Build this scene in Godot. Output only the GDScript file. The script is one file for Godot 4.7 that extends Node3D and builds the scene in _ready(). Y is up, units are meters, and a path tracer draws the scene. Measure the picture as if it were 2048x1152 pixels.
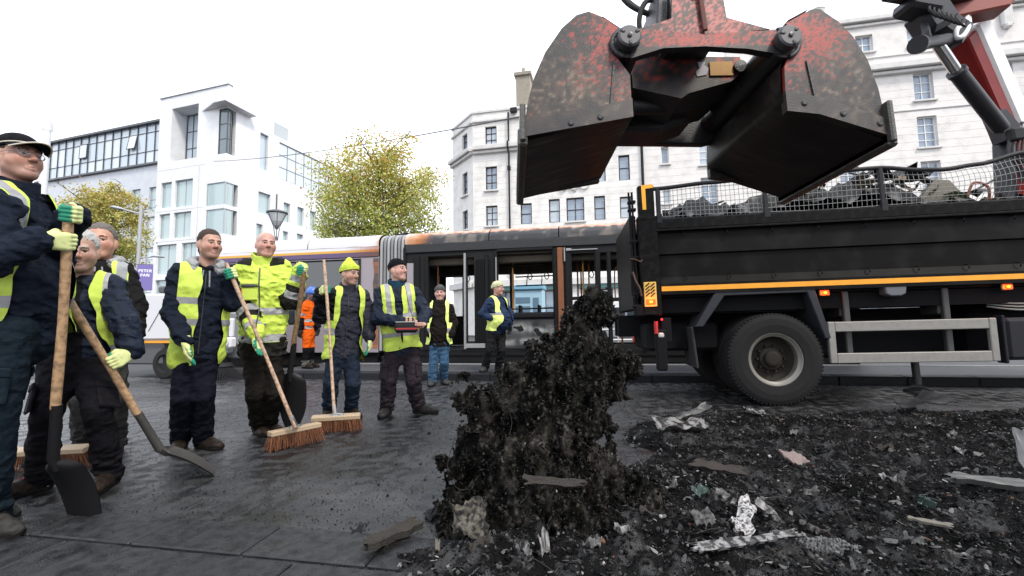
extends Node3D
func _ready() -> void:
	# camera, a metre above the road, wide lens
	var cam := Camera3D.new()
	cam.name = "camera"
	cam.position = Vector3(0, 1.0, 0)
	cam.rotation_degrees = Vector3(4.5, 0, -0.8)
	cam.fov = rad_to_deg(2.0 * atan(576.0 / 880.0))
	cam.near = 0.05
	cam.far = 800.0
	add_child(cam)
	cam.current = true
	# overcast sky
	var sm := ProceduralSkyMaterial.new()
	sm.sky_top_color = Color(0.90, 0.93, 0.98)
	sm.sky_horizon_color = Color(0.97, 0.97, 0.98)
	sm.sky_curve = 0.2
	sm.ground_bottom_color = Color(0.16, 0.16, 0.17)
	sm.ground_horizon_color = Color(0.6, 0.6, 0.62)
	sm.sky_energy_multiplier = 1.0
	sm.sun_angle_max = 1.0
	var sky := Sky.new()
	sky.sky_material = sm
	var env := Environment.new()
	env.background_mode = Environment.BG_SKY
	env.sky = sky
	env.tonemap_mode = Environment.TONE_MAPPER_LINEAR
	env.tonemap_exposure = 2.3
	env.sdfgi_enabled = true
	env.ssao_enabled = true
	env.ssil_enabled = true
	var we := WorldEnvironment.new()
	we.name = "world_environment"
	we.environment = env
	add_child(we)
	var sun := DirectionalLight3D.new()
	sun.name = "sun"
	sun.light_energy = 0.45
	sun.light_color = Color(1.0, 0.97, 0.92)
	sun.light_angular_distance = 12.0
	sun.shadow_enabled = true
	sun.rotation_degrees = Vector3(-50, 38, 0)
	add_child(sun)
	make_ground()
	make_modern_building()
	make_stone_buildings()
	make_street_things()
	make_trees()
	make_tram()
	make_sweeper()
	make_truck()
	make_grab()
	make_debris()
	make_people()
	make_tools()

var S := yaw(-10.5)   # the street: x along the tram line, -z across it


# ---------------------------------------------------------------- helpers: meshes
class MB:
	var v := PackedVector3Array()
	var n := PackedVector3Array()
	var c := PackedColorArray()
	var t := PackedVector2Array()
	var ix := PackedInt32Array()
	var col := Color.WHITE
	func tri(a: Vector3, b: Vector3, d: Vector3) -> void:
		var nn := (b - a).cross(d - a).normalized()
		var k := v.size()
		for p in [a, b, d]:
			v.append(p); n.append(nn); c.append(col); t.append(Vector2(p.x, p.y))
		ix.append_array(PackedInt32Array([k, k + 2, k + 1]))
	func quad(a: Vector3, b: Vector3, d: Vector3, e: Vector3) -> void:   # counter-clockwise seen from outside
		var nn := (d - a).cross(e - b).normalized()
		var k := v.size()
		v.append_array(PackedVector3Array([a, b, d, e]))
		n.append_array(PackedVector3Array([nn, nn, nn, nn]))
		c.append_array(PackedColorArray([col, col, col, col]))
		t.append_array(PackedVector2Array([Vector2(0, 1), Vector2(1, 1), Vector2(1, 0), Vector2(0, 0)]))
		ix.append_array(PackedInt32Array([k, k + 2, k + 1, k, k + 3, k + 2]))
	func box(at: Vector3, s: Vector3, bev := 0.0, B := Basis.IDENTITY) -> void:
		var h := s * 0.5
		if bev <= 0.0:
			for ax in 3:
				for sg in [-1.0, 1.0]:
					var u := Vector3.ZERO; var w := Vector3.ZERO; var m := Vector3.ZERO
					m[ax] = h[ax] * sg
					u[(ax + 1) % 3] = h[(ax + 1) % 3]
					w[(ax + 2) % 3] = h[(ax + 2) % 3] * sg
					quad(at + B * (m - u - w), at + B * (m + u - w), at + B * (m + u + w), at + B * (m - u + w))
			return
		bev = minf(bev, minf(h.x, minf(h.y, h.z)) * 0.9)
		var i := h - Vector3(bev, bev, bev)
		for ax in 3:
			var a1 := (ax + 1) % 3
			var a2 := (ax + 2) % 3
			for sg in [-1.0, 1.0]:
				var u := Vector3.ZERO; var w := Vector3.ZERO; var m := Vector3.ZERO
				m[ax] = h[ax] * sg
				u[a1] = i[a1]
				w[a2] = i[a2] * sg
				quad(at + B * (m - u - w), at + B * (m + u - w), at + B * (m + u + w), at + B * (m - u + w))
			for s1 in [-1.0, 1.0]:
				for s2 in [-1.0, 1.0]:
					var e := Vector3.ZERO; e[ax] = i[ax]
					var p := Vector3.ZERO; p[a1] = h[a1] * s1; p[a2] = i[a2] * s2
					var q := Vector3.ZERO; q[a1] = i[a1] * s1; q[a2] = h[a2] * s2
					if s1 * s2 < 0: quad(at + B * (p - e), at + B * (p + e), at + B * (q + e), at + B * (q - e))
					else: quad(at + B * (q - e), at + B * (q + e), at + B * (p + e), at + B * (p - e))
		for sx in [-1.0, 1.0]:
			for sy in [-1.0, 1.0]:
				for sz in [-1.0, 1.0]:
					var a := Vector3(h.x * sx, i.y * sy, i.z * sz)
					var b := Vector3(i.x * sx, h.y * sy, i.z * sz)
					var d := Vector3(i.x * sx, i.y * sy, h.z * sz)
					if sx * sy * sz > 0: tri(at + B * a, at + B * b, at + B * d)
					else: tri(at + B * a, at + B * d, at + B * b)
	func beam(a: Vector3, b: Vector3, w: float, h: float, bev := 0.0, up := Vector3.UP) -> void:   # a bar of section w x h from a to b
		var y := (b - a).normalized()
		var x := up.cross(y)
		if x.length() < 1e-4: x = Vector3.RIGHT
		x = x.normalized()
		box((a + b) * 0.5, Vector3(w, (b - a).length(), h), bev, Basis(x, y, x.cross(y)))
	func prism(poly: PackedVector2Array, z0: float, z1: float, X := Transform3D.IDENTITY, bev := 0.0) -> void:
		if Geometry2D.is_polygon_clockwise(poly): poly.reverse()
		var m := poly.size()
		var inner := poly
		if bev > 0.0:
			var off := Geometry2D.offset_polygon(poly, -bev, Geometry2D.JOIN_MITER)
			if off.size() == 1 and off[0].size() == m:
				inner = off[0]
				if Geometry2D.is_polygon_clockwise(inner): inner.reverse()
				var best := 0
				for k in m:
					if inner[k].distance_squared_to(poly[0]) < inner[best].distance_squared_to(poly[0]): best = k
				var r := PackedVector2Array()
				for k in m: r.append(inner[(best + k) % m])
				inner = r
			else: bev = 0.0
		var tr := Geometry2D.triangulate_polygon(inner)
		for k in range(0, tr.size(), 3):
			var a := inner[tr[k]]; var b := inner[tr[k + 1]]; var d := inner[tr[k + 2]]
			if (b - a).cross(d - a) < 0: var sw := b; b = d; d = sw
			tri(X * Vector3(a.x, a.y, z1), X * Vector3(b.x, b.y, z1), X * Vector3(d.x, d.y, z1))
			tri(X * Vector3(a.x, a.y, z0), X * Vector3(d.x, d.y, z0), X * Vector3(b.x, b.y, z0))
		for k in m:
			var a := poly[k]; var b := poly[(k + 1) % m]
			var za := z0 + bev; var zb := z1 - bev
			quad(X * Vector3(a.x, a.y, za), X * Vector3(b.x, b.y, za), X * Vector3(b.x, b.y, zb), X * Vector3(a.x, a.y, zb))
			if bev > 0.0:
				var ai := inner[k]; var bi := inner[(k + 1) % m]
				quad(X * Vector3(a.x, a.y, zb), X * Vector3(b.x, b.y, zb), X * Vector3(bi.x, bi.y, z1), X * Vector3(ai.x, ai.y, z1))
				quad(X * Vector3(ai.x, ai.y, z0), X * Vector3(bi.x, bi.y, z0), X * Vector3(b.x, b.y, za), X * Vector3(a.x, a.y, za))
	func tube(pts: PackedVector3Array, rad, sides := 10, caps := true, flat := 1.0) -> void:
		var m := pts.size()
		var up := Vector3.UP
		var d0 := (pts[1] - pts[0]).normalized()
		if absf(d0.dot(up)) > 0.9: up = Vector3.RIGHT
		var x := up.cross(d0).normalized()
		var base := v.size()
		for k in m:
			var d := (pts[mini(k + 1, m - 1)] - pts[maxi(k - 1, 0)]).normalized()
			x = (x - d * x.dot(d)).normalized()
			var y := d.cross(x)
			var r: float = rad if rad is float else rad[k]
			for s in sides:
				var a := TAU * s / sides
				var q := x * cos(a) + y * sin(a) * flat
				v.append(pts[k] + q * r)
				n.append((x * cos(a) * flat + y * sin(a)).normalized()); c.append(col)
				t.append(Vector2(float(s) / sides, k))
		for k in m - 1:
			for s in sides:
				var a := base + k * sides + s
				var b := base + k * sides + (s + 1) % sides
				ix.append_array(PackedInt32Array([a, b + sides, b, a, a + sides, b + sides]))
		if caps:
			for e in [0, m - 1]:
				var cn: Vector3 = pts[e]
				for s in sides:
					var p := v[base + e * sides + s]
					var q := v[base + e * sides + (s + 1) % sides]
					if e == 0: tri(cn, q, p)
					else: tri(cn, p, q)
	func lathe(prof: PackedVector2Array, sides: int, X := Transform3D.IDENTITY, smooth := true) -> void:   # (radius, height) about local y
		for k in prof.size() - 1:
			var a := prof[k]; var b := prof[k + 1]
			var e := (b - a).normalized()
			for s in sides:
				var t0 := TAU * s / sides; var t1 := TAU * (s + 1) / sides
				var p := [Vector3(cos(t0) * a.x, a.y, -sin(t0) * a.x), Vector3(cos(t1) * a.x, a.y, -sin(t1) * a.x), Vector3(cos(t1) * b.x, b.y, -sin(t1) * b.x), Vector3(cos(t0) * b.x, b.y, -sin(t0) * b.x)]
				var kk := v.size()
				quad(X * p[0], X * p[1], X * p[2], X * p[3])
				if smooth:
					var n0 := (X.basis * Vector3(cos(t0) * e.y, -e.x, -sin(t0) * e.y)).normalized()
					var n1 := (X.basis * Vector3(cos(t1) * e.y, -e.x, -sin(t1) * e.y)).normalized()
					n[kk] = n0; n[kk + 1] = n1; n[kk + 2] = n1; n[kk + 3] = n0
	func ball(at: Vector3, r: Vector3, sides := 12, B := Basis.IDENTITY) -> void:
		var rings := sides / 2
		var base := v.size()
		for k in rings + 1:
			var ph := PI * k / rings
			for s in sides:
				var th := TAU * s / sides
				var q := Vector3(sin(ph) * cos(th), cos(ph), sin(ph) * sin(th))
				v.append(at + B * (q * r)); n.append((B * (q / r)).normalized()); c.append(col); t.append(Vector2(float(s) / sides, ph / PI))
		for k in rings:
			for s in sides:
				var a := base + k * sides + s
				var b := base + k * sides + (s + 1) % sides
				ix.append_array(PackedInt32Array([a, a + sides, b + sides, a, b + sides, b]))
	func sheet(cols: int, rows: int, f: Callable) -> void:   # smooth grid surface, f(i, j) -> Vector3
		var base := v.size()
		for j in rows + 1:
			for i in cols + 1:
				v.append(f.call(i, j)); c.append(col); t.append(Vector2(float(i) / cols, 1.0 - float(j) / rows)); n.append(Vector3.ZERO)
		for j in rows:
			for i in cols:
				var a := base + j * (cols + 1) + i
				var q := (v[a + 1] - v[a]).cross(v[a + cols + 1] - v[a])
				for z in [a, a + 1, a + cols + 1, a + cols + 2]: n[z] += q
				ix.append_array(PackedInt32Array([a, a + cols + 2, a + 1, a, a + cols + 1, a + cols + 2]))
		for k in range(base, v.size()): n[k] = n[k].normalized()
	func mesh() -> ArrayMesh:
		var A := []
		A.resize(Mesh.ARRAY_MAX)
		A[Mesh.ARRAY_VERTEX] = v; A[Mesh.ARRAY_NORMAL] = n; A[Mesh.ARRAY_COLOR] = c; A[Mesh.ARRAY_TEX_UV] = t; A[Mesh.ARRAY_INDEX] = ix
		var am := ArrayMesh.new()
		am.add_surface_from_arrays(Mesh.PRIMITIVE_TRIANGLES, A)
		return am

# a distance field on a grid, meshed as surface nets
class Field:
	var o: Vector3; var h: float; var nx: int; var ny: int; var nz: int
	var f := PackedFloat32Array()
	func _init(lo: Vector3, hi: Vector3, cell: float) -> void:
		o = lo; h = cell
		nx = int((hi.x - lo.x) / cell) + 2; ny = int((hi.y - lo.y) / cell) + 2; nz = int((hi.z - lo.z) / cell) + 2
		f.resize(nx * ny * nz); f.fill(9.0)
	# tapered capsule from a to b; B with B.x, B.y, B.z axes scales space (flat bodies); sub carves instead
	func cap(a: Vector3, b: Vector3, ra: float, rb: float, k := 0.02, sub := false, Bi := Basis.IDENTITY, msc := 1.0, grow := 1.0) -> void:
		var pad := k + h * 2.5
		var lo := (a - Vector3.ONE * (ra * grow + pad)).min(b - Vector3.ONE * (rb * grow + pad))
		var hi := (a + Vector3.ONE * (ra * grow + pad)).max(b + Vector3.ONE * (rb * grow + pad))
		var i0 := maxi(0, int((lo.x - o.x) / h)); var i1 := mini(nx - 1, int((hi.x - o.x) / h) + 1)
		var j0 := maxi(0, int((lo.y - o.y) / h)); var j1 := mini(ny - 1, int((hi.y - o.y) / h) + 1)
		var k0 := maxi(0, int((lo.z - o.z) / h)); var k1 := mini(nz - 1, int((hi.z - o.z) / h) + 1)
		var plain := Bi == Basis.IDENTITY
		var ba := Bi * (b - a)
		var inv := 1.0 / maxf(ba.length_squared(), 1e-9)
		var dr := rb - ra
		var ik := 0.25 / k
		for z in range(k0, k1 + 1):
			for y in range(j0, j1 + 1):
				var w := (z * ny + y) * nx
				var p := Vector3(o.x + i0 * h - a.x, o.y + y * h - a.y, o.z + z * h - a.z)
				for i in range(w + i0, w + i1 + 1):
					var q := p if plain else Bi * p
					var t := clampf(q.dot(ba) * inv, 0.0, 1.0)
					var d := ((q - ba * t).length() - ra - dr * t) * msc
					var g := f[i]
					if sub:
						d = -d
						var e := k - absf(g - d)
						f[i] = maxf(g, d) + (e * e * ik if e > 0.0 else 0.0)
					else:
						var e := k - absf(g - d)
						f[i] = minf(g, d) - (e * e * ik if e > 0.0 else 0.0)
					p.x += h
	func ell(at: Vector3, r: Vector3, k := 0.02, sub := false, R := Basis.IDENTITY) -> void:
		var m := minf(r.x, minf(r.y, r.z))
		var S := Basis.from_scale(Vector3(1.0 / r.x, 1.0 / r.y, 1.0 / r.z)) * R.inverse()
		cap(at, at, 1.0, 1.0, k, sub, S, m, maxf(r.x, maxf(r.y, r.z)))
	func warp(g: Callable, reach: float) -> void:   # adds g(p) to the field near the surface
		for z in nz:
			for y in ny:
				var w := (z * ny + y) * nx
				for x in nx:
					if absf(f[w + x]) < reach: f[w + x] += g.call(Vector3(o.x + x * h, o.y + y * h, o.z + z * h))
	func mesh() -> Dictionary:
		var V := PackedVector3Array(); var N := PackedVector3Array(); var I := PackedInt32Array()
		var id := PackedInt32Array(); id.resize(f.size())
		var sy := nx; var sz := nx * ny
		var lim := h * 3.6
		for z in range(1, nz - 1):
			for y in range(1, ny - 1):
				var w := z * sz + y * sy
				for i in range(w + 1, w + nx - 1):
					var f0 := f[i]
					if f0 > lim or f0 < -lim: continue
					var f1 := f[i + 1]; var f2 := f[i + sy]; var f3 := f[i + sy + 1]
					var f4 := f[i + sz]; var f5 := f[i + sz + 1]; var f6 := f[i + sz + sy]; var f7 := f[i + sz + sy + 1]
					var s := int(f0 < 0) + int(f1 < 0) + int(f2 < 0) + int(f3 < 0) + int(f4 < 0) + int(f5 < 0) + int(f6 < 0) + int(f7 < 0)
					if s == 0 or s == 8: continue
					var p := Vector3.ZERO
					var m := 0
					if (f0 < 0) != (f1 < 0): p += Vector3(f0 / (f0 - f1), 0, 0); m += 1
					if (f2 < 0) != (f3 < 0): p += Vector3(f2 / (f2 - f3), 1, 0); m += 1
					if (f4 < 0) != (f5 < 0): p += Vector3(f4 / (f4 - f5), 0, 1); m += 1
					if (f6 < 0) != (f7 < 0): p += Vector3(f6 / (f6 - f7), 1, 1); m += 1
					if (f0 < 0) != (f2 < 0): p += Vector3(0, f0 / (f0 - f2), 0); m += 1
					if (f1 < 0) != (f3 < 0): p += Vector3(1, f1 / (f1 - f3), 0); m += 1
					if (f4 < 0) != (f6 < 0): p += Vector3(0, f4 / (f4 - f6), 1); m += 1
					if (f5 < 0) != (f7 < 0): p += Vector3(1, f5 / (f5 - f7), 1); m += 1
					if (f0 < 0) != (f4 < 0): p += Vector3(0, 0, f0 / (f0 - f4)); m += 1
					if (f1 < 0) != (f5 < 0): p += Vector3(1, 0, f1 / (f1 - f5)); m += 1
					if (f2 < 0) != (f6 < 0): p += Vector3(0, 1, f2 / (f2 - f6)); m += 1
					if (f3 < 0) != (f7 < 0): p += Vector3(1, 1, f3 / (f3 - f7)); m += 1
					p /= m
					id[i] = V.size() + 1
					V.append(o + (Vector3(i - w, y, z) + p) * h)
					N.append(Vector3(f1 + f3 + f5 + f7 - f0 - f2 - f4 - f6, f2 + f3 + f6 + f7 - f0 - f1 - f4 - f5, f4 + f5 + f6 + f7 - f0 - f1 - f2 - f3).normalized())
					for ax in 3:
						var g := f1 if ax == 0 else f2 if ax == 1 else f4
						if (f0 < 0) == (g < 0): continue
						var s1 := sy if ax == 0 else sz if ax == 1 else 1
						var s2 := sz if ax == 0 else 1 if ax == 1 else sy
						var a := id[i] - 1; var b := id[i - s1] - 1; var c := id[i - s1 - s2] - 1; var d := id[i - s2] - 1
						if a < 0 or b < 0 or c < 0 or d < 0: continue
						if f0 < 0: I.append_array(PackedInt32Array([a, c, b, a, d, c]))
						else: I.append_array(PackedInt32Array([a, b, c, a, c, d]))
		return {"v": V, "n": N, "i": I}

static func cut(m: Dictionary, g: Callable) -> Array:   # splits a mesh where g(p) changes sign: [g < 0, g >= 0]
	var V: PackedVector3Array = m.v; var N: PackedVector3Array = m.n; var I: PackedInt32Array = m.i
	var G := PackedFloat32Array(); G.resize(V.size())
	for k in V.size(): G[k] = g.call(V[k])
	var VV := V.duplicate(); var NN := N.duplicate()
	var A := PackedInt32Array(); var B := PackedInt32Array()
	var mid := {}
	for k in range(0, I.size(), 3):
		var q := [I[k], I[k + 1], I[k + 2]]
		var c := int(G[q[0]] < 0) + int(G[q[1]] < 0) + int(G[q[2]] < 0)
		if c == 3: A.append_array(PackedInt32Array(q)); continue
		if c == 0: B.append_array(PackedInt32Array(q)); continue
		var neg := c == 1
		while (G[q[0]] < 0) != neg or (G[q[1]] < 0) == neg or (G[q[2]] < 0) == neg: q = [q[1], q[2], q[0]]
		var e := [0, 0]
		for s in 2:
			var a: int = q[0]; var b: int = q[1 + s]
			var key := mini(a, b) * 1000003 + maxi(a, b)
			if not mid.has(key):
				var t := G[a] / (G[a] - G[b])
				mid[key] = VV.size()
				VV.append(V[a].lerp(V[b], t)); NN.append(N[a].lerp(N[b], t).normalized())
			e[s] = mid[key]
		var one := PackedInt32Array([q[0], e[0], e[1]])
		var two := PackedInt32Array([e[0], q[1], q[2], e[0], q[2], e[1]])
		if neg: A.append_array(one); B.append_array(two)
		else: B.append_array(one); A.append_array(two)
	return [trim({"v": VV, "n": NN, "i": A}), trim({"v": VV, "n": NN, "i": B})]

static func trim(m: Dictionary) -> Dictionary:
	var V: PackedVector3Array = m.v
	var at := PackedInt32Array(); at.resize(V.size())
	var nv := PackedVector3Array(); var nn := PackedVector3Array(); var ni := PackedInt32Array()
	for k in m.i:
		if at[k] == 0:
			nv.append(V[k]); nn.append(m.n[k]); at[k] = nv.size()
		ni.append(at[k] - 1)
	return {"v": nv, "n": nn, "i": ni}

static func puff(m: Dictionary, d: float) -> Dictionary:
	var V: PackedVector3Array = m.v.duplicate()
	for k in V.size(): V[k] += m.n[k] * d
	return {"v": V, "n": m.n, "i": m.i}

static func rim(m: Dictionary, d: float) -> Dictionary:   # folds the open edges of a shell inwards, so that cloth has a thickness
	var I: PackedInt32Array = m.i
	var seen := {}
	for k in range(0, I.size(), 3):
		for s in 3: seen[I[k + s] * 1000003 + I[k + (s + 1) % 3]] = true
	var V: PackedVector3Array = m.v.duplicate(); var N: PackedVector3Array = m.n.duplicate(); var J := I.duplicate()
	for key in seen:
		var a: int = key / 1000003; var b: int = key % 1000003
		if seen.has(b * 1000003 + a): continue
		var k := V.size()
		var pa := V[a]; var pb := V[b]; var na := N[a]; var nb := N[b]
		var e := (pb - pa).cross(na).normalized()
		V.append_array(PackedVector3Array([pa, pb, pb - nb * d, pa - na * d]))
		N.append_array(PackedVector3Array([e, e, e, e]))
		J.append_array(PackedInt32Array([k, k + 2, k + 1, k, k + 3, k + 2]))
	return {"v": V, "n": N, "i": J}

static func am(m: Dictionary, tint = null) -> ArrayMesh:
	var A := []
	A.resize(Mesh.ARRAY_MAX)
	A[Mesh.ARRAY_VERTEX] = m.v; A[Mesh.ARRAY_NORMAL] = m.n; A[Mesh.ARRAY_INDEX] = m.i
	if tint != null:
		var C := PackedColorArray(); C.resize(m.v.size())
		for k in C.size(): C[k] = tint.call(m.v[k])
		A[Mesh.ARRAY_COLOR] = C
	var r := ArrayMesh.new()
	if m.i.size() > 0: r.add_surface_from_arrays(Mesh.PRIMITIVE_TRIANGLES, A)
	return r

# ---------------------------------------------------------------- helpers: nodes
var used := {}
func numbered(called: String, p: Node) -> String:
	var key := str(p.get_instance_id()) + called
	used[key] = used.get(key, 0) + 1
	return called if used[key] == 1 else "%s_%03d" % [called, used[key] - 1]

func put(called: String, mesh: Mesh, m: Material, parent: Node = null, X := Transform3D.IDENTITY) -> MeshInstance3D:
	var o := MeshInstance3D.new()
	var p := parent if parent else self
	o.name = numbered(called, p)
	o.mesh = mesh
	o.material_override = m
	o.transform = X
	p.add_child(o, true)
	return o

func obj(called: String, b: MB, m: Material, parent: Node = null, X := Transform3D.IDENTITY) -> MeshInstance3D:
	return put(called, b.mesh(), m, parent, X)

func thing(called: String, label: String, category: String, X := Transform3D.IDENTITY, group := "") -> Node3D:
	var o := Node3D.new()
	o.name = numbered(called, self)
	o.transform = X
	add_child(o, true)
	return tag(o, label, category, group)

func tag(o: Node3D, label: String, category: String, group := "") -> Node3D:
	o.set_meta("label", label)
	o.set_meta("category", category)
	if group: o.set_meta("group", group)
	return o

func setting(o: Node3D, label: String, kind := "structure") -> Node3D:
	o.set_meta("kind", kind)
	o.set_meta("label", label)
	return o

const FLAT := Basis(Vector3(1, 0, 0), Vector3(0, 0, -1), Vector3(0, 1, 0))   # lays a profile down: its y runs away, its z up
static func yaw(deg: float, at := Vector3.ZERO) -> Transform3D:
	return Transform3D(Basis(Vector3.UP, deg_to_rad(deg)), at)

static func P2(a: Array) -> PackedVector2Array:   # flat list of x, y pairs
	var r := PackedVector2Array()
	for k in range(0, a.size(), 2): r.append(Vector2(a[k], a[k + 1]))
	return r

static func smooth_path(pts: PackedVector3Array, per := 6) -> PackedVector3Array:
	var r := PackedVector3Array()
	for k in pts.size() - 1:
		var a := pts[maxi(k - 1, 0)]; var b := pts[k]; var c := pts[k + 1]; var d := pts[mini(k + 2, pts.size() - 1)]
		for s in per: r.append(b.cubic_interpolate(c, a, d, float(s) / per))
	r.append(pts[-1])
	return r

# ---------------------------------------------------------------- helpers: materials
var tex := {}
func noise_tex(key: String, freq: float, oct: int, ramp: Array, type := FastNoiseLite.TYPE_SIMPLEX_SMOOTH, size := 512, seed := 1) -> NoiseTexture2D:
	if tex.has(key): return tex[key]
	var nz := FastNoiseLite.new()
	nz.noise_type = type; nz.frequency = freq; nz.fractal_octaves = oct; nz.seed = seed
	nz.fractal_type = FastNoiseLite.FRACTAL_FBM
	var t := NoiseTexture2D.new()
	t.width = size; t.height = size; t.seamless = true; t.noise = nz
	if ramp.size() > 0:
		var g := Gradient.new()
		g.offsets = PackedFloat32Array(); g.colors = PackedColorArray()
		var off := PackedFloat32Array(); var cl := PackedColorArray()
		for r in ramp:
			off.append(r[0]); cl.append(r[1] if r[1] is Color else Color(r[1], r[1], r[1]))
		g.offsets = off; g.colors = cl
		t.color_ramp = g
	tex[key] = t
	return t

var mats := {}
# lin: real-world base colour (linear). tone: albedo noise, bump: relief noise [texture, cm], per: metres one texture repeat covers
func M(key: String, lin: Color, rough := 0.8, metal := 0.0, tone = null, bump = null, bump_cm := 0.0, per := 1.0, world := false) -> StandardMaterial3D:
	if mats.has(key): return mats[key]
	var m := StandardMaterial3D.new()
	m.resource_name = key
	m.albedo_color = lin.linear_to_srgb()
	m.roughness = rough
	m.metallic = metal
	if metal < 0.05 and lin.get_luminance() < 0.06: m.metallic_specular = 0.28
	m.vertex_color_use_as_albedo = true
	if tone or bump:
		m.uv1_triplanar = true
		m.uv1_world_triplanar = world
		m.uv1_scale = Vector3.ONE / per
	if tone: m.albedo_texture = tone
	if bump:
		m.heightmap_enabled = true
		m.heightmap_texture = bump
		m.heightmap_scale = bump_cm
	mats[key] = m
	return m

func make_ground() -> void:
	var speck := noise_tex("speck", 0.09, 3, [[0.0, 0.45], [0.5, 0.8], [1.0, 1.0]])
	var grit := noise_tex("grit", 0.06, 5, [])
	var pebble := noise_tex("pebble", 0.16, 3, [])
	var wet := noise_tex("wet", 0.008, 5, [[0.0, 0.20], [0.38, 0.34], [0.62, 0.66], [1.0, 0.9]])
	var ground := MB.new()
	ground.quad(Vector3(-300, -0.02, 60), Vector3(300, -0.02, 60), Vector3(300, -0.02, -400), Vector3(-300, -0.02, -400))
	setting(obj("ground", ground, M("far_asphalt", Color(0.06, 0.06, 0.065), 0.8, 0.0, speck, grit, 0.4, 1.0, true)), "grey asphalt of the wide street")
	# the road between the camera and the tram platform, black with soot
	var nz := FastNoiseLite.new(); nz.seed = 5; nz.frequency = 0.55; nz.fractal_octaves = 4
	var fine := FastNoiseLite.new(); fine.seed = 9; fine.frequency = 7.0; fine.fractal_octaves = 3
	var road := MB.new()
	var rows := 150; var cols := 330
	var zs := PackedFloat32Array()
	for j in rows + 1: zs.append(-0.6 - 6.9 * pow(float(j) / rows, 1.5))
	for j in rows + 1:
		for i in cols + 1:
			var x := -11.0 + 20.0 * i / cols
			var z := zs[j]
			var soot := smoothstep(-0.35, 0.3, nz.get_noise_2d(x, z * 1.3))
			var sweep := nz.get_noise_2d(x * 0.9 + z * 0.5 + 20.0, z * 3.2)
			var near := clampf(1.0 - Vector2(x + 0.4, (z + 3.0) * 0.9).length() / 7.5, 0.0, 1.0)
			var g := lerpf(0.055, 0.019, clampf(near * 1.9, 0.0, 1.0)) * lerpf(1.7, 0.5, soot) * (1.0 + 1.4 * sweep)
			road.v.append(Vector3(x, 0.002 * nz.get_noise_2d(x * 1.3, z * 1.3), z))
			road.n.append(Vector3.ZERO); road.t.append(Vector2(x, z))
			road.c.append(Color(g, g, g * 1.08))
	for j in rows:
		for i in cols:
			var a := j * (cols + 1) + i
			var q := (road.v[a + 1] - road.v[a]).cross(road.v[a + cols + 1] - road.v[a])
			for z in [a, a + 1, a + cols + 1, a + cols + 2]: road.n[z] += q
			road.ix.append_array(PackedInt32Array([a, a + cols + 2, a + 1, a, a + cols + 1, a + cols + 2]))
	for k in road.v.size(): road.n[k] = road.n[k].normalized()
	var rm := M("soot_road", Color.WHITE, 1.0, 0.0, speck, pebble, 0.22, 0.55, true)
	rm.roughness_texture = wet
	rm.uv1_scale = Vector3.ONE / 0.7
	rm.metallic_specular = 0.62
	setting(obj("road", road, rm, null, S), "black soot covered wet road surface")
	# loose grit trodden over the road
	var rg := RandomNumberGenerator.new(); rg.seed = 23
	var at := []; var cl := []
	for k in 60000:
		var d := 1.2 + 5.5 * pow(rg.randf(), 1.6)
		var x := rg.randf_range(-1.3, 0.75) * d
		var s := 0.0011 + 0.0035 * pow(rg.randf(), 6.0)
		at.append(Transform3D(Basis.from_euler(Vector3(rg.randf() * TAU, rg.randf() * TAU, 0)).scaled(Vector3.ONE * s * 2.0), Vector3(x, 0.002 + s * 0.3, -d)))
		var g := 0.006 + 0.05 * pow(rg.randf(), 3.0)
		cl.append(Color(g, g, g * 1.05))
	var grit_o := scatter("road_grit", rock_mesh(91, 0.8), M("char_lump", Color.WHITE, 0.42), at, cl)
	grit_o.set_meta("label", "fine black grit strewn over the wet road")
	# paved strip along the near edge: slabs and a narrow row of setts
	var pave := Node3D.new(); pave.name = "pavement"; pave.transform = S; add_child(pave)
	setting(pave, "dark stone paving slabs smeared with soot at the near road edge")
	var slab_m := []
	for k in 3: slab_m.append(M("slab%d" % k, Color(0.018, 0.0185, 0.020) * [0.8, 1.0, 1.25][k], 1.0, 0.0, noise_tex("smudge", 0.016, 5, [[0.0, 0.45], [0.35, 0.78], [0.6, 1.0], [1.0, 1.0]]), pebble, 0.25, 0.7, true))
	for m in slab_m: m.roughness_texture = wet; m.metallic_specular = 0.42
	var rng := RandomNumberGenerator.new(); rng.seed = 3
	for r in 3:
		var d: float = [0.27, 0.56, 0.56][r]
		var z: float = [-1.88, -1.45, -0.87][r]
		for k in 9:
			var w := 0.59
			var b := MB.new()
			b.box(Vector3.ZERO, Vector3(w - 0.008, 0.05, d - 0.008), 0.006)
			var x := -4.2 + k * w + (0.28 if r == 1 else 0.0)
			obj("paving_slab", b, slab_m[rng.randi() % 3], pave, Transform3D(Basis(Vector3.RIGHT, rng.randf_range(-0.004, 0.004)), Vector3(x, -0.012 + rng.randf_range(-0.002, 0.002), z)))
	# pale saw-cut scratches across the joint
	var scr := MB.new()
	for k in 7:
		scr.beam(Vector3(-2.55 + k * 0.115, 0.0105, -2.11 + 0.012 * sin(k * 2.1)), Vector3(-2.56 + k * 0.115, 0.0105, -2.24 - 0.03 * sin(k * 1.3)), 0.004, 0.003)
	var sc := obj("scratch_marks", scr, M("scratch", Color(0.05, 0.05, 0.052), 0.7), pave)
	sc.set_meta("kind", "stuff")
	# the tram platform: a raised pavement with a kerb of long stones
	var plat := Node3D.new(); plat.name = "platform"; plat.transform = S; add_child(plat)
	setting(plat, "raised dark tram platform with a kerb behind the road")
	var top := MB.new()
	top.quad(Vector3(-6.3, 0.12, -7.8), Vector3(60, 0.12, -7.8), Vector3(60, 0.12, -70), Vector3(-6.3, 0.12, -70))
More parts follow.
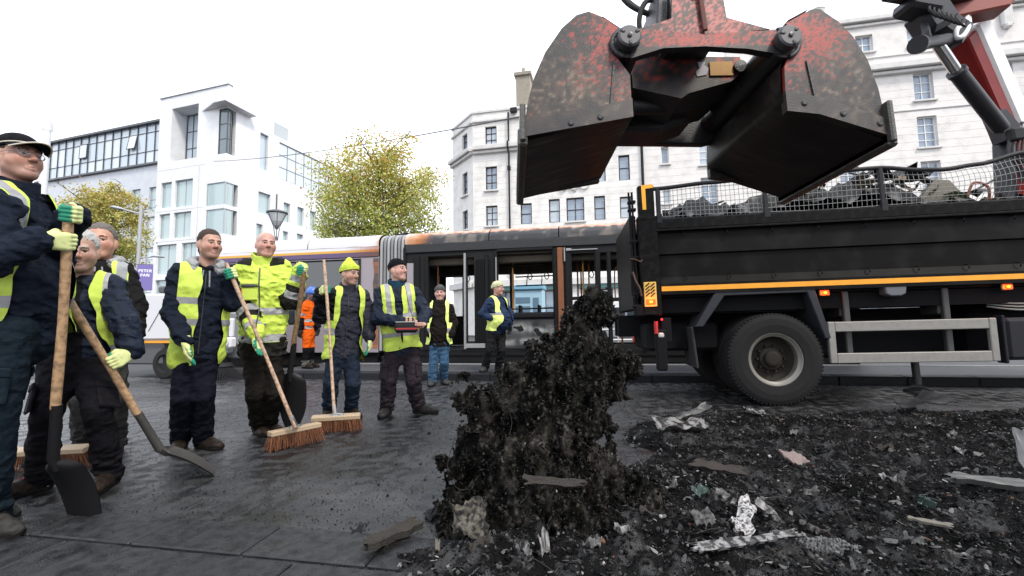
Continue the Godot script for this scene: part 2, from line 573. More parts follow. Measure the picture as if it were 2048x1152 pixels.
	top.box(Vector3(-6.25, 0.02, -20), Vector3(0.1, 0.196, 24.0))
	obj("paving", top, M("platform_stone", Color(0.085, 0.087, 0.095), 0.55, 0.0, speck, grit, 0.5, 0.8, true), plat)
	var kerb_m := M("kerb_stone", Color(0.025, 0.026, 0.03), 0.5, 0.0, speck, grit, 0.3, 0.6, true)
	for k in 24:
		var b := MB.new()
		b.box(Vector3.ZERO, Vector3(0.894, 0.2, 0.3), 0.012)
		obj("kerb_stone", b, kerb_m, plat, Transform3D(Basis.IDENTITY, Vector3(-5.85 + k * 0.9, 0.025, -7.65)))
	var edge := MB.new()
	edge.box(Vector3(6.9, 0.11, -9.22), Vector3(26, 0.05, 0.09), 0.006)
	obj("edge_strip", edge, M("pale_edge", Color(0.32, 0.32, 0.32), 0.6, 0.0, speck), plat)
	# white road lines far behind the men on the left
	var mk := MB.new()
	for k in 1:
		mk.box(Vector3(-9.3, 0.012, -5.5), Vector3(0.7, 0.004, 0.12))
	setting(obj("road_marking", mk, M("road_paint", Color(0.42, 0.42, 0.40), 0.7, 0.0, speck, null, 0, 0.4, true), null, S), "a worn white line painted on the road")

# a wall with openings: list of [x0, y0, x1, y1]; one box per solid piece, pieces butt end to end
func holed(b: MB, w0: float, w1: float, h0: float, h1: float, z: float, th: float, holes: Array) -> void:
	var ys := [h0, h1]
	for r in holes:
		for e in [r[1], r[3]]:
			if e > h0 and e < h1 and not ys.has(e): ys.append(e)
	ys.sort()
	for k in ys.size() - 1:
		var y: float = (ys[k] + ys[k + 1]) * 0.5
		var xs := []
		for r in holes:
			if r[1] < y and r[3] > y: xs.append([maxf(r[0], w0), minf(r[2], w1)])
		xs.sort_custom(func(p, q): return p[0] < q[0])
		var at := w0
		for s in xs + [[w1, w1]]:
			if s[0] - at > 0.001: b.box(Vector3((at + s[0]) * 0.5, y, z - th * 0.5), Vector3(s[0] - at, ys[k + 1] - ys[k], th))
			at = maxf(at, s[1])

# a window in an opening: frame with bars, and its panes as sub-parts
func window(parent: Node3D, r: Array, z: float, fm: Material, gm: Material, nx: int, ny: int, fw := 0.07, bw := 0.035, sill: Material = null, ax := 0, T := Transform3D.IDENTITY) -> void:
	var w: float = r[2] - r[0]; var h: float = r[3] - r[1]
	var cx: float = (r[0] + r[2]) * 0.5; var cy: float = (r[1] + r[3]) * 0.5
	var X := Transform3D(Basis.IDENTITY, Vector3(cx, cy, z)) if ax == 0 else Transform3D(Basis(Vector3.UP, PI / 2), Vector3(z, cy, -cx))
	var f := MB.new()
	for s in [-1.0, 1.0]:
		f.box(Vector3(s * (w - fw) * 0.5, 0, 0), Vector3(fw, h, 0.1))
		f.box(Vector3(0, s * (h - fw) * 0.5, 0), Vector3(w - 2 * fw - 0.002, fw, 0.1))
	for k in range(1, nx): f.box(Vector3(-w * 0.5 + w * k / nx, 0, 0.004), Vector3(bw, h - 2 * fw - 0.002, 0.06))
	for k in range(1, ny): f.box(Vector3(0, -h * 0.5 + h * k / ny, 0), Vector3(w - 2 * fw - 0.002, bw, 0.055))
	var win := obj("window", f, fm, parent, T * X)
	for i in nx:
		for j in ny:
			var g := MB.new()
			g.box(Vector3(-w * 0.5 + w * (i + 0.5) / nx, -h * 0.5 + h * (j + 0.5) / ny, -0.02), Vector3(w / nx - 0.01, h / ny - 0.01, 0.012))
			obj("pane", g, gm, win)
	if sill:
		var s := MB.new()
		s.box(Vector3(0, -h * 0.5 - 0.06, 0.2), Vector3(w + 0.25, 0.12, 0.4), 0.015)
		obj("sill", s, sill, win)

func glass_pane(key: String, lin: Color) -> StandardMaterial3D:
	var m := M(key, lin, 0.06, 0.0)
	m.metallic_specular = 0.8
	return m

func make_modern_building() -> void:
	var X := yaw(-17, Vector3(-27.88, 0, -42))
	var o := thing("modern_building", "modern white office block with a long glazed top floor and corner tower", "building", X)
	var smear := noise_tex("smear", 0.012, 4, [[0.0, 0.94], [1.0, 1.0]])
	var white := M("white_panel", Color(0.73, 0.735, 0.75), 0.5, 0.0, smear, null, 0, 6.0)
	var grey := M("grey_panel", Color(0.56, 0.585, 0.63), 0.5, 0.0, smear, null, 0, 6.0)
	var dark := M("dark_frame", Color(0.06, 0.065, 0.075), 0.4)
	var pale := M("pale_frame", Color(0.35, 0.38, 0.4), 0.4)
	var gl := [glass_pane("glass_sky", Color(0.43, 0.50, 0.57)), glass_pane("glass_sky2", Color(0.54, 0.60, 0.65)), glass_pane("glass_curtain", Color(0.36, 0.46, 0.47)), glass_pane("glass_deep", Color(0.10, 0.14, 0.16))]
	var seam := M("panel_seam", Color(0.30, 0.31, 0.33), 0.6)
	# left wing, with the corner of the tower at x = 0
	var holes := []
	for w in [[-11.3, 13.3, -10.05, 15.9], [-11.5, 10.2, -10.2, 12.7], [-11.5, 6.9, -10.15, 9.4], [-13.9, 13.3, -12.6, 15.9], [-13.9, 10.2, -12.6, 12.7], [-16.5, 13.3, -15.2, 15.9], [-19.1, 13.3, -17.8, 15.9], [-11.5, 3.4, -10.2, 6.0]]: holes.append(w)
	var b := MB.new()
	holed(b, -30.0, -9.35, 0.1, 18.3, -0.6, 0.4, holes)
	b.box(Vector3(-19.7, 9.2, -7.0), Vector3(20.4, 18.2, 11.0))
	obj("wall", b, grey, o)
	var slab := MB.new()
	slab.box(Vector3(-19.75, 18.42, -0.9), Vector3(20.9, 0.22, 1.2), 0.02)
	slab.box(Vector3(-19.75, 23.0, -3.2), Vector3(20.9, 0.26, 5.9), 0.02)
	obj("roof_edge", slab, dark, o)
	for w in holes: window(o, w, -0.8, pale, gl[(int(w[0] * 7.0) % 3 + 3) % 3], 1, 2, 0.07, 0.06)
	# glazed top floor: individual panes behind mullions
	var fr := MB.new()
	var nxp := 15
	for k in nxp + 1: fr.box(Vector3(-29.3 + 19.85 * k / nxp, 20.7, -0.58), Vector3(0.05, 4.32, 0.12))
	for y in [19.9, 22.0]: fr.box(Vector3(-19.4, y, -0.6), Vector3(19.8, 0.045, 0.08))
	var gf := obj("window_grid", fr, dark, o)
	for k in nxp:
		for r in [[18.55, 19.87], [19.93, 21.97], [22.03, 22.85]]:
			var p := MB.new()
			p.box(Vector3(-29.3 + 19.85 * (k + 0.5) / nxp, (r[0] + r[1]) * 0.5, -0.64), Vector3(19.85 / nxp - 0.07, r[1] - r[0], 0.03))
			obj("pane", p, gl[[0, 1, 0, 1, 1, 0, 0][(k * 3 + int(r[0])) % 7]], gf)
	for k in [5, 11]:
		var vf := MB.new()
		var c := Vector3(-29.3 + 19.85 * (k + 0.5) / nxp, 21.2, -0.45)
		var B := Basis(Vector3.RIGHT, -0.16 if k == 11 else -0.02)
		for s in [-1.0, 1.0]:
			vf.box(c + B * Vector3(s * 0.6, 0, 0), Vector3(0.08, 1.6, 0.06), 0.0, B)
			vf.box(c + B * Vector3(0, s * 0.78, 0), Vector3(1.28, 0.08, 0.06), 0.0, B)
		var v := obj("vent_window", vf, dark, o)
		var vp := MB.new(); vp.box(c, Vector3(1.15, 1.5, 0.02), 0.0, B)
		obj("pane", vp, gl[1], v)
	# the tower
	var th := [[-7.6, 18.05, -3.9, 23.7], [-8.66, 13.25, -7.16, 15.9], [-6.7, 13.15, -4.25, 15.95], [-8.7, 10.05, -7.2, 12.6], [-6.7, 10.0, -4.3, 12.6], [-8.85, 6.4, -6.1, 9.4], [-5.4, 6.4, -3.4, 9.4], [-2.35, 12.9, 0.0, 15.15], [-2.3, 10.0, 0.0, 12.5], [-1.1, 18.0, 0.0, 22.6], [-8.85, 3.0, -6.1, 5.8], [-5.4, 3.0, -3.4, 5.8]]
	b = MB.new()
	holed(b, -9.35, -0.002, 0.1, 25.0, 0.0, 0.45, th)
	obj("tower_wall", b, white, o)
	b = MB.new()
	b.box(Vector3(-5.2, 12.4, -5.6), Vector3(7.6, 24.3, 7.0))
	obj("core", b, M("inner_wall", Color(0.42, 0.45, 0.47), 0.7), o)
	# right flank of the tower and its lower wing, turned round the corner (runs along -z)
	var fl := [[0.003, 12.9, 1.0, 15.15], [0.003, 10.0, 1.0, 12.5], [0.003, 18.0, 0.5, 22.6], [3.43, 17.8, 4.5, 21.75], [3.43, 13.0, 5.0, 15.3], [3.3, 9.8, 4.1, 11.8], [6.83, 12.8, 7.8, 15.0], [8.9, 12.8, 9.9, 15.0], [6.82, 10.6, 7.6, 11.7], [10.9, 12.6, 11.9, 15.0], [13.0, 12.6, 14.0, 15.0], [8.9, 9.8, 9.9, 11.8], [6.0, 17.5, 15.0, 21.7]]
	b = MB.new()
	var flank := MB.new()
	holed(flank, 0.0, 22.0, 0.1, 22.2, 0.0, 0.45, fl)
	holed(flank, 0.0, 5.2, 22.2, 25.0, 0.0, 0.45, [[0.003, 22.2, 0.5, 22.6]])
	obj("flank_wall", flank, white, o, Transform3D(Basis(Vector3.UP, PI / 2), Vector3(0, 0, -0.452)))
	b.box(Vector3(-1.3, 11.1, -11.6), Vector3(1.4, 22.0, 20.0))
	b.box(Vector3(-4.7, 24.7, -2.9), Vector3(8.6, 0.3, 4.6))
	obj("inner_core", b, M("inner_wall", Color.WHITE), o)
	var can := MB.new()
	can.prism(P2([-3.4, 0.0, -0.6, -1.0, 0.85, -1.0, 0.85, 2.6, -3.4, 2.6]), 22.75, 23.0, Transform3D(FLAT, Vector3.ZERO), 0.02)
	obj("canopy", can, white, o)
	var cap := MB.new()
	cap.box(Vector3(-4.68, 25.06, -0.2), Vector3(9.5, 0.12, 0.6), 0.02)
	obj("parapet_cap", cap, seam, o)
	window(o, [-7.55, 18.1, -3.95, 23.65], -1.6, dark, gl[0], 4, 3, 0.09, 0.08)
	var rv := MB.new()
	for s in [-1.0, 1.0]: rv.box(Vector3(-5.75 + s * 1.9, 20.87, -1.0), Vector3(0.1, 5.7, 1.1))
	rv.box(Vector3(-5.75, 23.7, -1.0), Vector3(3.68, 0.1, 1.1))
	obj("reveal", rv, white, o)
	for w in th.slice(1, 7) + th.slice(10): window(o, w, -0.25, pale, gl[2], 2 if w[2] - w[0] > 2.0 else 1, 1, 0.07, 0.06)
	for r in [[-2.35, 12.9, -0.02, 15.15], [-2.3, 10.0, -0.02, 12.5], [-1.1, 18.0, -0.02, 22.6]]:   # corner windows, glass on both faces
		var up: bool = r[1] > 17.0
		window(o, r, -0.08, dark if up else pale, gl[3] if up else gl[2], 1, 3 if up else 1, 0.06, 0.05)
		var q := [0.1, r[1], 0.5 if up else 1.0, r[3]]
		window(o, q, -0.08, dark if up else pale, gl[3] if up else gl[2], 1, 3 if up else 1, 0.06, 0.05, null, 1)
	for w in fl.slice(3, 12):
		window(o, [w[0] + 0.45, w[1], w[2] + 0.45, w[3]], -0.3, pale, gl[2] if w[1] < 17 else gl[0], 1, 1, 0.06, 0.05, null, 1)
	window(o, [6.45, 17.5, 15.45, 21.7], -0.12, M("thin_frame", Color(0.2, 0.21, 0.22), 0.5), gl[1], 7, 3, 0.07, 0.06, null, 1)
	# seams of the facade panels on the tower, recessed strips
	var sm := MB.new()
	for y in [17.2, 12.85, 9.7]: sm.box(Vector3(-6.0, y, 0.003), Vector3(6.6, 0.03, 0.006))
	sm.box(Vector3(-3.45, 12.0, 0.003), Vector3(0.03, 10.2, 0.006))
	obj("panel_seam", sm, seam, o)

func make_stone_buildings() -> void:
	var X := yaw(-11.5, Vector3(-2.88, 0, -33.0))
	var blotch := noise_tex("blotch", 0.01, 5, [[0.0, 0.90], [0.45, 0.97], [1.0, 1.0]])
	var stone := M("pale_stone", Color(0.72, 0.70, 0.675), 0.85, 0.0, blotch, noise_tex("grit", 0.06, 5, []), 0.8, 5.0)
	var stone2 := M("warm_stone", Color(0.70, 0.672, 0.648), 0.85, 0.0, blotch, noise_tex("grit", 0.06, 5, []), 0.8, 5.0)
	var trim := M("trim_stone", Color(0.60, 0.585, 0.57), 0.85, 0.0, blotch, null, 0, 4.0)
	var joint := M("stone_joint", Color(0.40, 0.385, 0.37), 0.9)
	var brown := M("brown_frame", Color(0.035, 0.022, 0.025), 0.5)
	var black := M("black_iron", Color(0.02, 0.02, 0.022), 0.5)
	var white := M("white_frame", Color(0.7, 0.7, 0.7), 0.5)
	var g1 := glass_pane("sash_glass", Color(0.22, 0.28, 0.36))
	var g2 := glass_pane("bright_glass", Color(0.40, 0.46, 0.52))
	var o := thing("stone_building", "cream stone corner building with dark sash windows and a tall chimney", "building", X)
	var wins := []
	for y in [[14.5, 16.05], [11.05, 12.9], [8.3, 9.85], [5.2, 7.0]]:
		wins.append([1.0, y[0], 1.9, y[1], 2, 3])
		wins.append([3.67, y[0], 4.52, y[1], 1, 2])
		wins.append([10.88, y[0], 11.65, y[1], 1, 2])
	for y in [[8.28, 10.03], [5.0, 7.0]]:
		wins.append([5.79, y[0], 6.6, y[1], 1, 2]); wins.append([7.08, y[0], 8.36, y[1], 2, 2]); wins.append([9.08, y[0], 9.85, y[1], 1, 2])
	for x in [5.8, 7.4, 9.1]: wins.append([x, 11.1, x + 0.85, 12.9, 1, 2]); wins.append([x, 14.5, x + 0.85, 15.9, 1, 2])
	for x in [0.9, 4.4, 8.2, 10.6]: wins.append([x, 0.9, x + 2.0 if x > 1 else 3.9, 3.3, 2, 1])
	var b := MB.new()
	holed(b, 0.0, 12.42, 0.1, 17.2, 0.0, 0.5, wins)
	b.box(Vector3(6.2, 8.6, -6.0), Vector3(12.4, 17.0, 9.4))
	obj("wall", b, stone, o)
	for w in wins: window(o, w, -0.22, brown, [g1, g2][int(w[0] * 13 + w[1]) % 2], w[4], w[5], 0.07, 0.05, trim if w[4] == 2 else null)
	var ch := [[1.75, 14.4, 2.6, 16.05], [1.75, 11.05, 2.6, 12.9], [1.75, 8.3, 2.6, 9.85], [1.75, 5.2, 2.6, 7.0]]
	var C := Transform3D(Basis(Vector3.UP, deg_to_rad(-45)), Vector3.ZERO) * Transform3D(Basis.IDENTITY, Vector3(-3.5, 0, 0))
	b = MB.new()
	holed(b, 0.0, 3.495, 0.1, 17.2, 0.0, 0.5, ch)
	obj("chamfer_wall", b, stone, o, C)
	for r in ch: window(o, r, -0.22, brown, g1, 2, 3, 0.07, 0.05, trim, 0, C)
	b = MB.new()
	for t in [[14.32, 0.5, 0.34], [14.02, 0.3, 0.22], [16.52, 0.22, 0.2], [17.26, 0.15, 0.22], [7.65, 0.25, 0.25], [3.9, 0.4, 0.5]]:
		b.box(Vector3(6.25, t[0], t[1] * 0.5 - 0.06), Vector3(12.4, t[2], t[1]), 0.03)
		b.box(C * Vector3(1.7, t[0], t[1] * 0.5 - 0.06), Vector3(3.65, t[2], t[1]), 0.03, C.basis)
	obj("cornice", b, trim, o)
	b = MB.new()
	for k in 26: b.box(Vector3(6.2, 4.6 + k * 0.46, 0.002), Vector3(12.3, 0.012, 0.006))
	obj("stone_course", b, joint, o)
	b = MB.new()
	b.box(Vector3(3.95, 18.6, -1.6), Vector3(1.1, 2.9, 2.6), 0.03)
	b.box(Vector3(3.95, 20.1, -1.6), Vector3(1.35, 0.3, 2.9), 0.04)
	var chim := obj("chimney", b, M("chimney_stone", Color(0.30, 0.27, 0.22), 0.9, 0.0, blotch, null, 0, 2.0), o)
	b = MB.new()
	for k in 3: b.lathe(P2([0.14, 20.2, 0.12, 20.7, 0.15, 20.72, 0.1, 20.72]), 10, Transform3D(Basis.IDENTITY, Vector3(3.95, 0, -0.7 - k * 0.8)))
	obj("chimney_pot", b, M("chimney_stone", Color.WHITE), chim)
	b = MB.new()
	b.tube(PackedVector3Array([Vector3(2.87, 0.2, 0.16), Vector3(2.87, 13.7, 0.16), Vector3(2.87, 14.0, 0.6), Vector3(2.87, 14.5, 0.6), Vector3(2.87, 14.7, 0.2), Vector3(2.87, 16.9, 0.2)]), 0.07, 8)
	b.box(Vector3(2.87, 12.6, 0.16), Vector3(0.24, 0.3, 0.2), 0.02)
	b.box(Vector3(3.3, 17.0, 0.25), Vector3(0.5, 0.35, 0.3), 0.02)
	obj("drain_pipe", b, black, o)
	b = MB.new()   # carved swags over the double window
	for k in 3:
		var c := Vector3(6.9 + k * 0.75, 10.75, 0.05)
		b.tube(smooth_path(PackedVector3Array([c + Vector3(-0.35, 0.2, 0), c + Vector3(-0.2, -0.05, 0.05), c + Vector3(0, -0.15, 0.06), c + Vector3(0.2, -0.05, 0.05), c + Vector3(0.35, 0.2, 0)])), 0.055, 6)
	b.ball(Vector3(7.72, 10.7, 0.04), Vector3(0.18, 0.28, 0.1), 10)
	obj("carved_swag", b, trim, o)
	# shop fronts at street level
	b = MB.new()
	for x in [0.6, 4.1, 7.9]: b.box(Vector3(x + 1.6, 3.55, 0.12), Vector3(3.3, 0.42, 0.24), 0.02)
	obj("shop_fascia", b, M("green_fascia", Color(0.05, 0.13, 0.13), 0.4), o)
	# the plain facade to its right, white-framed windows
	var p := thing("hotel_building", "wide pale stone facade with white framed grid windows and urns on its roof", "building", X)
	wins = []
	for y in [[14.8, 16.6], [11.7, 13.72], [8.85, 10.8], [5.6, 7.6]]:
		for x in [16.35, 20.6, 24.9, 29.42, 33.66, 37.9, 42.1]:
			wins.append([x, y[0], x + 1.08, y[1], 2, 4 if y[0] < 14 else 3])
		wins.append([13.83, y[0] + 0.3, 14.33, y[1] - 0.5, 1, 1])
	for x in [20.6, 23.2, 26.35, 29.3, 32.75, 36.0, 39.2]: wins.append([x, 18.42, x + 1.0, 19.6, 2, 2])
	for x in [13.6, 18.4, 23.2, 28.0]: wins.append([x, 1.0, x + 3.6, 3.4, 3, 1])
	b = MB.new()
	holed(b, 12.6, 46.0, 0.1, 17.0, -0.02, 0.5, wins)
	holed(b, 18.4, 46.0, 17.0, 20.5, -0.02, 0.5, wins)
	b.box(Vector3(29.3, 8.4, -6.0), Vector3(33.2, 16.8, 9.0))
	b.box(Vector3(32.4, 18.6, -6.0), Vector3(27.0, 3.4, 9.0))
	obj("wall", b, stone2, p)
	for w in wins: window(p, w, -0.28, white, [g2, g1][int(w[0] * 3 + w[1]) % 2], w[4], w[5], 0.06, 0.05, trim)
	b = MB.new()
	for t in [[17.1, 0.55, 0.4], [16.75, 0.3, 0.2], [17.95, 0.12, 0.1], [20.55, 0.35, 0.3], [20.2, 0.2, 0.16], [14.2, 0.1, 0.12], [7.9, 0.3, 0.3], [4.0, 0.45, 0.5]]:
		var x0 := 18.3 if t[0] > 17.5 else 12.62
		b.box(Vector3((x0 + 46.0) * 0.5, t[0], t[1] * 0.5 - 0.06), Vector3(46.0 - x0, t[2], t[1]), 0.03)
	obj("cornice", b, trim, p)
	b = MB.new()
	for k in 24: b.box(Vector3(29.3, 4.6 + k * 0.5, -0.018), Vector3(33.2, 0.012, 0.006))
	obj("stone_course", b, joint, p)
	b = MB.new()
	b.tube(PackedVector3Array([Vector3(12.52, 0.2, 0.14), Vector3(12.52, 16.9, 0.14)]), 0.08, 8)
	obj("drain_pipe", b, black, p)
	for x in [24.35, 36.5]:
		b = MB.new()
		b.lathe(P2([0.0, 20.65, 0.34, 20.65, 0.34, 20.8, 0.16, 20.9, 0.14, 21.1, 0.42, 21.5, 0.46, 21.8, 0.5, 21.85, 0.3, 21.95, 0.12, 22.15, 0.0, 22.2]), 14, Transform3D(Basis.IDENTITY, Vector3(x, 0, -0.3)))
		obj("roof_urn", b, trim, p)
	b = MB.new()   # carved console on the attic
	b.box(Vector3(34.6, 19.7, 0.1), Vector3(0.6, 1.5, 0.3), 0.08)
	b.box(Vector3(34.6, 18.95, 0.12), Vector3(0.4, 0.3, 0.34), 0.08)
	b.ball(Vector3(33.8, 20.0, 0.05), Vector3(0.4, 0.35, 0.12), 10)
	obj("carved_console", b, trim, p)
	b = MB.new()
	b.box(Vector3(20.2, 3.55, 0.12), Vector3(13.0, 0.42, 0.24), 0.02)
	obj("shop_fascia", b, M("teal_fascia", Color(0.12, 0.3, 0.3), 0.4), p)

func label_mesh(text: String, size: float, depth := 0.004, bold := true) -> TextMesh:
	var t := TextMesh.new()
	var f := SystemFont.new(); f.font_names = PackedStringArray(["Droid Sans"]); f.font_weight = 700 if bold else 400
	t.font = f; t.text = text; t.font_size = 32; t.pixel_size = size / 32.0; t.depth = depth
	return t

func make_street_things() -> void:
	var steel := M("lamp_steel", Color(0.36, 0.37, 0.38), 0.45, 0.3)
	var dark := M("lamp_dark", Color(0.10, 0.10, 0.11), 0.5, 0.2)
	# a street lamp with one arm in front of the left tree
	var o := thing("street_lamp", "tall pale steel street lamp with one curved arm before the autumn tree", "street lamp", Transform3D(Basis.IDENTITY, Vector3(-14.55, 0.12, -17.0)))
	var b := MB.new()
	b.tube(PackedVector3Array([Vector3(0, 0, 0), Vector3(0, 1.2, 0), Vector3(0, 1.25, 0), Vector3(0, 5.7, 0)]), PackedFloat32Array([0.11, 0.1, 0.075, 0.055]), 12)
	obj("pole", b, steel, o)
	b = MB.new()
	b.tube(PackedVector3Array([Vector3(0, 5.35, 0), Vector3(-0.3, 5.42, 0), Vector3(-0.75, 5.55, 0)]), 0.032, 8)
	obj("arm", b, steel, o)
	b = MB.new()
	b.tube(PackedVector3Array([Vector3(-0.65, 5.53, 0), Vector3(-0.8, 5.56, 0), Vector3(-1.05, 5.62, 0), Vector3(-1.2, 5.64, 0)]), PackedFloat32Array([0.05, 0.14, 0.15, 0.06]), 12, true, 0.45)
	obj("lamp_head", b, steel, o)
	# a small second arm light further down
	b = MB.new()
	b.tube(PackedVector3Array([Vector3(0, 3.6, 0), Vector3(0.5, 3.62, 0)]), 0.022, 6)
	b.tube(PackedVector3Array([Vector3(0.45, 3.63, 0), Vector3(0.6, 3.65, 0), Vector3(0.95, 3.63, 0), Vector3(1.02, 3.62, 0)]), PackedFloat32Array([0.03, 0.09, 0.1, 0.03]), 10, true, 0.4)
	obj("side_light", b, steel, o)
	# the show banner on the pole
	var ban := thing("banner", "purple poster banner with white lettering hanging on the lamp pole", "banner", Transform3D(Basis(Vector3.UP, 0.35), Vector3(-14.22, 2.95, -16.95)))
	b = MB.new()
	b.box(Vector3.ZERO, Vector3(0.5, 1.0, 0.02), 0.004)
	obj("cloth", b, M("banner_purple", Color(0.16, 0.13, 0.34), 0.7), ban)
	b = MB.new()
	for s in [-1.0, 1.0]: b.tube(PackedVector3Array([Vector3(-0.36, s * 0.5, 0), Vector3(0.25, s * 0.5, 0)]), 0.014, 6)
	obj("bracket", b, dark, ban)
	var ink := M("banner_ink", Color(0.8, 0.8, 0.85), 0.7)
	for w in [["PETER", 0.25, 0.15], ["PAN", 0.08, 0.15]]:
		put("lettering", label_mesh(w[0], w[2]), ink, ban, Transform3D(Basis.IDENTITY, Vector3(0, w[1], 0.013)))
	# a bowl lamp standing behind the tram
	o = thing("bowl_lamp", "grey post lamp with a wide upturned bowl beside the modern building", "street lamp", Transform3D(Basis.IDENTITY, Vector3(-8.65, 0.12, -16.0)))
	b = MB.new()
	b.tube(PackedVector3Array([Vector3(0, 0, 0), Vector3(0, 4.15, 0)]), PackedFloat32Array([0.08, 0.06]), 12)
	obj("pole", b, dark, o)
	b = MB.new()
	b.lathe(P2([0.0, 4.42, 0.05, 4.44, 0.08, 4.52, 0.09, 4.60]), 14)
	b.lathe(P2([0.33, 5.02, 0.36, 5.03, 0.36, 5.07, 0.2, 5.14, 0.0, 5.16]), 24)
	obj("cap", b, dark, o)
	b = MB.new()
	for k in 6:
		var a := TAU * k / 6
		b.tube(PackedVector3Array([Vector3(cos(a) * 0.06, 4.15, sin(a) * 0.06), Vector3(cos(a) * 0.12, 4.55, sin(a) * 0.12), Vector3(cos(a) * 0.34, 5.03, sin(a) * 0.34)]), 0.012, 5)
	obj("ribs", b, dark, o)
	b = MB.new()
	b.lathe(P2([0.09, 4.56, 0.2, 4.72, 0.32, 5.0]), 24)
	obj("lamp_bowl", b, M("bowl_glass", Color(0.5, 0.52, 0.53), 0.3), o)
	b = MB.new()
	b.tube(PackedVector3Array([Vector3(-0.03, 5.1, 0), Vector3(-0.03, 5.75, 0)]), 0.03, 8)
	obj("finial", b, dark, o)
	# a pale mast rising over the roofs
	b = MB.new()
	b.tube(PackedVector3Array([Vector3(0, 0, 0), Vector3(0, 18.5, 0), Vector3(0, 18.6, 0), Vector3(0, 19.3, 0)]), PackedFloat32Array([0.32, 0.28, 0.38, 0.34]), 14)
	var mast := obj("floodlight_mast", b, M("mast_paint", Color(0.62, 0.63, 0.65), 0.5), null, Transform3D(Basis.IDENTITY, Vector3(-41.3, 0.1, -38.0)))
	tag(mast, "pale round mast standing left of the glazed office wing", "mast")
	# the overhead wire
	b = MB.new()
	var pts := PackedVector3Array()
	for k in 25:
		var t := k / 24.0
		pts.append(Vector3(-28.0, 16.6, -40.5).lerp(Vector3(6.0, 7.9, -12.0), t) - Vector3(0, 0.5 * 4.0 * t * (1.0 - t), 0))
	b.tube(pts, 0.028, 5)
	tag(obj("overhead_wire", b, dark), "thin black wire strung across the sky above the tram", "wire")
	# things seen through the burnt tram
	o = thing("ticket_kiosk", "light blue ticket kiosk seen through the burnt tram window", "kiosk", Transform3D(Basis(Vector3.UP, -0.2), Vector3(0.62, 0.12, -15.0)))
	b = MB.new(); b.box(Vector3(0, 1.0, 0), Vector3(0.95, 2.0, 0.7), 0.03)
	obj("body", b, M("kiosk_blue", Color(0.36, 0.55, 0.66), 0.5), o)
	b = MB.new(); b.box(Vector3(0, 2.05, 0.02), Vector3(1.02, 0.18, 0.8), 0.03)
	obj("roof", b, M("kiosk_roof", Color(0.18, 0.38, 0.52), 0.5), o)
	for r in [[-0.2, 1.62, 0.5, 0.2], [-0.2, 1.3, 0.5, 0.25], [0.24, 1.45, 0.2, 0.5]]:
		b = MB.new(); b.box(Vector3(r[0], r[1], 0.352), Vector3(r[2], r[3], 0.02), 0.005)
		obj("screen", b, M("kiosk_screen", Color(0.12, 0.2, 0.28), 0.3), o)
	o = thing("barrier", "white rail barrier seen through the tram doorway near the truck", "barrier", Transform3D(Basis(Vector3.UP, -0.15), Vector3(3.6, 0.12, -13.6)))
	var wm := M("white_paint", Color(0.65, 0.65, 0.65), 0.5)
	for y in [0.3, 0.62, 0.94]:
		b = MB.new(); b.tube(PackedVector3Array([Vector3(-1.1, y, 0), Vector3(1.1, y, 0)]), 0.03, 8)
		obj("rail", b, wm, o)
	for x in [-1.05, -0.35, 0.35, 1.05]:
		b = MB.new(); b.tube(PackedVector3Array([Vector3(x, 0, 0), Vector3(x, 1.0, 0)]), 0.025, 8)
		obj("post", b, wm, o)
	b = MB.new()
	b.lathe(P2([0.0, 0.0, 0.13, 0.0, 0.13, 0.05, 0.09, 0.08, 0.08, 0.62, 0.05, 0.7, 0.0, 0.7]), 14)
	tag(obj("marker_post", b, M("marker_red", Color(0.55, 0.05, 0.05), 0.5), null, Transform3D(Basis.IDENTITY, Vector3(3.65, 0.12, -13.2))), "red plastic marker post in front of the white barrier", "post")
	o = thing("parked_car", "silver hatchback parked beyond the tram behind the white barrier", "car", yaw(-12, Vector3(4.6, 0.12, -17.0)))
	b = MB.new()
	b.prism(P2([-2.0, 0.25, 2.0, 0.25, 2.05, 0.7, 1.85, 0.92, 1.0, 0.98, 0.45, 1.42, -1.0, 1.46, -1.75, 1.0, -2.02, 0.85]), -0.85, 0.85, Transform3D.IDENTITY, 0.06)
	obj("body", b, M("car_silver", Color(0.4, 0.42, 0.44), 0.3, 0.4), o)
	b = MB.new()
	b.prism(P2([0.85, 0.99, 0.4, 1.36, -0.2, 1.39, -0.2, 0.99]), 0.84, 0.862); b.prism(P2([-0.28, 0.99, -0.28, 1.39, -0.95, 1.39, -1.45, 1.02]), 0.84, 0.862)
	obj("side_window", b, glass_pane("car_glass", Color(0.04, 0.05, 0.06)), o)
	for x in [-1.25, 1.3]:
		b = MB.new(); b.lathe(P2([0.0, -0.1, 0.2, -0.1, 0.31, -0.08, 0.32, 0.0, 0.31, 0.1, 0.2, 0.1, 0.0, 0.08]), 20, Transform3D(Basis(Vector3.RIGHT, PI / 2), Vector3(x, 0.32, 0.8)))
		obj("wheel", b, M("tyre", Color(0.02, 0.02, 0.021), 0.8), o)

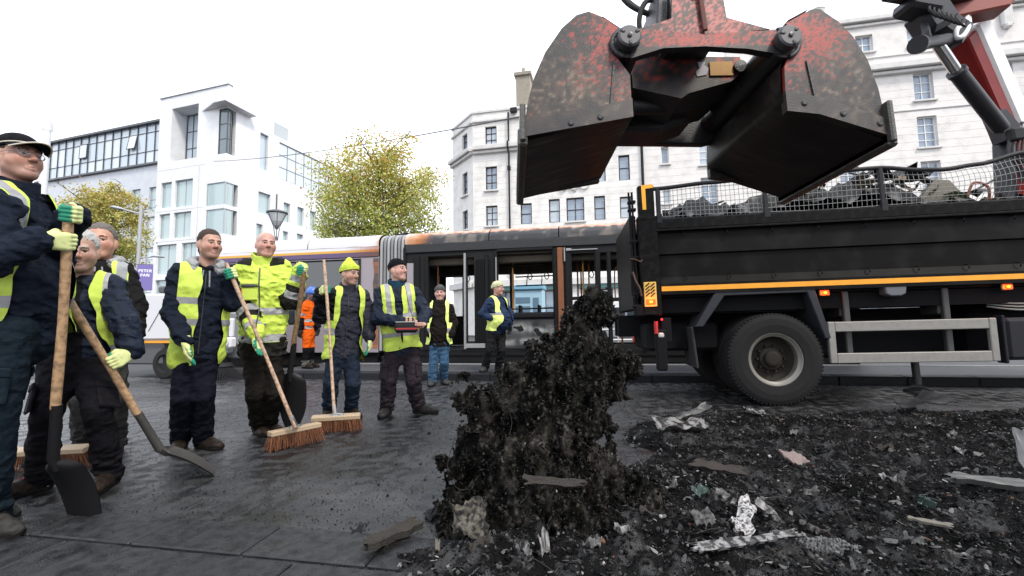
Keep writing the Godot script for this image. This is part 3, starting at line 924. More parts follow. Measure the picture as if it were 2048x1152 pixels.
func leafy(called: String, label: String, at: Vector3, height: float, crown_r: Vector3, crown_y: float, leaves: int, cols: Array, seed: int, leaf: float) -> void:
	var o := thing(called, label, "tree", Transform3D(Basis.IDENTITY, at))
	var rng := RandomNumberGenerator.new(); rng.seed = seed
	var bark := M("bark", Color(0.085, 0.075, 0.05), 0.9, 0.0, noise_tex("blotch", 0.01, 5, []), noise_tex("grit", 0.06, 5, []), 1.5, 0.6)
	var tr := MB.new()
	tr.tube(smooth_path(PackedVector3Array([Vector3(0, -0.1, 0), Vector3(0.05, height * 0.2, 0.03), Vector3(-0.04, height * 0.42, 0), Vector3(0.1, height * 0.7, 0.05), Vector3(0.05, height * 0.92, 0.0)]), 4), 0.05, 8)
	for k in tr.v.size():   # taper
		var y := tr.v[k].y
		var c := Vector3(0.03, y, 0.02)
		tr.v[k] = c + (tr.v[k] - c) * lerpf(4.2, 0.7, clampf(y / (height * 0.85), 0, 1))
	obj("trunk", tr, bark, o)
	var tips := []
	var limb := MB.new()
	for k in 30:
		var y0 := lerpf(height * 0.3, height * 0.86, pow(k / 29.0, 0.9))
		var a := k * 2.4 + rng.randf_range(-0.4, 0.4)
		var up := rng.randf_range(0.1, 0.75)
		var d := Vector3(cos(a), 0, sin(a))
		var q := crown_r * Vector3(d.x, 0, d.z) * rng.randf_range(0.55, 0.92)
		var e := Vector3(q.x, minf(y0 + up * crown_r.y * 0.9, crown_y + crown_r.y * 0.85), q.z)
		var s := Vector3(0, y0, 0)
		var m := s.lerp(e, 0.5) + Vector3(rng.randf_range(-0.3, 0.3), rng.randf_range(-0.25, 0.1), rng.randf_range(-0.3, 0.3))
		var pth := smooth_path(PackedVector3Array([s, m, e]), 4)
		var rr := PackedFloat32Array()
		for i in pth.size(): rr.append(lerpf(0.075, 0.012, float(i) / (pth.size() - 1)) * (1.2 - 0.6 * k / 29.0))
		limb.tube(pth, rr, 5)
		for t in 9:
			var bse := pth[2 + t % (pth.size() - 2)]
			var off := Vector3(rng.randfn(), rng.randfn() * 0.8 + 0.25, rng.randfn()) * crown_r * 0.23
			if ((bse + off - Vector3(0, crown_y, 0)) / crown_r).length() > 1.02: off *= 0.35
			limb.tube(PackedVector3Array([bse, bse + off * 0.5 + Vector3(0, 0.08, 0), bse + off]), PackedFloat32Array([0.02, 0.013, 0.005]), 4, false)
			tips.append(bse + off)
	obj("limb", limb, bark, o).set_meta("kind", "stuff")
	# leaves: a small bent leaf mesh, many copies round the twig ends
	var lf := MB.new()
	var w := leaf
	var L := [Vector3(0, 0, 0), Vector3(w * 0.45, w * 0.35, 0.12 * w), Vector3(w * 0.32, w * 0.8, 0.05 * w), Vector3(0, w * 1.15, -0.18 * w), Vector3(-w * 0.32, w * 0.8, 0.05 * w), Vector3(-w * 0.45, w * 0.35, 0.12 * w), Vector3(0, w * 0.55, -0.02 * w)]
	for k in 6: lf.tri(L[6], L[k], L[(k + 1) % 6])
	var mm := MultiMesh.new()
	mm.transform_format = MultiMesh.TRANSFORM_3D
	mm.use_colors = true
	mm.mesh = lf.mesh()
	var at_ := []; var cl := []
	var tries := 0
	while at_.size() < leaves and tries < leaves * 4:
		tries += 1
		var t: Vector3 = tips[rng.randi() % tips.size()]
		var p := t + Vector3(rng.randfn(), rng.randfn(), rng.randfn()) * 0.26 * crown_r.x / 3.0
		var e := (p - Vector3(0, crown_y, 0)) / crown_r
		if e.length() > 1.06 + 0.12 * sin(e.x * 7.0 + seed) * cos(e.y * 9.0): continue
		var B := Basis.from_euler(Vector3(rng.randf_range(-1.3, 1.3), rng.randf() * TAU, rng.randf_range(-1, 1))) * rng.randf_range(0.65, 1.25)
		at_.append(Transform3D(B, p))
		var auto := clampf(0.35 + e.y * 0.4 + rng.randfn() * 0.3, 0.0, 1.0)
		var c: Color = cols[0].lerp(cols[1], clampf(auto * 1.6, 0, 1))
		if auto > 0.62 and rng.randf() < 0.5: c = cols[2].lerp(cols[3], rng.randf())
		cl.append(c * rng.randf_range(0.86, 1.14))
	mm.instance_count = at_.size()
	for k in at_.size():
		mm.set_instance_transform(k, at_[k])
		mm.set_instance_color(k, cl[k])
	var mi := MultiMeshInstance3D.new()
	mi.name = "crown"
	mi.multimesh = mm
	var m := M("leaf", Color.WHITE, 0.6)
	m.backlight_enabled = true
	m.backlight = Color(0.7, 0.7, 0.35)
	mi.material_override = m
	mi.set_meta("kind", "stuff")
	o.add_child(mi, true)

func make_trees() -> void:
	leafy("plane_tree", "autumn plane tree with yellow green leaves rising behind the tram", Vector3(-6.45, 0.12, -21.0), 9.6, Vector3(3.55, 3.1, 3.3), 6.9, 32000, [Color(0.33, 0.39, 0.10), Color(0.53, 0.50, 0.15), Color(0.58, 0.36, 0.08), Color(0.52, 0.22, 0.06)], 11, 0.09)
	leafy("plane_tree", "rusty autumn tree behind the street lamp and the men on the left", Vector3(-21.7, 0.0, -23.0), 8.4, Vector3(2.35, 2.9, 2.4), 5.9, 25000, [Color(0.32, 0.34, 0.09), Color(0.48, 0.43, 0.13), Color(0.52, 0.36, 0.12), Color(0.42, 0.23, 0.09)], 12, 0.09)

func make_tram() -> void:
	var o := thing("burnt_tram", "burnt out city tram, black in its right half and white and purple on the left", "tram", S * Transform3D(Basis.IDENTITY, Vector3(0, 0, -9.5)))
	var ash := noise_tex("ash", 0.013, 6, [[0.0, 0.3], [0.45, 0.7], [0.6, 1.2], [0.7, 2.0], [1.0, 2.0]])
	var char_m := M("charred_metal", Color(0.014, 0.014, 0.015), 0.6, 0.0, noise_tex("blotch", 0.01, 5, []), noise_tex("grit", 0.06, 5, []), 0.5, 0.7)
	var soot := M("soot_metal", Color(0.009, 0.009, 0.010), 0.7)
	var bare := M("bare_metal", Color(0.30, 0.30, 0.30), 0.5, 0.4, noise_tex("blotch", 0.01, 5, []), null, 0, 0.5)
	var rust := M("rust_metal", Color(0.20, 0.070, 0.028), 0.8, 0.0, noise_tex("blotch", 0.01, 5, []), null, 0, 0.7)
	var mauve := M("mauve_panel", Color(0.27, 0.235, 0.255), 0.4, 0.1)
	var nz := FastNoiseLite.new(); nz.seed = 4; nz.frequency = 1.2; nz.fractal_octaves = 5
	var W := 2.4
	# --- right module x from -4.29 to 5: openings on the near and the far side
	var near := [[-3.72, 0.42, -2.86, 2.54], [-2.79, 0.6, -2.62, 2.48], [-2.08, 1.22, -0.86, 2.58], [-0.45, 0.52, 0.04, 2.47], [0.16, 0.52, 0.29, 2.47], [0.38, 0.52, 0.98, 2.47], [1.5, 1.2, 4.5, 2.5]]
	var b := MB.new()
	holed(b, -4.27, 5.0, 0.4, 2.62, 0.0, 0.09, near)
	obj("side_wall", b, char_m, o)
	b = MB.new()
	holed(b, -4.27, 5.0, 0.4, 2.62, -W + 0.09, 0.09, [[-3.5, 0.45, -2.25, 2.36], [-2.15, 1.1, -0.72, 2.38], [-0.55, 0.45, 1.05, 2.36], [-4.1, 1.2, -3.6, 2.3], [1.5, 1.2, 4.6, 2.3]])
	obj("far_wall", b, char_m, o)
	b = MB.new()
	b.box(Vector3(0.36, 0.34, -W * 0.5), Vector3(9.2, 0.1, W - 0.02))
	obj("floor", b, soot, o)
	b = MB.new()
	b.box(Vector3(0.36, 2.56, -W * 0.5), Vector3(9.2, 0.05, W - 0.22))
	b.box(Vector3(0.36, 2.44, -0.32), Vector3(9.1, 0.16, 0.12), 0.02)
	b.box(Vector3(0.36, 2.40, -W + 0.35), Vector3(9.1, 0.2, 0.2), 0.02)
	obj("ceiling", b, M("smoked_ceiling", Color(0.09, 0.075, 0.055), 0.8, 0.0, noise_tex("blotch", 0.01, 5, []), null, 0, 1.0), o)
	b = MB.new()
	b.box(Vector3(0.36, 0.24, -0.12), Vector3(9.24, 0.24, 0.16), 0.02)
	b.box(Vector3(0.36, 0.2, -W * 0.5), Vector3(8.8, 0.2, W - 0.5))
	obj("skirt", b, soot, o)
	b = MB.new()
	b.box(Vector3(0.36, 2.73, -0.02), Vector3(9.24, 0.21, 0.12), 0.02)
	obj("cant_rail", b, M("char_rail", Color(0.018, 0.019, 0.022), 0.45, 0.1, noise_tex("speck", 0.09, 3, []), noise_tex("grit", 0.06, 5, []), 0.6, 0.4), o)
	# roof shrouds: three curved panels per side, scorched
	var rm := M("scorched_roof", Color.WHITE, 0.42, 0.15, null, noise_tex("grit", 0.06, 5, []), 0.4, 0.6)
	for k in 4:
		var x0: float = [-4.29, -2.27, -0.71, 0.85][k] + 0.012
		var x1: float = [-2.27, -0.71, 0.85, 5.0][k] - 0.012
		var sh := roof_sheet(x0, x1, W, nz, func(x: float, t: float) -> Color:
			var n := nz.get_noise_2d(x * 1.3 + 5.0, t * 2.2)
			var f := nz.get_noise_2d(x * 5.0, t * 9.0)
			var c := Color(0.035, 0.035, 0.037).lerp(Color(0.14, 0.12, 0.105), smoothstep(0.08, 0.40, n + f * 0.35 + 0.12 * sin(x * 2.0)))
			if t > 0.09: c = c.lerp(Color(0.50, 0.16, 0.06).lerp(Color(0.58, 0.38, 0.29), clampf(f * 1.5 + 0.5, 0, 1)), smoothstep(0.10, 0.17, t + 0.04 * f))
			var e := x + 4.3 + 0.25 * n - 0.5 * t
			c = c.lerp(Color(0.42, 0.15, 0.035), (1.0 - smoothstep(0.2, 0.75, e)) * 0.9)
			return c.lerp(Color(0.66, 0.56, 0.5), (1.0 - smoothstep(-0.3, 0.3, e - t * 0.6)) * 0.9))
		obj("roof_panel", sh, rm, o)
	# door frames, posts and the window frame, proud of the wall
	b = MB.new()
	for q in [[-3.98, 2.56, 0.14], [-3.74, 2.56, 0.08], [-2.33, 2.54, 0.07], [-2.12, 2.6, 0.07], [-0.8, 2.6, 0.06], [-0.53, 2.5, 0.1], [0.1, 2.5, 0.08], [0.335, 2.5, 0.07], [1.04, 2.5, 0.09]]:
		b.box(Vector3(q[0], 0.41 + (q[1] - 0.41) * 0.5, 0.022), Vector3(q[2], q[1] - 0.41, 0.05), 0.012)
	b.box(Vector3(-1.47, 1.15, 0.025), Vector3(1.24, 0.1, 0.06), 0.015)
	b.box(Vector3(-1.47, 2.6, 0.022), Vector3(1.24, 0.06, 0.05), 0.012)
	b.box(Vector3(-0.2, 1.5, -0.03), Vector3(0.5, 0.07, 0.05), 0.01)
	b.box(Vector3(0.68, 1.46, -0.03), Vector3(0.6, 0.08, 0.05), 0.01)
	obj("door_frame", b, soot, o)
	b = MB.new()
	b.box(Vector3(-2.83, 1.5, 0.026), Vector3(0.05, 2.15, 0.05), 0.01)
	b.box(Vector3(-2.6, 0.5, 0.03), Vector3(0.46, 0.1, 0.03), 0.01)
	b.box(Vector3(-2.1, 2.0, 0.062), Vector3(0.02, 0.9, 0.03))
	b.box(Vector3(-0.5, 2.55, 0.05), Vector3(0.12, 0.06, 0.04), 0.01)
	b.box(Vector3(-0.2, 2.545, 0.02), Vector3(0.62, 0.02, 0.05))
	b.box(Vector3(-0.59, 2.45, 0.06), Vector3(0.025, 0.3, 0.03))
	obj("door_edge", b, bare, o)
	b = MB.new()
	for k in 8: b.box(Vector3(-2.57 + k * 0.045, 1.48, 0.012), Vector3(0.025, 1.9, 0.03), 0.006)
	obj("folded_door", b, soot, o)
	b = MB.new()
	b.box(Vector3(-0.69, 1.52, 0.02), Vector3(0.13, 2.18, 0.05), 0.015)
	obj("rust_pillar", b, rust, o)
	# scorched lower panel under the window
	var pan := MB.new()
	pan.sheet(46, 26, func(i: int, j: int) -> Vector3:
		var x := -2.05 + 1.2 * i / 46.0; var y := 0.44 + 0.62 * j / 26.0
		return Vector3(x, y, 0.012 + 0.012 * sin(y * 9.0 + x * 2.0) + 0.008 * nz.get_noise_2d(x * 2.0, y * 2.0)))
	for k in pan.v.size():
		var p := pan.v[k]
		var n := nz.get_noise_2d(p.x * 1.5, p.y * 3.0) + 0.5 * nz.get_noise_2d(p.x * 6.0, p.y * 2.0)
		var band := exp(-pow((p.y - 0.86 + 0.12 * p.x + 0.15) / 0.1, 2.0)) + 0.9 * exp(-pow((p.y - 0.55 - 0.12 * (p.x + 1.9)) / 0.06, 2.0)) * smoothstep(-0.9, -1.7, p.x)
		pan.c[k] = Color(0.03, 0.03, 0.032).lerp(Color(0.34, 0.34, 0.33), clampf(band * (0.55 + n), 0.0, 1.0))
	obj("scorched_panel", pan, M("ash_panel", Color.WHITE, 0.5, 0.15), o)
	# inside: poles, rails, loops
	var yel := M("yellow_pole", Color(0.52, 0.22, 0.02), 0.4)
	for q in [[-3.6, -0.35], [-3.15, -1.0], [-2.95, -1.7], [-1.85, -0.6], [-0.36, -1.0], [-0.22, -0.5], [-0.1, -1.4], [0.6, -0.6], [-0.3, -1.8], [1.2, -0.9]]:
		b = MB.new()
		b.tube(PackedVector3Array([Vector3(q[0], 0.4, q[1]), Vector3(q[0], 2.42, q[1])]), 0.019, 8)
		obj("pole", b, yel if int(q[0] * 100) % 3 != 0 else rust, o)
	for x in [0.52, 0.68]:   # a hoop rail in the last doorway
		b = MB.new()
		b.tube(smooth_path(PackedVector3Array([Vector3(x - 0.05, 1.5, -0.4), Vector3(x - 0.05, 2.05, -0.4), Vector3(x + 0.02, 2.2, -0.4), Vector3(x + 0.09, 2.05, -0.4), Vector3(x + 0.09, 1.5, -0.4)])), 0.016, 6)
		obj("hoop_rail", b, rust, o)
	b = MB.new()
	for y in [1.36, 1.98, 2.22, 2.3]: b.tube(PackedVector3Array([Vector3(-2.05, y, -W + 0.3), Vector3(-0.85, y + 0.01, -W + 0.3)]), 0.02, 6)
	b.tube(PackedVector3Array([Vector3(-2.0, 2.3, -0.5), Vector3(-0.9, 2.34, -0.5)]), 0.022, 6)
	b.tube(PackedVector3Array([Vector3(-2.0, 1.3, -0.3), Vector3(-0.9, 1.32, -0.3)]), 0.016, 6)
	for x in [-1.75, -1.35, -0.95]: b.tube(PackedVector3Array([Vector3(x, 1.98, -W + 0.3), Vector3(x + 0.02, 2.24, -W + 0.3)]), 0.014, 6)
	obj("grab_rail", b, soot, o)
	for x in [-3.05, -1.5, -1.1, -0.05]:
		b = MB.new()
		b.tube(smooth_path(PackedVector3Array([Vector3(x, 2.4, -0.9), Vector3(x + 0.02, 2.2, -0.9), Vector3(x + 0.07, 2.1, -0.9), Vector3(x + 0.02, 2.02, -0.9), Vector3(x - 0.04, 2.1, -0.9), Vector3(x, 2.2, -0.9)])), 0.012, 5)
		obj("strap", b, soot, o)
	for x in [-1.7, 1.9]:   # burnt seat frames
		b = MB.new()
		for s in [0.0, 0.5]:
			b.box(Vector3(x + s, 0.85, -1.95), Vector3(0.42, 0.05, 0.42), 0.02)
			b.box(Vector3(x + s - 0.2, 1.15, -1.95), Vector3(0.05, 0.6, 0.42), 0.02)
			b.box(Vector3(x + s, 0.6, -1.95), Vector3(0.08, 0.5, 0.3))
		obj("seat_frame", b, soot, o)
	# --- bellows between the modules: each fold is a hoop
	var prof := []
	for k in 15:
		var t := k / 14.0
		prof.append(roof_point(t, W))
	for k in 7:
		b = MB.new()
		var x := -4.86 + k * 0.088
		var pts := PackedVector3Array([Vector3(x, 0.4, 0.0), Vector3(x, 1.5, 0.015), Vector3(x, 2.55, 0.0)])
		for q in prof: pts.append(Vector3(x, q.x - 0.05, q.y))
		pts.append(Vector3(x, 2.5, -W)); pts.append(Vector3(x, 0.4, -W))
		b.tube(pts, 0.036, 8)
		obj("bellows_fold", b, M("bellows", Color(0.17, 0.17, 0.175), 0.6) if k % 2 else M("bellows_pale", Color(0.27, 0.27, 0.275), 0.55), o)
	b = MB.new()
	b.box(Vector3(-4.6, 1.65, -W * 0.5), Vector3(0.6, 2.5, W - 0.06))
	obj("bellows_core", b, soot, o)
	b = MB.new()
	b.box(Vector3(-4.27, 1.6, 0.01), Vector3(0.06, 2.35, 0.1), 0.02)
	b.prism(P2([-4.75, 3.18, -4.45, 3.22, -4.2, 3.16, -4.5, 3.1]), -0.9, -0.4, Transform3D.IDENTITY, 0.01)
	obj("end_frame", b, soot, o)
	b = MB.new()
	b.box(Vector3(-4.12, 1.75, 0.003), Vector3(0.22, 1.3, 0.03), 0.01)
	obj("end_panel", b, mauve, o)
	# --- left module, still painted, x from -9.75 to -4.92
	b = MB.new()
	holed(b, -9.75, -4.92, 0.36, 2.6, 0.0, 0.09, [[-7.0, 1.02, -5.42, 2.56], [-9.3, 1.02, -7.1, 2.56]])
	holed(b, -9.75, -4.92, 0.36, 2.6, -W + 0.09, 0.09, [[-9.2, 1.1, -5.4, 2.4]])
	obj("painted_side", b, mauve, o)
	b = MB.new()
	for x in [-5.4, -7.05, -9.35]: b.box(Vector3(x, 1.46, 0.014), Vector3(0.035, 2.2, 0.03), 0.006)
	obj("side_trim", b, M("trim_black", Color(0.02, 0.02, 0.022), 0.4), o)
	for q in [[-7.0, -5.42], [-9.3, -7.1]]:
		b = MB.new()
		b.box(Vector3((q[0] + q[1]) * 0.5, 1.79, -0.035), Vector3(q[1] - q[0], 1.54, 0.02))
		var w := obj("window", b, M("tram_frame", Color(0.015, 0.015, 0.017), 0.5), o)
		b = MB.new()
		b.box(Vector3((q[0] + q[1]) * 0.5, 1.79, -0.018), Vector3(q[1] - q[0] - 0.08, 1.46, 0.01))
		obj("pane", b, glass_pane("tram_glass", Color(0.025, 0.03, 0.032)), w)
	b = MB.new()
	for k in 40:   # the purple band, orange line above it, browned towards the fire
		var x := -9.75 + 4.83 * k / 40.0
		var t := smoothstep(-6.0, -4.95, x)
		b.col = Color(0.085, 0.05, 0.13).lerp(Color(0.10, 0.035, 0.02), t)
		b.quad(Vector3(x, 2.6, 0.022), Vector3(x + 0.12075, 2.6, 0.022), Vector3(x + 0.12075, 2.71, 0.022), Vector3(x, 2.71, 0.022))
		b.col = Color(0.60, 0.32, 0.03).lerp(Color(0.35, 0.10, 0.02), t)
		b.quad(Vector3(x, 2.71, 0.022), Vector3(x + 0.12075, 2.71, 0.022), Vector3(x + 0.12075, 2.765, 0.022), Vector3(x, 2.765, 0.022))
		b.col = Color(0.5, 0.49, 0.5).lerp(Color(0.30, 0.16, 0.12), t)
		b.quad(Vector3(x, 2.765, 0.022), Vector3(x + 0.12075, 2.765, 0.022), Vector3(x + 0.12075, 2.84, 0.006), Vector3(x, 2.84, 0.006))
	obj("colour_band", b, M("band_paint", Color.WHITE, 0.3), o)
	b = MB.new()
	b.box(Vector3(-7.34, 2.7, -0.05), Vector3(4.8, 0.24, 0.1))
	b.box(Vector3(-7.34, 2.65, -W * 0.5), Vector3(4.8, 0.1, W - 0.2))
	b.box(Vector3(-7.34, 0.3, -W * 0.5), Vector3(4.8, 0.1, W - 0.2))
	b.box(Vector3(-9.73, 1.6, -W * 0.5), Vector3(0.05, 2.4, W - 0.2))
	obj("inner_frame", b, soot, o)
	b = MB.new()
	for k in 24:   # paint burnt to brown at the end pillar
		var y := 0.45 + 2.1 * k / 24.0
		b.col = Color(0.30, 0.11, 0.04).lerp(Color(0.06, 0.05, 0.05), clampf(0.5 + nz.get_noise_2d(y * 2.0, 3.0) * 1.6, 0, 1))
		b.quad(Vector3(-5.06 + 0.03 * nz.get_noise_2d(y * 3.0, 1.0), y, 0.006), Vector3(-4.93, y, 0.006), Vector3(-4.93, y + 0.0875, 0.006), Vector3(-5.06 + 0.03 * nz.get_noise_2d((y + 0.0875) * 3.0, 1.0), y + 0.0875, 0.006))
	obj("burnt_edge", b, M("burnt_paint", Color.WHITE, 0.6), o)
	for q in [[-9.75, -9.2], [-9.18, -6.8], [-6.78, -4.93]]:
		var sh := roof_sheet(q[0], q[1], W, nz, func(x: float, _t: float) -> Color: return Color(0.60, 0.585, 0.60).lerp(Color(0.42, 0.24, 0.14), smoothstep(-5.05, -4.9, x)))
		obj("roof_panel", sh, M("white_roof", Color.WHITE, 0.3), o)
	b = MB.new()
	b.box(Vector3(-7.34, 0.18, -0.2), Vector3(4.7, 0.3, 0.2), 0.02)
	obj("skirt", b, soot, o)

func roof_point(t: float, W: float) -> Vector2:   # (y, z) over the roof from the near edge to the far edge
	var a := t * PI
	var c := cos(a); var s := sin(a)
	return Vector2(2.84 + 0.36 * pow(absf(s), 0.55), -W * 0.5 + W * 0.5 * signf(c) * pow(absf(c), 0.6))

func roof_sheet(x0: float, x1: float, W: float, nz: FastNoiseLite, tint: Callable) -> MB:
	var b := MB.new()
	var n := int((x1 - x0) / 0.05)
	b.sheet(n, 36, func(i: int, j: int) -> Vector3:
		var q := roof_point(j / 36.0, W)
		var x := lerpf(x0, x1, float(i) / n)
		return Vector3(x, q.x + 0.012 * nz.get_noise_2d(x * 1.5, j * 0.12), q.y + (0.012 if j < 3 else 0.0)))
	for k in b.v.size():
		var j: int = k / (n + 1)
		b.c[k] = tint.call(b.v[k].x, j / 36.0)
	return b

func make_sweeper() -> void:
	var o := thing("road_sweeper", "white and grey compact road sweeper parked behind the row of men", "sweeper", S * Transform3D(Basis.IDENTITY, Vector3(-8.45, -0.02, -7.3)))
	var wh := M("sweeper_white", Color(0.55, 0.55, 0.57), 0.35)
	var gr := M("sweeper_grey", Color(0.07, 0.073, 0.078), 0.6)
	var dk := M("sweeper_dark", Color(0.02, 0.02, 0.022), 0.7)
	var b := MB.new()
	b.prism(P2([-1.2, 0.78, 0.32, 0.78, 0.36, 1.55, 0.25, 1.68, -1.15, 1.72, -1.25, 1.5]), -1.2, 0.0, Transform3D.IDENTITY, 0.03)
	obj("hopper", b, wh, o)
	b = MB.new()
	b.beam(Vector3(-0.25, 0.95, 0.004), Vector3(0.05, 1.42, 0.004), 0.012, 0.01)
	b.beam(Vector3(0.05, 1.42, 0.004), Vector3(0.3, 1.42, 0.004), 0.012, 0.01)
	obj("panel_groove", b, gr, o)
	b = MB.new(); b.box(Vector3(-0.45, 0.74, 0.006), Vector3(1.55, 0.05, 0.012))
	obj("orange_stripe", b, M("sweeper_orange", Color(0.65, 0.27, 0.01), 0.4), o)
	b = MB.new(); b.box(Vector3(0.1, 1.78, -0.4), Vector3(0.5, 0.14, 0.7), 0.03)
	b.box(Vector3(-0.6, 0.5, -0.6), Vector3(1.3, 0.42, 1.1), 0.03)
	b.box(Vector3(1.0, 0.55, -0.6), Vector3(1.6, 0.3, 1.0), 0.03)
	obj("chassis", b, gr, o)
	b = MB.new(); b.box(Vector3(1.45, 0.9, -0.3), Vector3(0.3, 0.8, 0.7), 0.03)
	b.box(Vector3(0.8, 1.0, -0.8), Vector3(0.9, 0.9, 0.8), 0.05)
	obj("cab_side", b, M("sweeper_mid", Color(0.22, 0.23, 0.24), 0.5), o)
	for x in [0.12, 1.2]:
		b = MB.new()
		b.lathe(P2([0.0, -0.1, 0.18, -0.1, 0.27, -0.09, 0.31, -0.05, 0.31, 0.05, 0.27, 0.09, 0.18, 0.1, 0.16, 0.05, 0.0, 0.05]), 28, Transform3D(Basis(Vector3.RIGHT, PI / 2), Vector3(x, 0.31, -0.12)))
		obj("wheel", b, M("tyre", Color.WHITE), o)
	b = MB.new(); b.tube(PackedVector3Array([Vector3(0.24, 1.85, -0.2), Vector3(0.24, 1.97, -0.2)]), 0.06, 10)
	obj("beacon", b, M("amber_plastic", Color(0.6, 0.2, 0.01), 0.3), o)
	b = MB.new()
	b.box(Vector3(1.72, 0.72, 0.1), Vector3(0.16, 0.2, 0.16), 0.03)
	b.box(Vector3(1.7, 1.0, 0.05), Vector3(0.08, 0.35, 0.08), 0.02)
	b.lathe(P2([0.035, 0.0, 0.055, 0.02, 0.055, 0.03, 0.0, 0.012]), 12, Transform3D(Basis(Vector3.RIGHT, PI / 2), Vector3(1.72, 0.72, 0.18)))
	obj("work_lamp", b, wh, o)
	b = MB.new()   # side brush: a skirt of bristles
	for k in 90:
		var a := TAU * k / 90
		b.beam(Vector3(1.5 + cos(a) * 0.2, 0.28, 0.1 + sin(a) * 0.2), Vector3(1.5 + cos(a) * 0.42, 0.02, 0.1 + sin(a) * 0.42), 0.008, 0.008)
	b.lathe(P2([0.0, 0.34, 0.2, 0.34, 0.24, 0.28, 0.0, 0.26]), 20, Transform3D(Basis.IDENTITY, Vector3(1.5, 0, 0.1)))
	obj("side_brush", b, dk, o)
	b = MB.new(); b.tube(PackedVector3Array([Vector3(1.3, 0.5, -0.3), Vector3(1.5, 0.42, 0.1), Vector3(1.5, 0.3, 0.1)]), 0.04, 8)
	obj("brush_arm", b, dk, o)

func make_truck() -> void:
	var T := Transform3D(Basis(Vector3.UP, deg_to_rad(-7.5)) * Basis(Vector3(0, 0, 1), deg_to_rad(0.75)) * Basis.from_scale(Vector3(0.975, 1, 1)), Vector3(1.60, -0.02, -5.40))
	var o := thing("tipper_truck", "black tipper truck with an orange side stripe and a mesh topped body", "truck", T)
	var grime := noise_tex("blotch", 0.01, 5, [])
	var grit := noise_tex("grit", 0.06, 5, [])
	var dusty := noise_tex("dusty", 0.012, 6, [[0.0, 0.40], [0.45, 0.46], [0.7, 0.60], [1.0, 0.72]])
	var body := M("truck_black", Color(0.026, 0.0245, 0.024), 0.5, 0.0, dusty, grit, 0.05, 2.6)
	body.metallic_specular = 0.2
	var body2 := M("truck_frame", Color(0.028, 0.027, 0.027), 0.45, 0.0, dusty, grit, 0.10, 0.6)
	body2.metallic_specular = 0.2
	var dark := M("truck_under", Color(0.006, 0.006, 0.007), 0.9)
	var L := 5.6
	# body side: a folded profile, swept along the truck
	var b := MB.new()
	var prof := P2([-0.02, 2.12, 0.0, 1.83, -0.035, 1.815, -0.035, 1.545, 0.035, 1.46, 0.035, 1.33, -0.06, 1.33, -0.06, 2.12])
	var along := Transform3D(Basis(Vector3(0, 0, 1), Vector3(0, 1, 0), Vector3(-1, 0, 0)), Vector3.ZERO)   # profile x -> truck z, y -> y, depth -> -x
	b.prism(prof, -L, -0.245, along, 0.0)
	obj("body_side", b, body, o)
	b = MB.new()
	b.box(Vector3(L * 0.5 + 0.1, 2.2, -0.02), Vector3(L - 0.2, 0.15, 0.11), 0.02)
	b.box(Vector3(L * 0.5 + 0.1, 2.12, 0.005), Vector3(L - 0.22, 0.03, 0.1), 0.008)
	obj("top_rail", b, body2, o)
	b = MB.new()
	b.box(Vector3(L * 0.5 + 0.12, 1.4, 0.037), Vector3(L - 0.26, 0.058, 0.006))
	obj("reflective_stripe", b, M("stripe_orange", Color(0.75, 0.30, 0.004), 0.35, 0.0, noise_tex("smear", 0.012, 4, []), null, 0, 0.8), o)
	b = MB.new()
	b.box(Vector3(0.12, 1.68, -0.02), Vector3(0.246, 1.2, 0.13), 0.015)
	b.box(Vector3(0.12, 2.49, -0.02), Vector3(0.2, 0.42, 0.1), 0.012)
	b.box(Vector3(0.12, 2.28, -0.02), Vector3(0.25, 0.05, 0.14), 0.01)
	obj("corner_post", b, body2, o)
	b = MB.new()
	b.prism(P2([0.07, 2.39, 0.115, 2.39, 0.115, 2.655, 0.21, 2.66, 0.21, 2.705, 0.065, 2.7]), 0.031, 0.037)
	obj("corner_marker", b, M("marker_orange", Color(0.72, 0.33, 0.01), 0.4), o)
	for k in 9:   # small tarpaulin hooks under the flare and the rail
		for y in [1.56, 2.09]:
			var hb := MB.new()
			var hx := 0.55 + k * 0.52
			hb.tube(smooth_path(PackedVector3Array([Vector3(hx, y, -0.02), Vector3(hx, y - 0.01, 0.03), Vector3(hx, y - 0.04, 0.04), Vector3(hx + 0.005, y - 0.05, 0.02)]), 3), 0.006, 5)
			obj("hook", hb, body2, o)
	# tailgate with its hinges, chains and hooks at the rear
	b = MB.new()
	b.box(Vector3(-0.05, 1.75, -0.87), Vector3(0.08, 1.2, 1.66), 0.02)
	obj("tailgate", b, body, o)
	b = MB.new()
	for x in [-0.045, -0.085]: b.tube(PackedVector3Array([Vector3(x, 1.3, 0.03), Vector3(x - 0.01, 2.62, 0.03)]), 0.014, 6)
	for y in [1.2, 1.35, 1.8, 2.0, 2.4, 2.5]: b.box(Vector3(-0.06, y, 0.0), Vector3(0.1, 0.035, 0.09), 0.008)
	b.box(Vector3(-0.07, 1.48, 0.01), Vector3(0.09, 0.25, 0.06), 0.015)
	b.box(Vector3(-0.02, 1.14, 0.0), Vector3(0.14, 0.14, 0.09), 0.02)
	obj("tailgate_hinge", b, dark, o)
	b = MB.new()
	b.tube(smooth_path(PackedVector3Array([Vector3(-0.12, 1.78, 0.06), Vector3(-0.06, 1.77, 0.08), Vector3(0.0, 1.74, 0.08), Vector3(0.03, 1.76, 0.07)])), 0.008, 5)
	b.tube(smooth_path(PackedVector3Array([Vector3(-0.09, 1.62, 0.05), Vector3(-0.06, 1.5, 0.07), Vector3(-0.02, 1.42, 0.07), Vector3(0.0, 1.32, 0.06)])), 0.012, 5)
	obj("tailgate_chain", b, M("chain_rust", Color(0.09, 0.05, 0.035), 0.7, 0.3), o)
	# bed floor, far side and front wall
	b = MB.new()
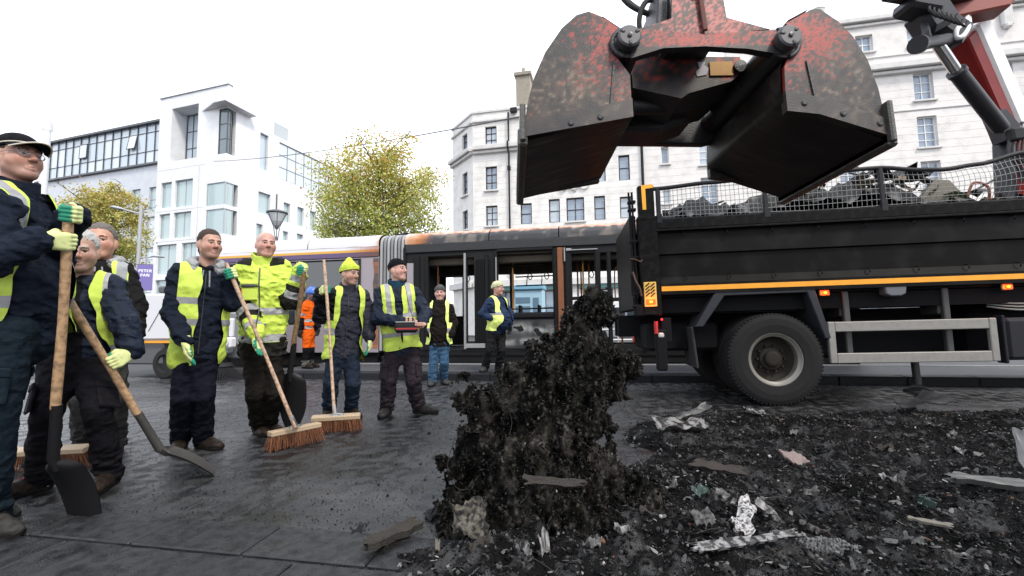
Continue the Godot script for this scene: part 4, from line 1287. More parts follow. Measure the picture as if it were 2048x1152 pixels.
	b.box(Vector3(L * 0.5, 1.36, -0.87), Vector3(L - 0.1, 0.12, 1.6))
	b.box(Vector3(L * 0.5, 1.8, -1.68), Vector3(L - 0.1, 0.95, 0.08))
	b.box(Vector3(L - 0.02, 1.9, -0.87), Vector3(0.08, 1.2, 1.7))
	obj("bed", b, dark, o)
	# yellow rear marker board with black bars and a lit amber lamp
	b = MB.new()
	b.box(Vector3(0.107, 1.337, 0.055), Vector3(0.152, 0.302, 0.014), 0.02)
	var yb := obj("marker_board", b, M("board_yellow", Color(0.60, 0.36, 0.07), 0.6), o)
	b = MB.new()
	for k in 2:
		for j in 4:
			var c := Vector3(0.075 + k * 0.06, 1.455 - j * 0.04 - k * 0.005, 0.0645)
			b.beam(c + Vector3(-0.025, -0.022, 0), c + Vector3(0.025, 0.022, 0), 0.014, 0.003, 0.0, Vector3(0, 0, 1))
	obj("board_bars", b, dark, yb)
	var amber := M("amber_glow", Color(0.8, 0.25, 0.03), 0.3)
	amber.emission_enabled = true; amber.emission = Color(1.0, 0.42, 0.08); amber.emission_energy_multiplier = 1.3
	for q in [Vector3(0.107, 1.245, 0.07), Vector3(2.14, 1.29, -0.0), Vector3(4.07, 1.29, -0.0)]:
		b = MB.new()
		b.box(q - Vector3(0, 0, 0.012), Vector3(0.12, 0.07, 0.02), 0.015)
		var house := obj("lamp_housing", b, M("lamp_orange", Color(0.35, 0.10, 0.01), 0.3), o)
		b = MB.new(); b.ball(q + Vector3(0, 0, 0.004), Vector3(0.026, 0.018, 0.014), 12)
		obj("lamp_glow", b, amber, house)
		var l := OmniLight3D.new()
		l.name = "lamp_light"; l.position = q + Vector3(0, 0, 0.035); l.light_color = Color(1.0, 0.45, 0.1); l.light_energy = 0.012; l.light_size = 0.02; l.omni_range = 30.0; l.omni_attenuation = 2.0; l.shadow_enabled = true
		o.add_child(l, true)
	# chassis and underside
	b = MB.new()
	b.box(Vector3(L * 0.5, 1.2, -0.87), Vector3(L - 0.3, 0.18, 1.5))
	b.box(Vector3(3.0, 0.95, -0.95), Vector3(6.4, 0.3, 0.14)); b.box(Vector3(3.0, 0.95, -1.35), Vector3(6.4, 0.3, 0.14))
	b.box(Vector3(3.0, 0.72, -1.3), Vector3(1.9, 0.5, 1.3), 0.05)
	b.box(Vector3(4.9, 0.75, -1.3), Vector3(1.6, 0.6, 1.5), 0.05)
	b.box(Vector3(0.55, 0.8, -0.9), Vector3(0.9, 0.35, 1.2), 0.04)
	obj("chassis", b, dark, o)
	b = MB.new()
	b.tube(PackedVector3Array([Vector3(1.5, 0.53, -0.3), Vector3(1.5, 0.53, -1.5)]), 0.12, 10)
	b.ball(Vector3(1.5, 0.53, -0.9), Vector3(0.28, 0.28, 0.25), 12)
	obj("rear_axle", b, dark, o)
	# twin rear wheels
	for z in [-0.06, -0.42, -1.35, -1.68]: truck_wheel(o, Vector3(1.503, 0.535, z), z > -0.2)
	# angular wheel arch
	b = MB.new()
	b.prism(P2([0.63, 0.93, 0.93, 1.41, 2.0, 1.41, 2.16, 0.76, 2.09, 0.76, 1.93, 1.30, 0.99, 1.29, 0.72, 0.93]), -0.42, 0.03, Transform3D.IDENTITY, 0.01)
	obj("wheel_arch", b, M("arch_grey", Color(0.028, 0.030, 0.036), 0.5, 0.0, grime, null, 0, 0.5), o)
	# mud flap, rear light cluster
	b = MB.new()
	b.box(Vector3(0.63, 0.68, -0.3), Vector3(0.03, 0.5, 0.5), 0.008, Basis(Vector3(0, 0, 1), 0.08))
	obj("mud_flap", b, M("rubber", Color(0.03, 0.03, 0.031), 0.7), o)
	b = MB.new()
	b.box(Vector3(0.22, 0.66, -0.04), Vector3(0.13, 0.5, 0.1), 0.02)
	b.box(Vector3(0.3, 0.9, -0.06), Vector3(0.12, 0.3, 0.05), 0.01)
	obj("rear_bumper", b, dark, o)
	b = MB.new(); b.tube(PackedVector3Array([Vector3(0.165, 0.86, 0.0), Vector3(0.165, 1.01, 0.0)]), 0.026, 10)
	var rl := obj("tail_lamp", b, M("tail_red", Color(0.35, 0.015, 0.015), 0.2), o)
	var glow := M("red_glow", Color(0.8, 0.05, 0.05), 0.3)
	glow.emission_enabled = true; glow.emission = Color(1, 0.08, 0.08); glow.emission_energy_multiplier = 0.9
	b = MB.new(); b.ball(Vector3(0.235, 1.03, 0.02), Vector3(0.014, 0.014, 0.012), 10)
	obj("lamp_glow", b, glow, rl)
	var rlight := OmniLight3D.new()
	rlight.name = "red_lamp_light"; rlight.position = Vector3(0.235, 1.03, 0.045); rlight.light_color = Color(1, 0.1, 0.1); rlight.light_energy = 0.004; rlight.light_size = 0.014; rlight.omni_range = 30.0; rlight.omni_attenuation = 2.0; rlight.shadow_enabled = true
	o.add_child(rlight, true)
	b = MB.new(); b.box(Vector3(0.22, 0.84, 0.0), Vector3(0.07, 0.06, 0.05), 0.015)
	obj("number_lamp", b, M("lamp_white", Color(0.45, 0.42, 0.38), 0.4), o)
	# side under-run guard of bare aluminium
	var alu := M("guard_aluminium", Color(0.23, 0.22, 0.20), 0.5, 0.35, grime, null, 0, 0.5)
	for q in [[2.13, 0.89, 3.9, 0.895], [2.13, 0.53, 3.9, 0.535]]:
		b = MB.new()
		b.box(Vector3((q[0] + q[2]) * 0.5, q[1], 0.0), Vector3(q[2] - q[0] - 0.155, 0.115, 0.045), 0.008)
		obj("guard_rail", b, alu, o)
	for x in [2.17, 3.86]:
		b = MB.new()
		b.box(Vector3(x, 0.712, 0.0), Vector3(0.078, 0.475, 0.05), 0.008)
		obj("guard_post", b, alu, o)
	b = MB.new()
	for x in [2.42, 3.5]:
		b = MB.new()
		b.box(Vector3(x, 0.95, -0.12), Vector3(0.07, 0.85, 0.06), 0.01)
		b.box(Vector3(x, 1.1, -0.3), Vector3(0.09, 0.2, 0.3), 0.02)
		obj("guard_bracket", b, M("bracket_grey", Color(0.045, 0.045, 0.045), 0.5, 0.2), o)
	b = MB.new()
	b.prism(P2([2.77, 1.36, 3.02, 1.36, 3.0, 1.25, 2.95, 1.225, 2.84, 1.225, 2.79, 1.25]), -0.1, 0.03, Transform3D.IDENTITY, 0.012)
	obj("work_light_housing", b, M("housing_grey", Color(0.085, 0.09, 0.1), 0.45), o)
	# tank and boxes behind the guard, toward the cab
	b = MB.new()
	b.box(Vector3(4.85, 0.71, -0.3), Vector3(1.65, 0.47, 0.55), 0.04)
	b.box(Vector3(3.99, 0.71, -0.06), Vector3(0.03, 0.53, 0.12), 0.008)
	obj("fuel_tank", b, M("tank_grey", Color(0.016, 0.016, 0.020), 0.45, 0.0), o)
	b = MB.new()
	for k in 3: b.tube(smooth_path(PackedVector3Array([Vector3(4.0, 1.14 - k * 0.03, -0.2), Vector3(4.3, 1.1 - k * 0.035, -0.1), Vector3(4.9, 1.16 - k * 0.04, -0.15)])), 0.012, 6)
	obj("air_hose", b, M("hose_grey", Color(0.15, 0.15, 0.14), 0.5), o)
	# cab at the front, out of the frame for the most part
	b = MB.new()
	b.prism(P2([5.75, 0.6, 7.6, 0.6, 7.65, 1.6, 7.45, 3.0, 5.75, 3.05]), -1.75, 0.0, Transform3D.IDENTITY, 0.05)
	obj("cab", b, M("cab_black", Color(0.03, 0.03, 0.035), 0.3), o)
	truck_wheel(o, Vector3(6.6, 0.5, -0.1), true)
	# stabiliser leg of the crane standing on the road
	b = MB.new()
	b.tube(PackedVector3Array([Vector3(3.82, 0.07, -1.1), Vector3(3.8, 0.7, -1.1)]), 0.045, 12)
	b.lathe(P2([0.0, 0.0, 0.16, 0.0, 0.16, 0.03, 0.07, 0.07, 0.0, 0.08]), 20, Transform3D(Basis.IDENTITY, Vector3(3.82, -0.03, -1.1)))
	obj("stabiliser_leg", b, M("bracket_grey", Color.WHITE), o)
	# mesh cage on top of the body
	var cage := M("cage_black", Color(0.02, 0.02, 0.022), 0.5)
	var tops := [[0.26, 2.655], [0.9, 2.69], [1.55, 2.71], [2.3, 2.725], [2.85, 2.735], [3.3, 2.68], [3.55, 2.665], [3.9, 2.70], [4.4, 2.80], [5.0, 2.84], [5.5, 2.84]]
	var top := func(x: float) -> float:
		for k in tops.size() - 1:
			if x <= tops[k + 1][0]: return lerpf(tops[k][1], tops[k + 1][1], smoothstep(tops[k][0], tops[k + 1][0], x))
		return 2.84
	var bulge := func(x: float, y: float) -> float: return 0.10 * exp(-pow((x - 3.9) / 0.55, 2.0)) * sin(clampf((y - 2.27) / 0.45, 0, 1) * PI) + 0.015 * sin(x * 3.0 + y * 5.0)
	b = MB.new()
	var pts := PackedVector3Array(); 
	for k in 60:
		var x := 0.2 + 5.3 * k / 59.0
		pts.append(Vector3(x, top.call(x), 0.0))
	b.tube(pts, 0.026, 8)
	obj("cage_top_rail", b, cage, o)
	for x in [0.27, 1.55, 2.86, 4.42]:
		b = MB.new()
		b.box(Vector3(x, (2.27 + top.call(x)) * 0.5, 0.0), Vector3(0.05, top.call(x) - 2.27, 0.045), 0.008)
		b.box(Vector3(x, 2.27, 0.03), Vector3(0.07, 0.12, 0.02), 0.006)
		obj("cage_post", b, cage, o)
	b = MB.new()
	var nv := 96
	for k in nv:
		var x := 0.3 + 5.1 * k / nv
		var col := PackedVector3Array()
		for s in 7:
			var y := lerpf(2.27, top.call(x), s / 6.0)
			col.append(Vector3(x + 0.05 * bulge.call(x, y) * sin(x * 9.0), y, -0.012 + bulge.call(x, y)))
		b.tube(col, 0.0032, 4, false)
	for s in 7:
		var row := PackedVector3Array()
		for k in nv + 1:
			var x := 0.3 + 5.1 * k / nv
			var y := lerpf(2.29, top.call(x), s / 7.0) + 0.01 * sin(x * 2.0 + s)
			row.append(Vector3(x, y, -0.008 + bulge.call(x, y)))
		b.tube(row, 0.0032, 4, false)
	var wires := obj("wire_mesh", b, M("wire_zinc", Color(0.22, 0.22, 0.22), 0.45, 0.4), o)
	wires.set_meta("kind", "stuff")
	make_load(T)
	make_crane(T)

func truck_wheel(o: Node3D, at: Vector3, near: bool) -> void:
	var X := Transform3D(Basis(Vector3.RIGHT, PI / 2), at)   # lathe axis toward +z
	var b := MB.new()
	b.lathe(P2([0.29, -0.14, 0.40, -0.155, 0.5, -0.14, 0.527, -0.11, 0.527, -0.07, 0.518, -0.065, 0.518, -0.05, 0.527, -0.045, 0.527, 0.045, 0.518, 0.05, 0.518, 0.065, 0.527, 0.07, 0.527, 0.11, 0.512, 0.135, 0.47, 0.152, 0.40, 0.158, 0.315, 0.145, 0.29, 0.12]), 56, X)
	var w := obj("wheel", b, M("truck_tyre", Color(0.014, 0.014, 0.0145), 0.8, 0.0, noise_tex("blotch", 0.01, 5, []), noise_tex("grit", 0.06, 5, []), 0.2, 0.4), o)
	if not near: return
	b = MB.new()   # tread blocks round the shoulder
	for k in 72:
		var a := TAU * k / 72
		var B := Basis(Vector3(0, 0, 1), a)
		b.box(at + B * Vector3(0, 0.524, 0.102), Vector3(0.026, 0.022, 0.055), 0.004, B)
	var tr := obj("tread", b, M("truck_tyre", Color.WHITE), w)
	tr.set_meta("kind", "stuff")
	b = MB.new()
	b.lathe(P2([0.27, -0.05, 0.262, 0.06, 0.262, 0.10, 0.285, 0.118, 0.30, 0.135, 0.312, 0.135, 0.314, 0.12]), 48, X)
	obj("rim", b, M("rim_grey", Color(0.17, 0.16, 0.14), 0.5, 0.2, noise_tex("blotch", 0.01, 5, []), null, 0, 0.4), w)
	b = MB.new()
	b.lathe(P2([0.262, 0.0, 0.2, -0.03, 0.15, -0.02, 0.13, 0.02, 0.1, 0.03, 0.085, 0.075, 0.06, 0.085, 0.0, 0.087]), 32, X)
	for k in 10:
		var a := TAU * k / 10
		b.tube(PackedVector3Array([at + Vector3(cos(a) * 0.155, sin(a) * 0.155, -0.03), at + Vector3(cos(a) * 0.155, sin(a) * 0.155, 0.02)]), 0.016, 6)
	obj("hub", b, M("hub_dirt", Color(0.022, 0.019, 0.015), 0.8, 0.0, noise_tex("blotch", 0.01, 5, [])), w)

func make_load(T: Transform3D) -> void:
	var o := thing("debris_load", "heap of charred wreckage and ash heaped in the truck body", "debris", T)
	var nz := FastNoiseLite.new(); nz.seed = 21; nz.frequency = 1.1; nz.fractal_octaves = 5
	var b := MB.new()
	b.sheet(110, 46, func(i: int, j: int) -> Vector3:
		var x := 0.05 + 5.4 * i / 110.0; var z := -0.08 - 1.52 * j / 46.0
		var hump := 0.42 * exp(-pow((x - 2.9) / 0.8, 2.0)) + 0.36 * exp(-pow((x - 0.85) / 0.55, 2.0)) + 0.36 * exp(-pow((x - 1.9) / 0.55, 2.0)) - 0.15 * smoothstep(3.9, 4.6, x)
		var edge := minf(1.0, minf(j / 9.0, (46 - j) / 9.0))
		return Vector3(x, 2.16 + hump * (0.5 + 0.5 * edge) + 0.2 * nz.get_noise_2d(x * 1.6, z * 1.6) + 0.09 * nz.get_noise_2d(x * 6.0, z * 6.0), z))
	for k in b.v.size():
		var n := nz.get_noise_2d(b.v[k].x * 3.0 + 7.0, b.v[k].z * 3.0)
		b.c[k] = Color(0.02, 0.02, 0.021).lerp(Color(0.2, 0.19, 0.18), smoothstep(0.22, 0.4, n))
	obj("heap", b, M("load_ash", Color.WHITE, 0.8, 0.0, null, noise_tex("grit", 0.06, 5, []), 2.0, 0.5), o)
	var rng := RandomNumberGenerator.new(); rng.seed = 8
	var pm := [M("load_pale", Color(0.22, 0.21, 0.20), 0.7, 0.0, noise_tex("burnt", 0.02, 5, [[0.0, 0.05], [0.42, 0.12], [0.5, 0.8], [1.0, 1.0]]), null, 0, 0.4), M("load_grey", Color(0.08, 0.078, 0.075), 0.7), M("load_black", Color(0.02, 0.02, 0.02), 0.6), M("load_brown", Color(0.12, 0.085, 0.05), 0.8), M("load_green", Color(0.10, 0.13, 0.04), 0.8)]
	for k in 90:
		var x := rng.randf_range(0.3, 4.6)
		var s := Vector3(rng.randf_range(0.08, 0.4), rng.randf_range(0.01, 0.03), rng.randf_range(0.05, 0.16))
		var c := MB.new()
		var B := Basis.from_euler(Vector3(rng.randf_range(-0.8, 0.8), rng.randf() * TAU, rng.randf_range(-0.7, 0.7)))
		var y := 2.26 + 0.38 * exp(-pow((x - 2.9) / 0.9, 2.0)) + rng.randf_range(-0.02, 0.16)
		var m: int = [0, 0, 1, 1, 2, 2, 2, 3, 3, 4][rng.randi() % 10]
		c.sheet(4, 2, func(i: int, j: int) -> Vector3: return Vector3(s.x * (i / 4.0 - 0.5), 0.02 * sin(i * 1.7 + k), s.z * (j / 2.0 - 0.5) * (1.0 - 0.12 * i)))
		obj("scrap_sheet", c, pm[m], o, Transform3D(B, Vector3(x, y, rng.randf_range(-0.9, -0.12))))
	for q in [[Vector3(3.0, 2.62, -0.6), Vector3(3.75, 2.75, -0.5), 0.05], [Vector3(3.45, 2.7, -0.3), Vector3(4.05, 2.3, -0.25), 0.06], [Vector3(4.0, 2.42, -0.3), Vector3(4.5, 2.66, -0.4), 0.03], [Vector3(2.5, 2.5, -0.4), Vector3(3.0, 2.85, -0.5), 0.03], [Vector3(0.5, 2.3, -0.3), Vector3(1.2, 2.55, -0.4), 0.04]]:
		b = MB.new()
		b.beam(q[0], q[1], q[2] * 1.6, q[2] * 0.5, 0.006)
		obj("scrap_beam", b, pm[2], o)
	b = MB.new()
	b.prism(P2([3.35, 2.28, 3.62, 2.62, 3.78, 2.6, 3.98, 2.33]), -0.3, -0.22, Transform3D.IDENTITY, 0.01)
	obj("scrap_plate", b, M("load_tan", Color(0.17, 0.15, 0.12), 0.7), o)
	b = MB.new()
	b.tube(smooth_path(PackedVector3Array([Vector3(4.0, 2.35, -0.3), Vector3(4.05, 2.55, -0.25), Vector3(4.2, 2.5, -0.25), Vector3(4.25, 2.35, -0.3)])), 0.015, 6)
	obj("scrap_hose", b, M("hose_red", Color(0.3, 0.1, 0.06), 0.6), o)
	var big := MB.new()
	big.sheet(14, 6, func(i: int, j: int) -> Vector3:
		return Vector3(2.95 + 0.75 * i / 14.0, 2.78 + 0.07 * sin(i * 0.9) + 0.05 * nz.get_noise_2d(i, j) - 0.03 * j / 6.0, -0.55 + 0.3 * j / 6.0 + 0.05 * sin(i * 2.3)))
	obj("crumpled_panel", big, pm[2], o)

func make_crane(T: Transform3D) -> void:
	var o := thing("loader_crane", "white and red knuckle boom loader crane standing behind the truck cab", "crane")
	var white := M("crane_white", Color(0.80, 0.79, 0.78), 0.35, 0.0, noise_tex("smear", 0.012, 4, []), null, 0, 1.0)
	var red := M("crane_red", Color(0.20, 0.02, 0.018), 0.4, 0.0, noise_tex("blotch", 0.01, 5, []), null, 0, 1.0)
	var dark := M("crane_dark", Color(0.022, 0.022, 0.026), 0.45, 0.2)
	var chrome := M("chrome_rod", Color(0.55, 0.55, 0.56), 0.15, 0.9)
	var rub := M("rubber", Color.WHITE)
	# column
	var b := MB.new()
	b.tube(PackedVector3Array([Vector3(6.56, 1.0, -5.8), Vector3(6.63, 3.3, -5.75)]), 0.105, 18)
	b.box(Vector3(6.56, 1.2, -6.0), Vector3(0.5, 0.6, 1.2), 0.05)
	obj("column", b, dark, o)
	# main boom: a red flank with a white top girder, bent at its foot
	var foot := Vector3(6.98, 2.2, -5.95)
	var base := Vector3(7.03, 3.16, -5.9)
	var tip := Vector3(5.93, 4.62, -5.42)
	for q in [[foot, base], [base, tip]]:
		var B := girder_basis(q[0], q[1])
		var len: float = (q[1] - q[0]).length() + 0.06
		b = MB.new()
		b.box((q[0] + q[1]) * 0.5 - B.x * 0.10, Vector3(0.20, len, 0.22), 0.02, B)
		obj("boom_flank", b, red, o)
		b = MB.new()
		b.box((q[0] + q[1]) * 0.5 + B.x * 0.13, Vector3(0.255, len + 0.1, 0.26), 0.03, B)
		obj("boom_top", b, white, o)
	var Bm := girder_basis(base, tip)
	for k in 3:
		b = MB.new()
		var c := base + Bm.x * 0.06 + Bm.z * 0.134 + Bm.y * (0.0 + k * 0.1)
		b.beam(c, c + Bm.y * 0.14 + Bm.x * 0.04, 0.025, 0.004)
		obj("boom_marking", b, red, o)
	b = MB.new()
	for k in 3: b.lathe(P2([0.0, 0.0, 0.022, 0.0, 0.022, 0.012, 0.0, 0.012]), 12, Transform3D(Basis(Vector3.RIGHT, PI / 2), base + Bm.x * 0.02 + Bm.z * 0.13 + Bm.y * (0.18 + k * 0.16)))
	obj("boom_bolt", b, dark, o)
	# lift cylinder
	var c0 := Vector3(6.40, 3.44, -5.56); var c1 := Vector3(5.559, 4.043, -5.25); var c2 := Vector3(5.21, 4.30, -5.1)
	b = MB.new(); b.tube(PackedVector3Array([c0, c1]), 0.088, 18); b.tube(PackedVector3Array([c1 - (c1 - c0).normalized() * 0.05, c1]), 0.10, 18)
	obj("cylinder_barrel", b, dark, o)
	b = MB.new(); b.tube(PackedVector3Array([c1, c2]), 0.062, 16)
	obj("cylinder_rod", b, chrome, o)
	b = MB.new()
	b.prism(P2([-0.12, 0.16, 0.02, 0.22, 0.16, -0.02, 0.14, -0.20, -0.04, -0.22, -0.08, -0.05]), -0.1, 0.1, Transform3D(Basis(Vector3.UP, -0.15), Vector3(6.46, 3.48, -5.62)), 0.02)
	obj("boom_bracket", b, dark, o)
	b = MB.new()
	b.tube(PackedVector3Array([Vector3(4.739, 4.136, -4.85), Vector3(5.525, 4.44, -5.2)]), 0.07, 14)
	b.tube(PackedVector3Array([Vector3(4.70, 4.12, -4.83), Vector3(4.75, 4.14, -4.855)]), 0.10, 16)
	b.box(Vector3(5.10, 4.58, -5.05), Vector3(0.42, 0.34, 0.3), 0.06, Basis(Vector3(0, 0, 1), 0.5))
	b.box(Vector3(5.42, 4.55, -5.2), Vector3(0.34, 0.46, 0.28), 0.06, Basis(Vector3(0, 0, 1), 0.9))
	b.box(Vector3(4.86, 4.64, -4.95), Vector3(0.4, 0.16, 0.3), 0.04, Basis(Vector3(0, 0, 1), -0.2))
	b.beam(Vector3(4.95, 4.5, -4.98), Vector3(4.9, 4.2, -4.9), 0.07, 0.07, 0.02)
	obj("knuckle_link", b, dark, o)
	b = MB.new()   # pale loop plate at the knuckle pin
	b.tube(smooth_path(PackedVector3Array([Vector3(5.66, 4.72, -5.14), Vector3(5.56, 4.56, -5.1), Vector3(5.42, 4.46, -5.06), Vector3(5.40, 4.36, -5.06), Vector3(5.48, 4.37, -5.06), Vector3(5.58, 4.50, -5.08), Vector3(5.66, 4.66, -5.14)])), 0.028, 8)
	obj("pin_plate", b, white, o)
	# outer jib, red box beams, running over the truck to the grab
	var j0 := Vector3(5.85, 5.0, -5.25); var j1 := Vector3(4.4, 4.80, -4.75); var j2 := Vector3(1.12, 4.05, -2.66)
	for q in [[j0, j1, 0.28, M("jib_dark", Color(0.05, 0.03, 0.035), 0.4)], [j1, Vector3(2.6, 4.36, -3.55), 0.26, M("jib_dark", Color(0.05, 0.03, 0.035), 0.4)], [Vector3(2.6, 4.36, -3.55), j2, 0.2, red]]:
		b = MB.new()
		b.beam(q[0], q[1], q[2], q[2] * 0.9, 0.02)
		obj("jib", b, q[3], o)
	b = MB.new()
	b.prism(P2([-0.5, -0.16, 0.32, -0.2, 0.55, 0.02, 0.3, 0.16, -0.5, 0.16]), -0.12, 0.16, Transform3D(Basis(Vector3.UP, deg_to_rad(-14)) * Basis(Vector3(0, 0, 1), 0.12), Vector3(5.72, 4.86, -5.22)), 0.02)
	obj("jib_heel", b, M("jib_red", Color(0.24, 0.055, 0.04), 0.5), o)
	b = MB.new()
	for k in 7:
		var s := Vector3(4.85 + k * 0.05, 4.56 - 0.02 * k, -4.80)
		b.tube(smooth_path(PackedVector3Array([s, s + Vector3(-0.06, -0.09, 0.06), s + Vector3(0.03, -0.16, 0.05), s + Vector3(0.12, -0.06, 0.0)])), 0.013, 6)
	obj("knuckle_hose", b, rub, o)
	b = MB.new()
	for k in 4:
		b.tube(smooth_path(PackedVector3Array([Vector3(6.42 + k * 0.06, 3.25, -5.5), Vector3(6.36 + k * 0.06, 3.05, -5.48), Vector3(6.48 + k * 0.05, 2.92, -5.5), Vector3(6.58, 2.7, -5.55)])), 0.014, 6)
	b.box(Vector3(6.50, 3.32, -5.5), Vector3(0.16, 0.16, 0.12), 0.02, Basis(Vector3(0, 0, 1), 0.1))
	obj("boom_hose", b, rub, o)
	b = MB.new()
	b.tube(PackedVector3Array([j2 + Vector3(0, 0.05, 0), Vector3(1.12, 3.3, -2.66)]), 0.05, 10)
	b.box(Vector3(1.12, 3.36, -2.66), Vector3(0.18, 0.24, 0.12), 0.03)
	obj("jib_link", b, dark, o)

func girder_basis(a: Vector3, b: Vector3) -> Basis:
	var y := (b - a).normalized()
	var z := Vector3(0.15, 0, 1.0)
	var x := y.cross(z).normalized()
	return Basis(x, y, x.cross(y))

# worn paint: red where it survives, brown dried mud, black grease; painted per vertex on finely divided plates
var wear := FastNoiseLite.new()
func worn(p: Vector3, red: float, mud: float) -> Color:
	var n := wear.get_noise_3d(p.x * 2.2, p.y * 2.2, p.z * 2.2)
	var f := wear.get_noise_3d(p.x * 26.0, p.y * 26.0, p.z * 26.0)
	var s := wear.get_noise_3d(p.x * 22.0, p.y * 3.0 + 9.0, p.z * 22.0)
	var g := wear.get_noise_3d(p.x * 60.0, p.y * 60.0, p.z * 60.0)
	var c := Color(0.016, 0.015, 0.0155).lerp(Color(0.040, 0.033, 0.031), clampf(0.5 + f + n, 0, 1))
	c = c.lerp(Color(0.075, 0.050, 0.034), clampf(mud * (0.25 + 1.1 * n + 0.9 * f), 0, 0.75))
	c = c.lerp(Color(0.16, 0.135, 0.105), smoothstep(0.22, 0.5, f + 0.5 * n) * mud * 0.7)
	c = c.lerp(Color(0.24, 0.028, 0.021), smoothstep(-0.05, 0.42, red - 0.52 + 0.55 * n + 0.35 * f + 1.0 * g))
	return c.lerp(Color(0.02, 0.018, 0.018), smoothstep(0.28, 0.45, s) * 0.8)

# a flat plate with a free outline, thickness th along z, its face cut into a fine grid so that it can carry wear
func plate(poly: PackedVector2Array, z0: float, z1: float, cell: float, tint: Callable, B := Transform3D.IDENTITY) -> MB:
	var b := MB.new()
	if Geometry2D.is_polygon_clockwise(poly): poly.reverse()
	var lo := poly[0]; var hi := poly[0]
	for p in poly: lo = lo.min(p); hi = hi.max(p)
	var nx := int((hi.x - lo.x) / cell) + 1; var ny := int((hi.y - lo.y) / cell) + 1
	for i in nx:
		for j in ny:
			var a := lo + Vector2(i, j) * cell
			var sq := PackedVector2Array([a, a + Vector2(cell, 0), a + Vector2(cell, cell), a + Vector2(0, cell)])
			var inside := 0
			for q in sq: inside += int(Geometry2D.is_point_in_polygon(q, poly))
			var parts: Array = []
			if inside == 4: parts = [sq]
			else:
				parts = Geometry2D.intersect_polygons(sq, poly)
			for q in parts:
				if Geometry2D.is_polygon_clockwise(q): q.reverse()
				for s in [[z1, false], [z0, true]]:
					var k := b.v.size()
					for p in q:
						var w := Vector3(p.x, p.y, s[0])
						b.v.append(B * w); b.n.append((B.basis * Vector3(0, 0, -1.0 if s[1] else 1.0)).normalized()); b.t.append(p)
						b.c.append(tint.call(w))
					for e in range(1, q.size() - 1):
						if s[1]: b.ix.append_array(PackedInt32Array([k, k + e, k + e + 1]))
						else: b.ix.append_array(PackedInt32Array([k, k + e + 1, k + e]))
	var m := poly.size()
	for k in m:
		var p := poly[k]; var q := poly[(k + 1) % m]
		b.col = tint.call(Vector3(p.x, p.y, z1))
		b.quad(B * Vector3(p.x, p.y, z0), B * Vector3(q.x, q.y, z0), B * Vector3(q.x, q.y, z1), B * Vector3(p.x, p.y, z1))
	b.col = Color.WHITE
	return b

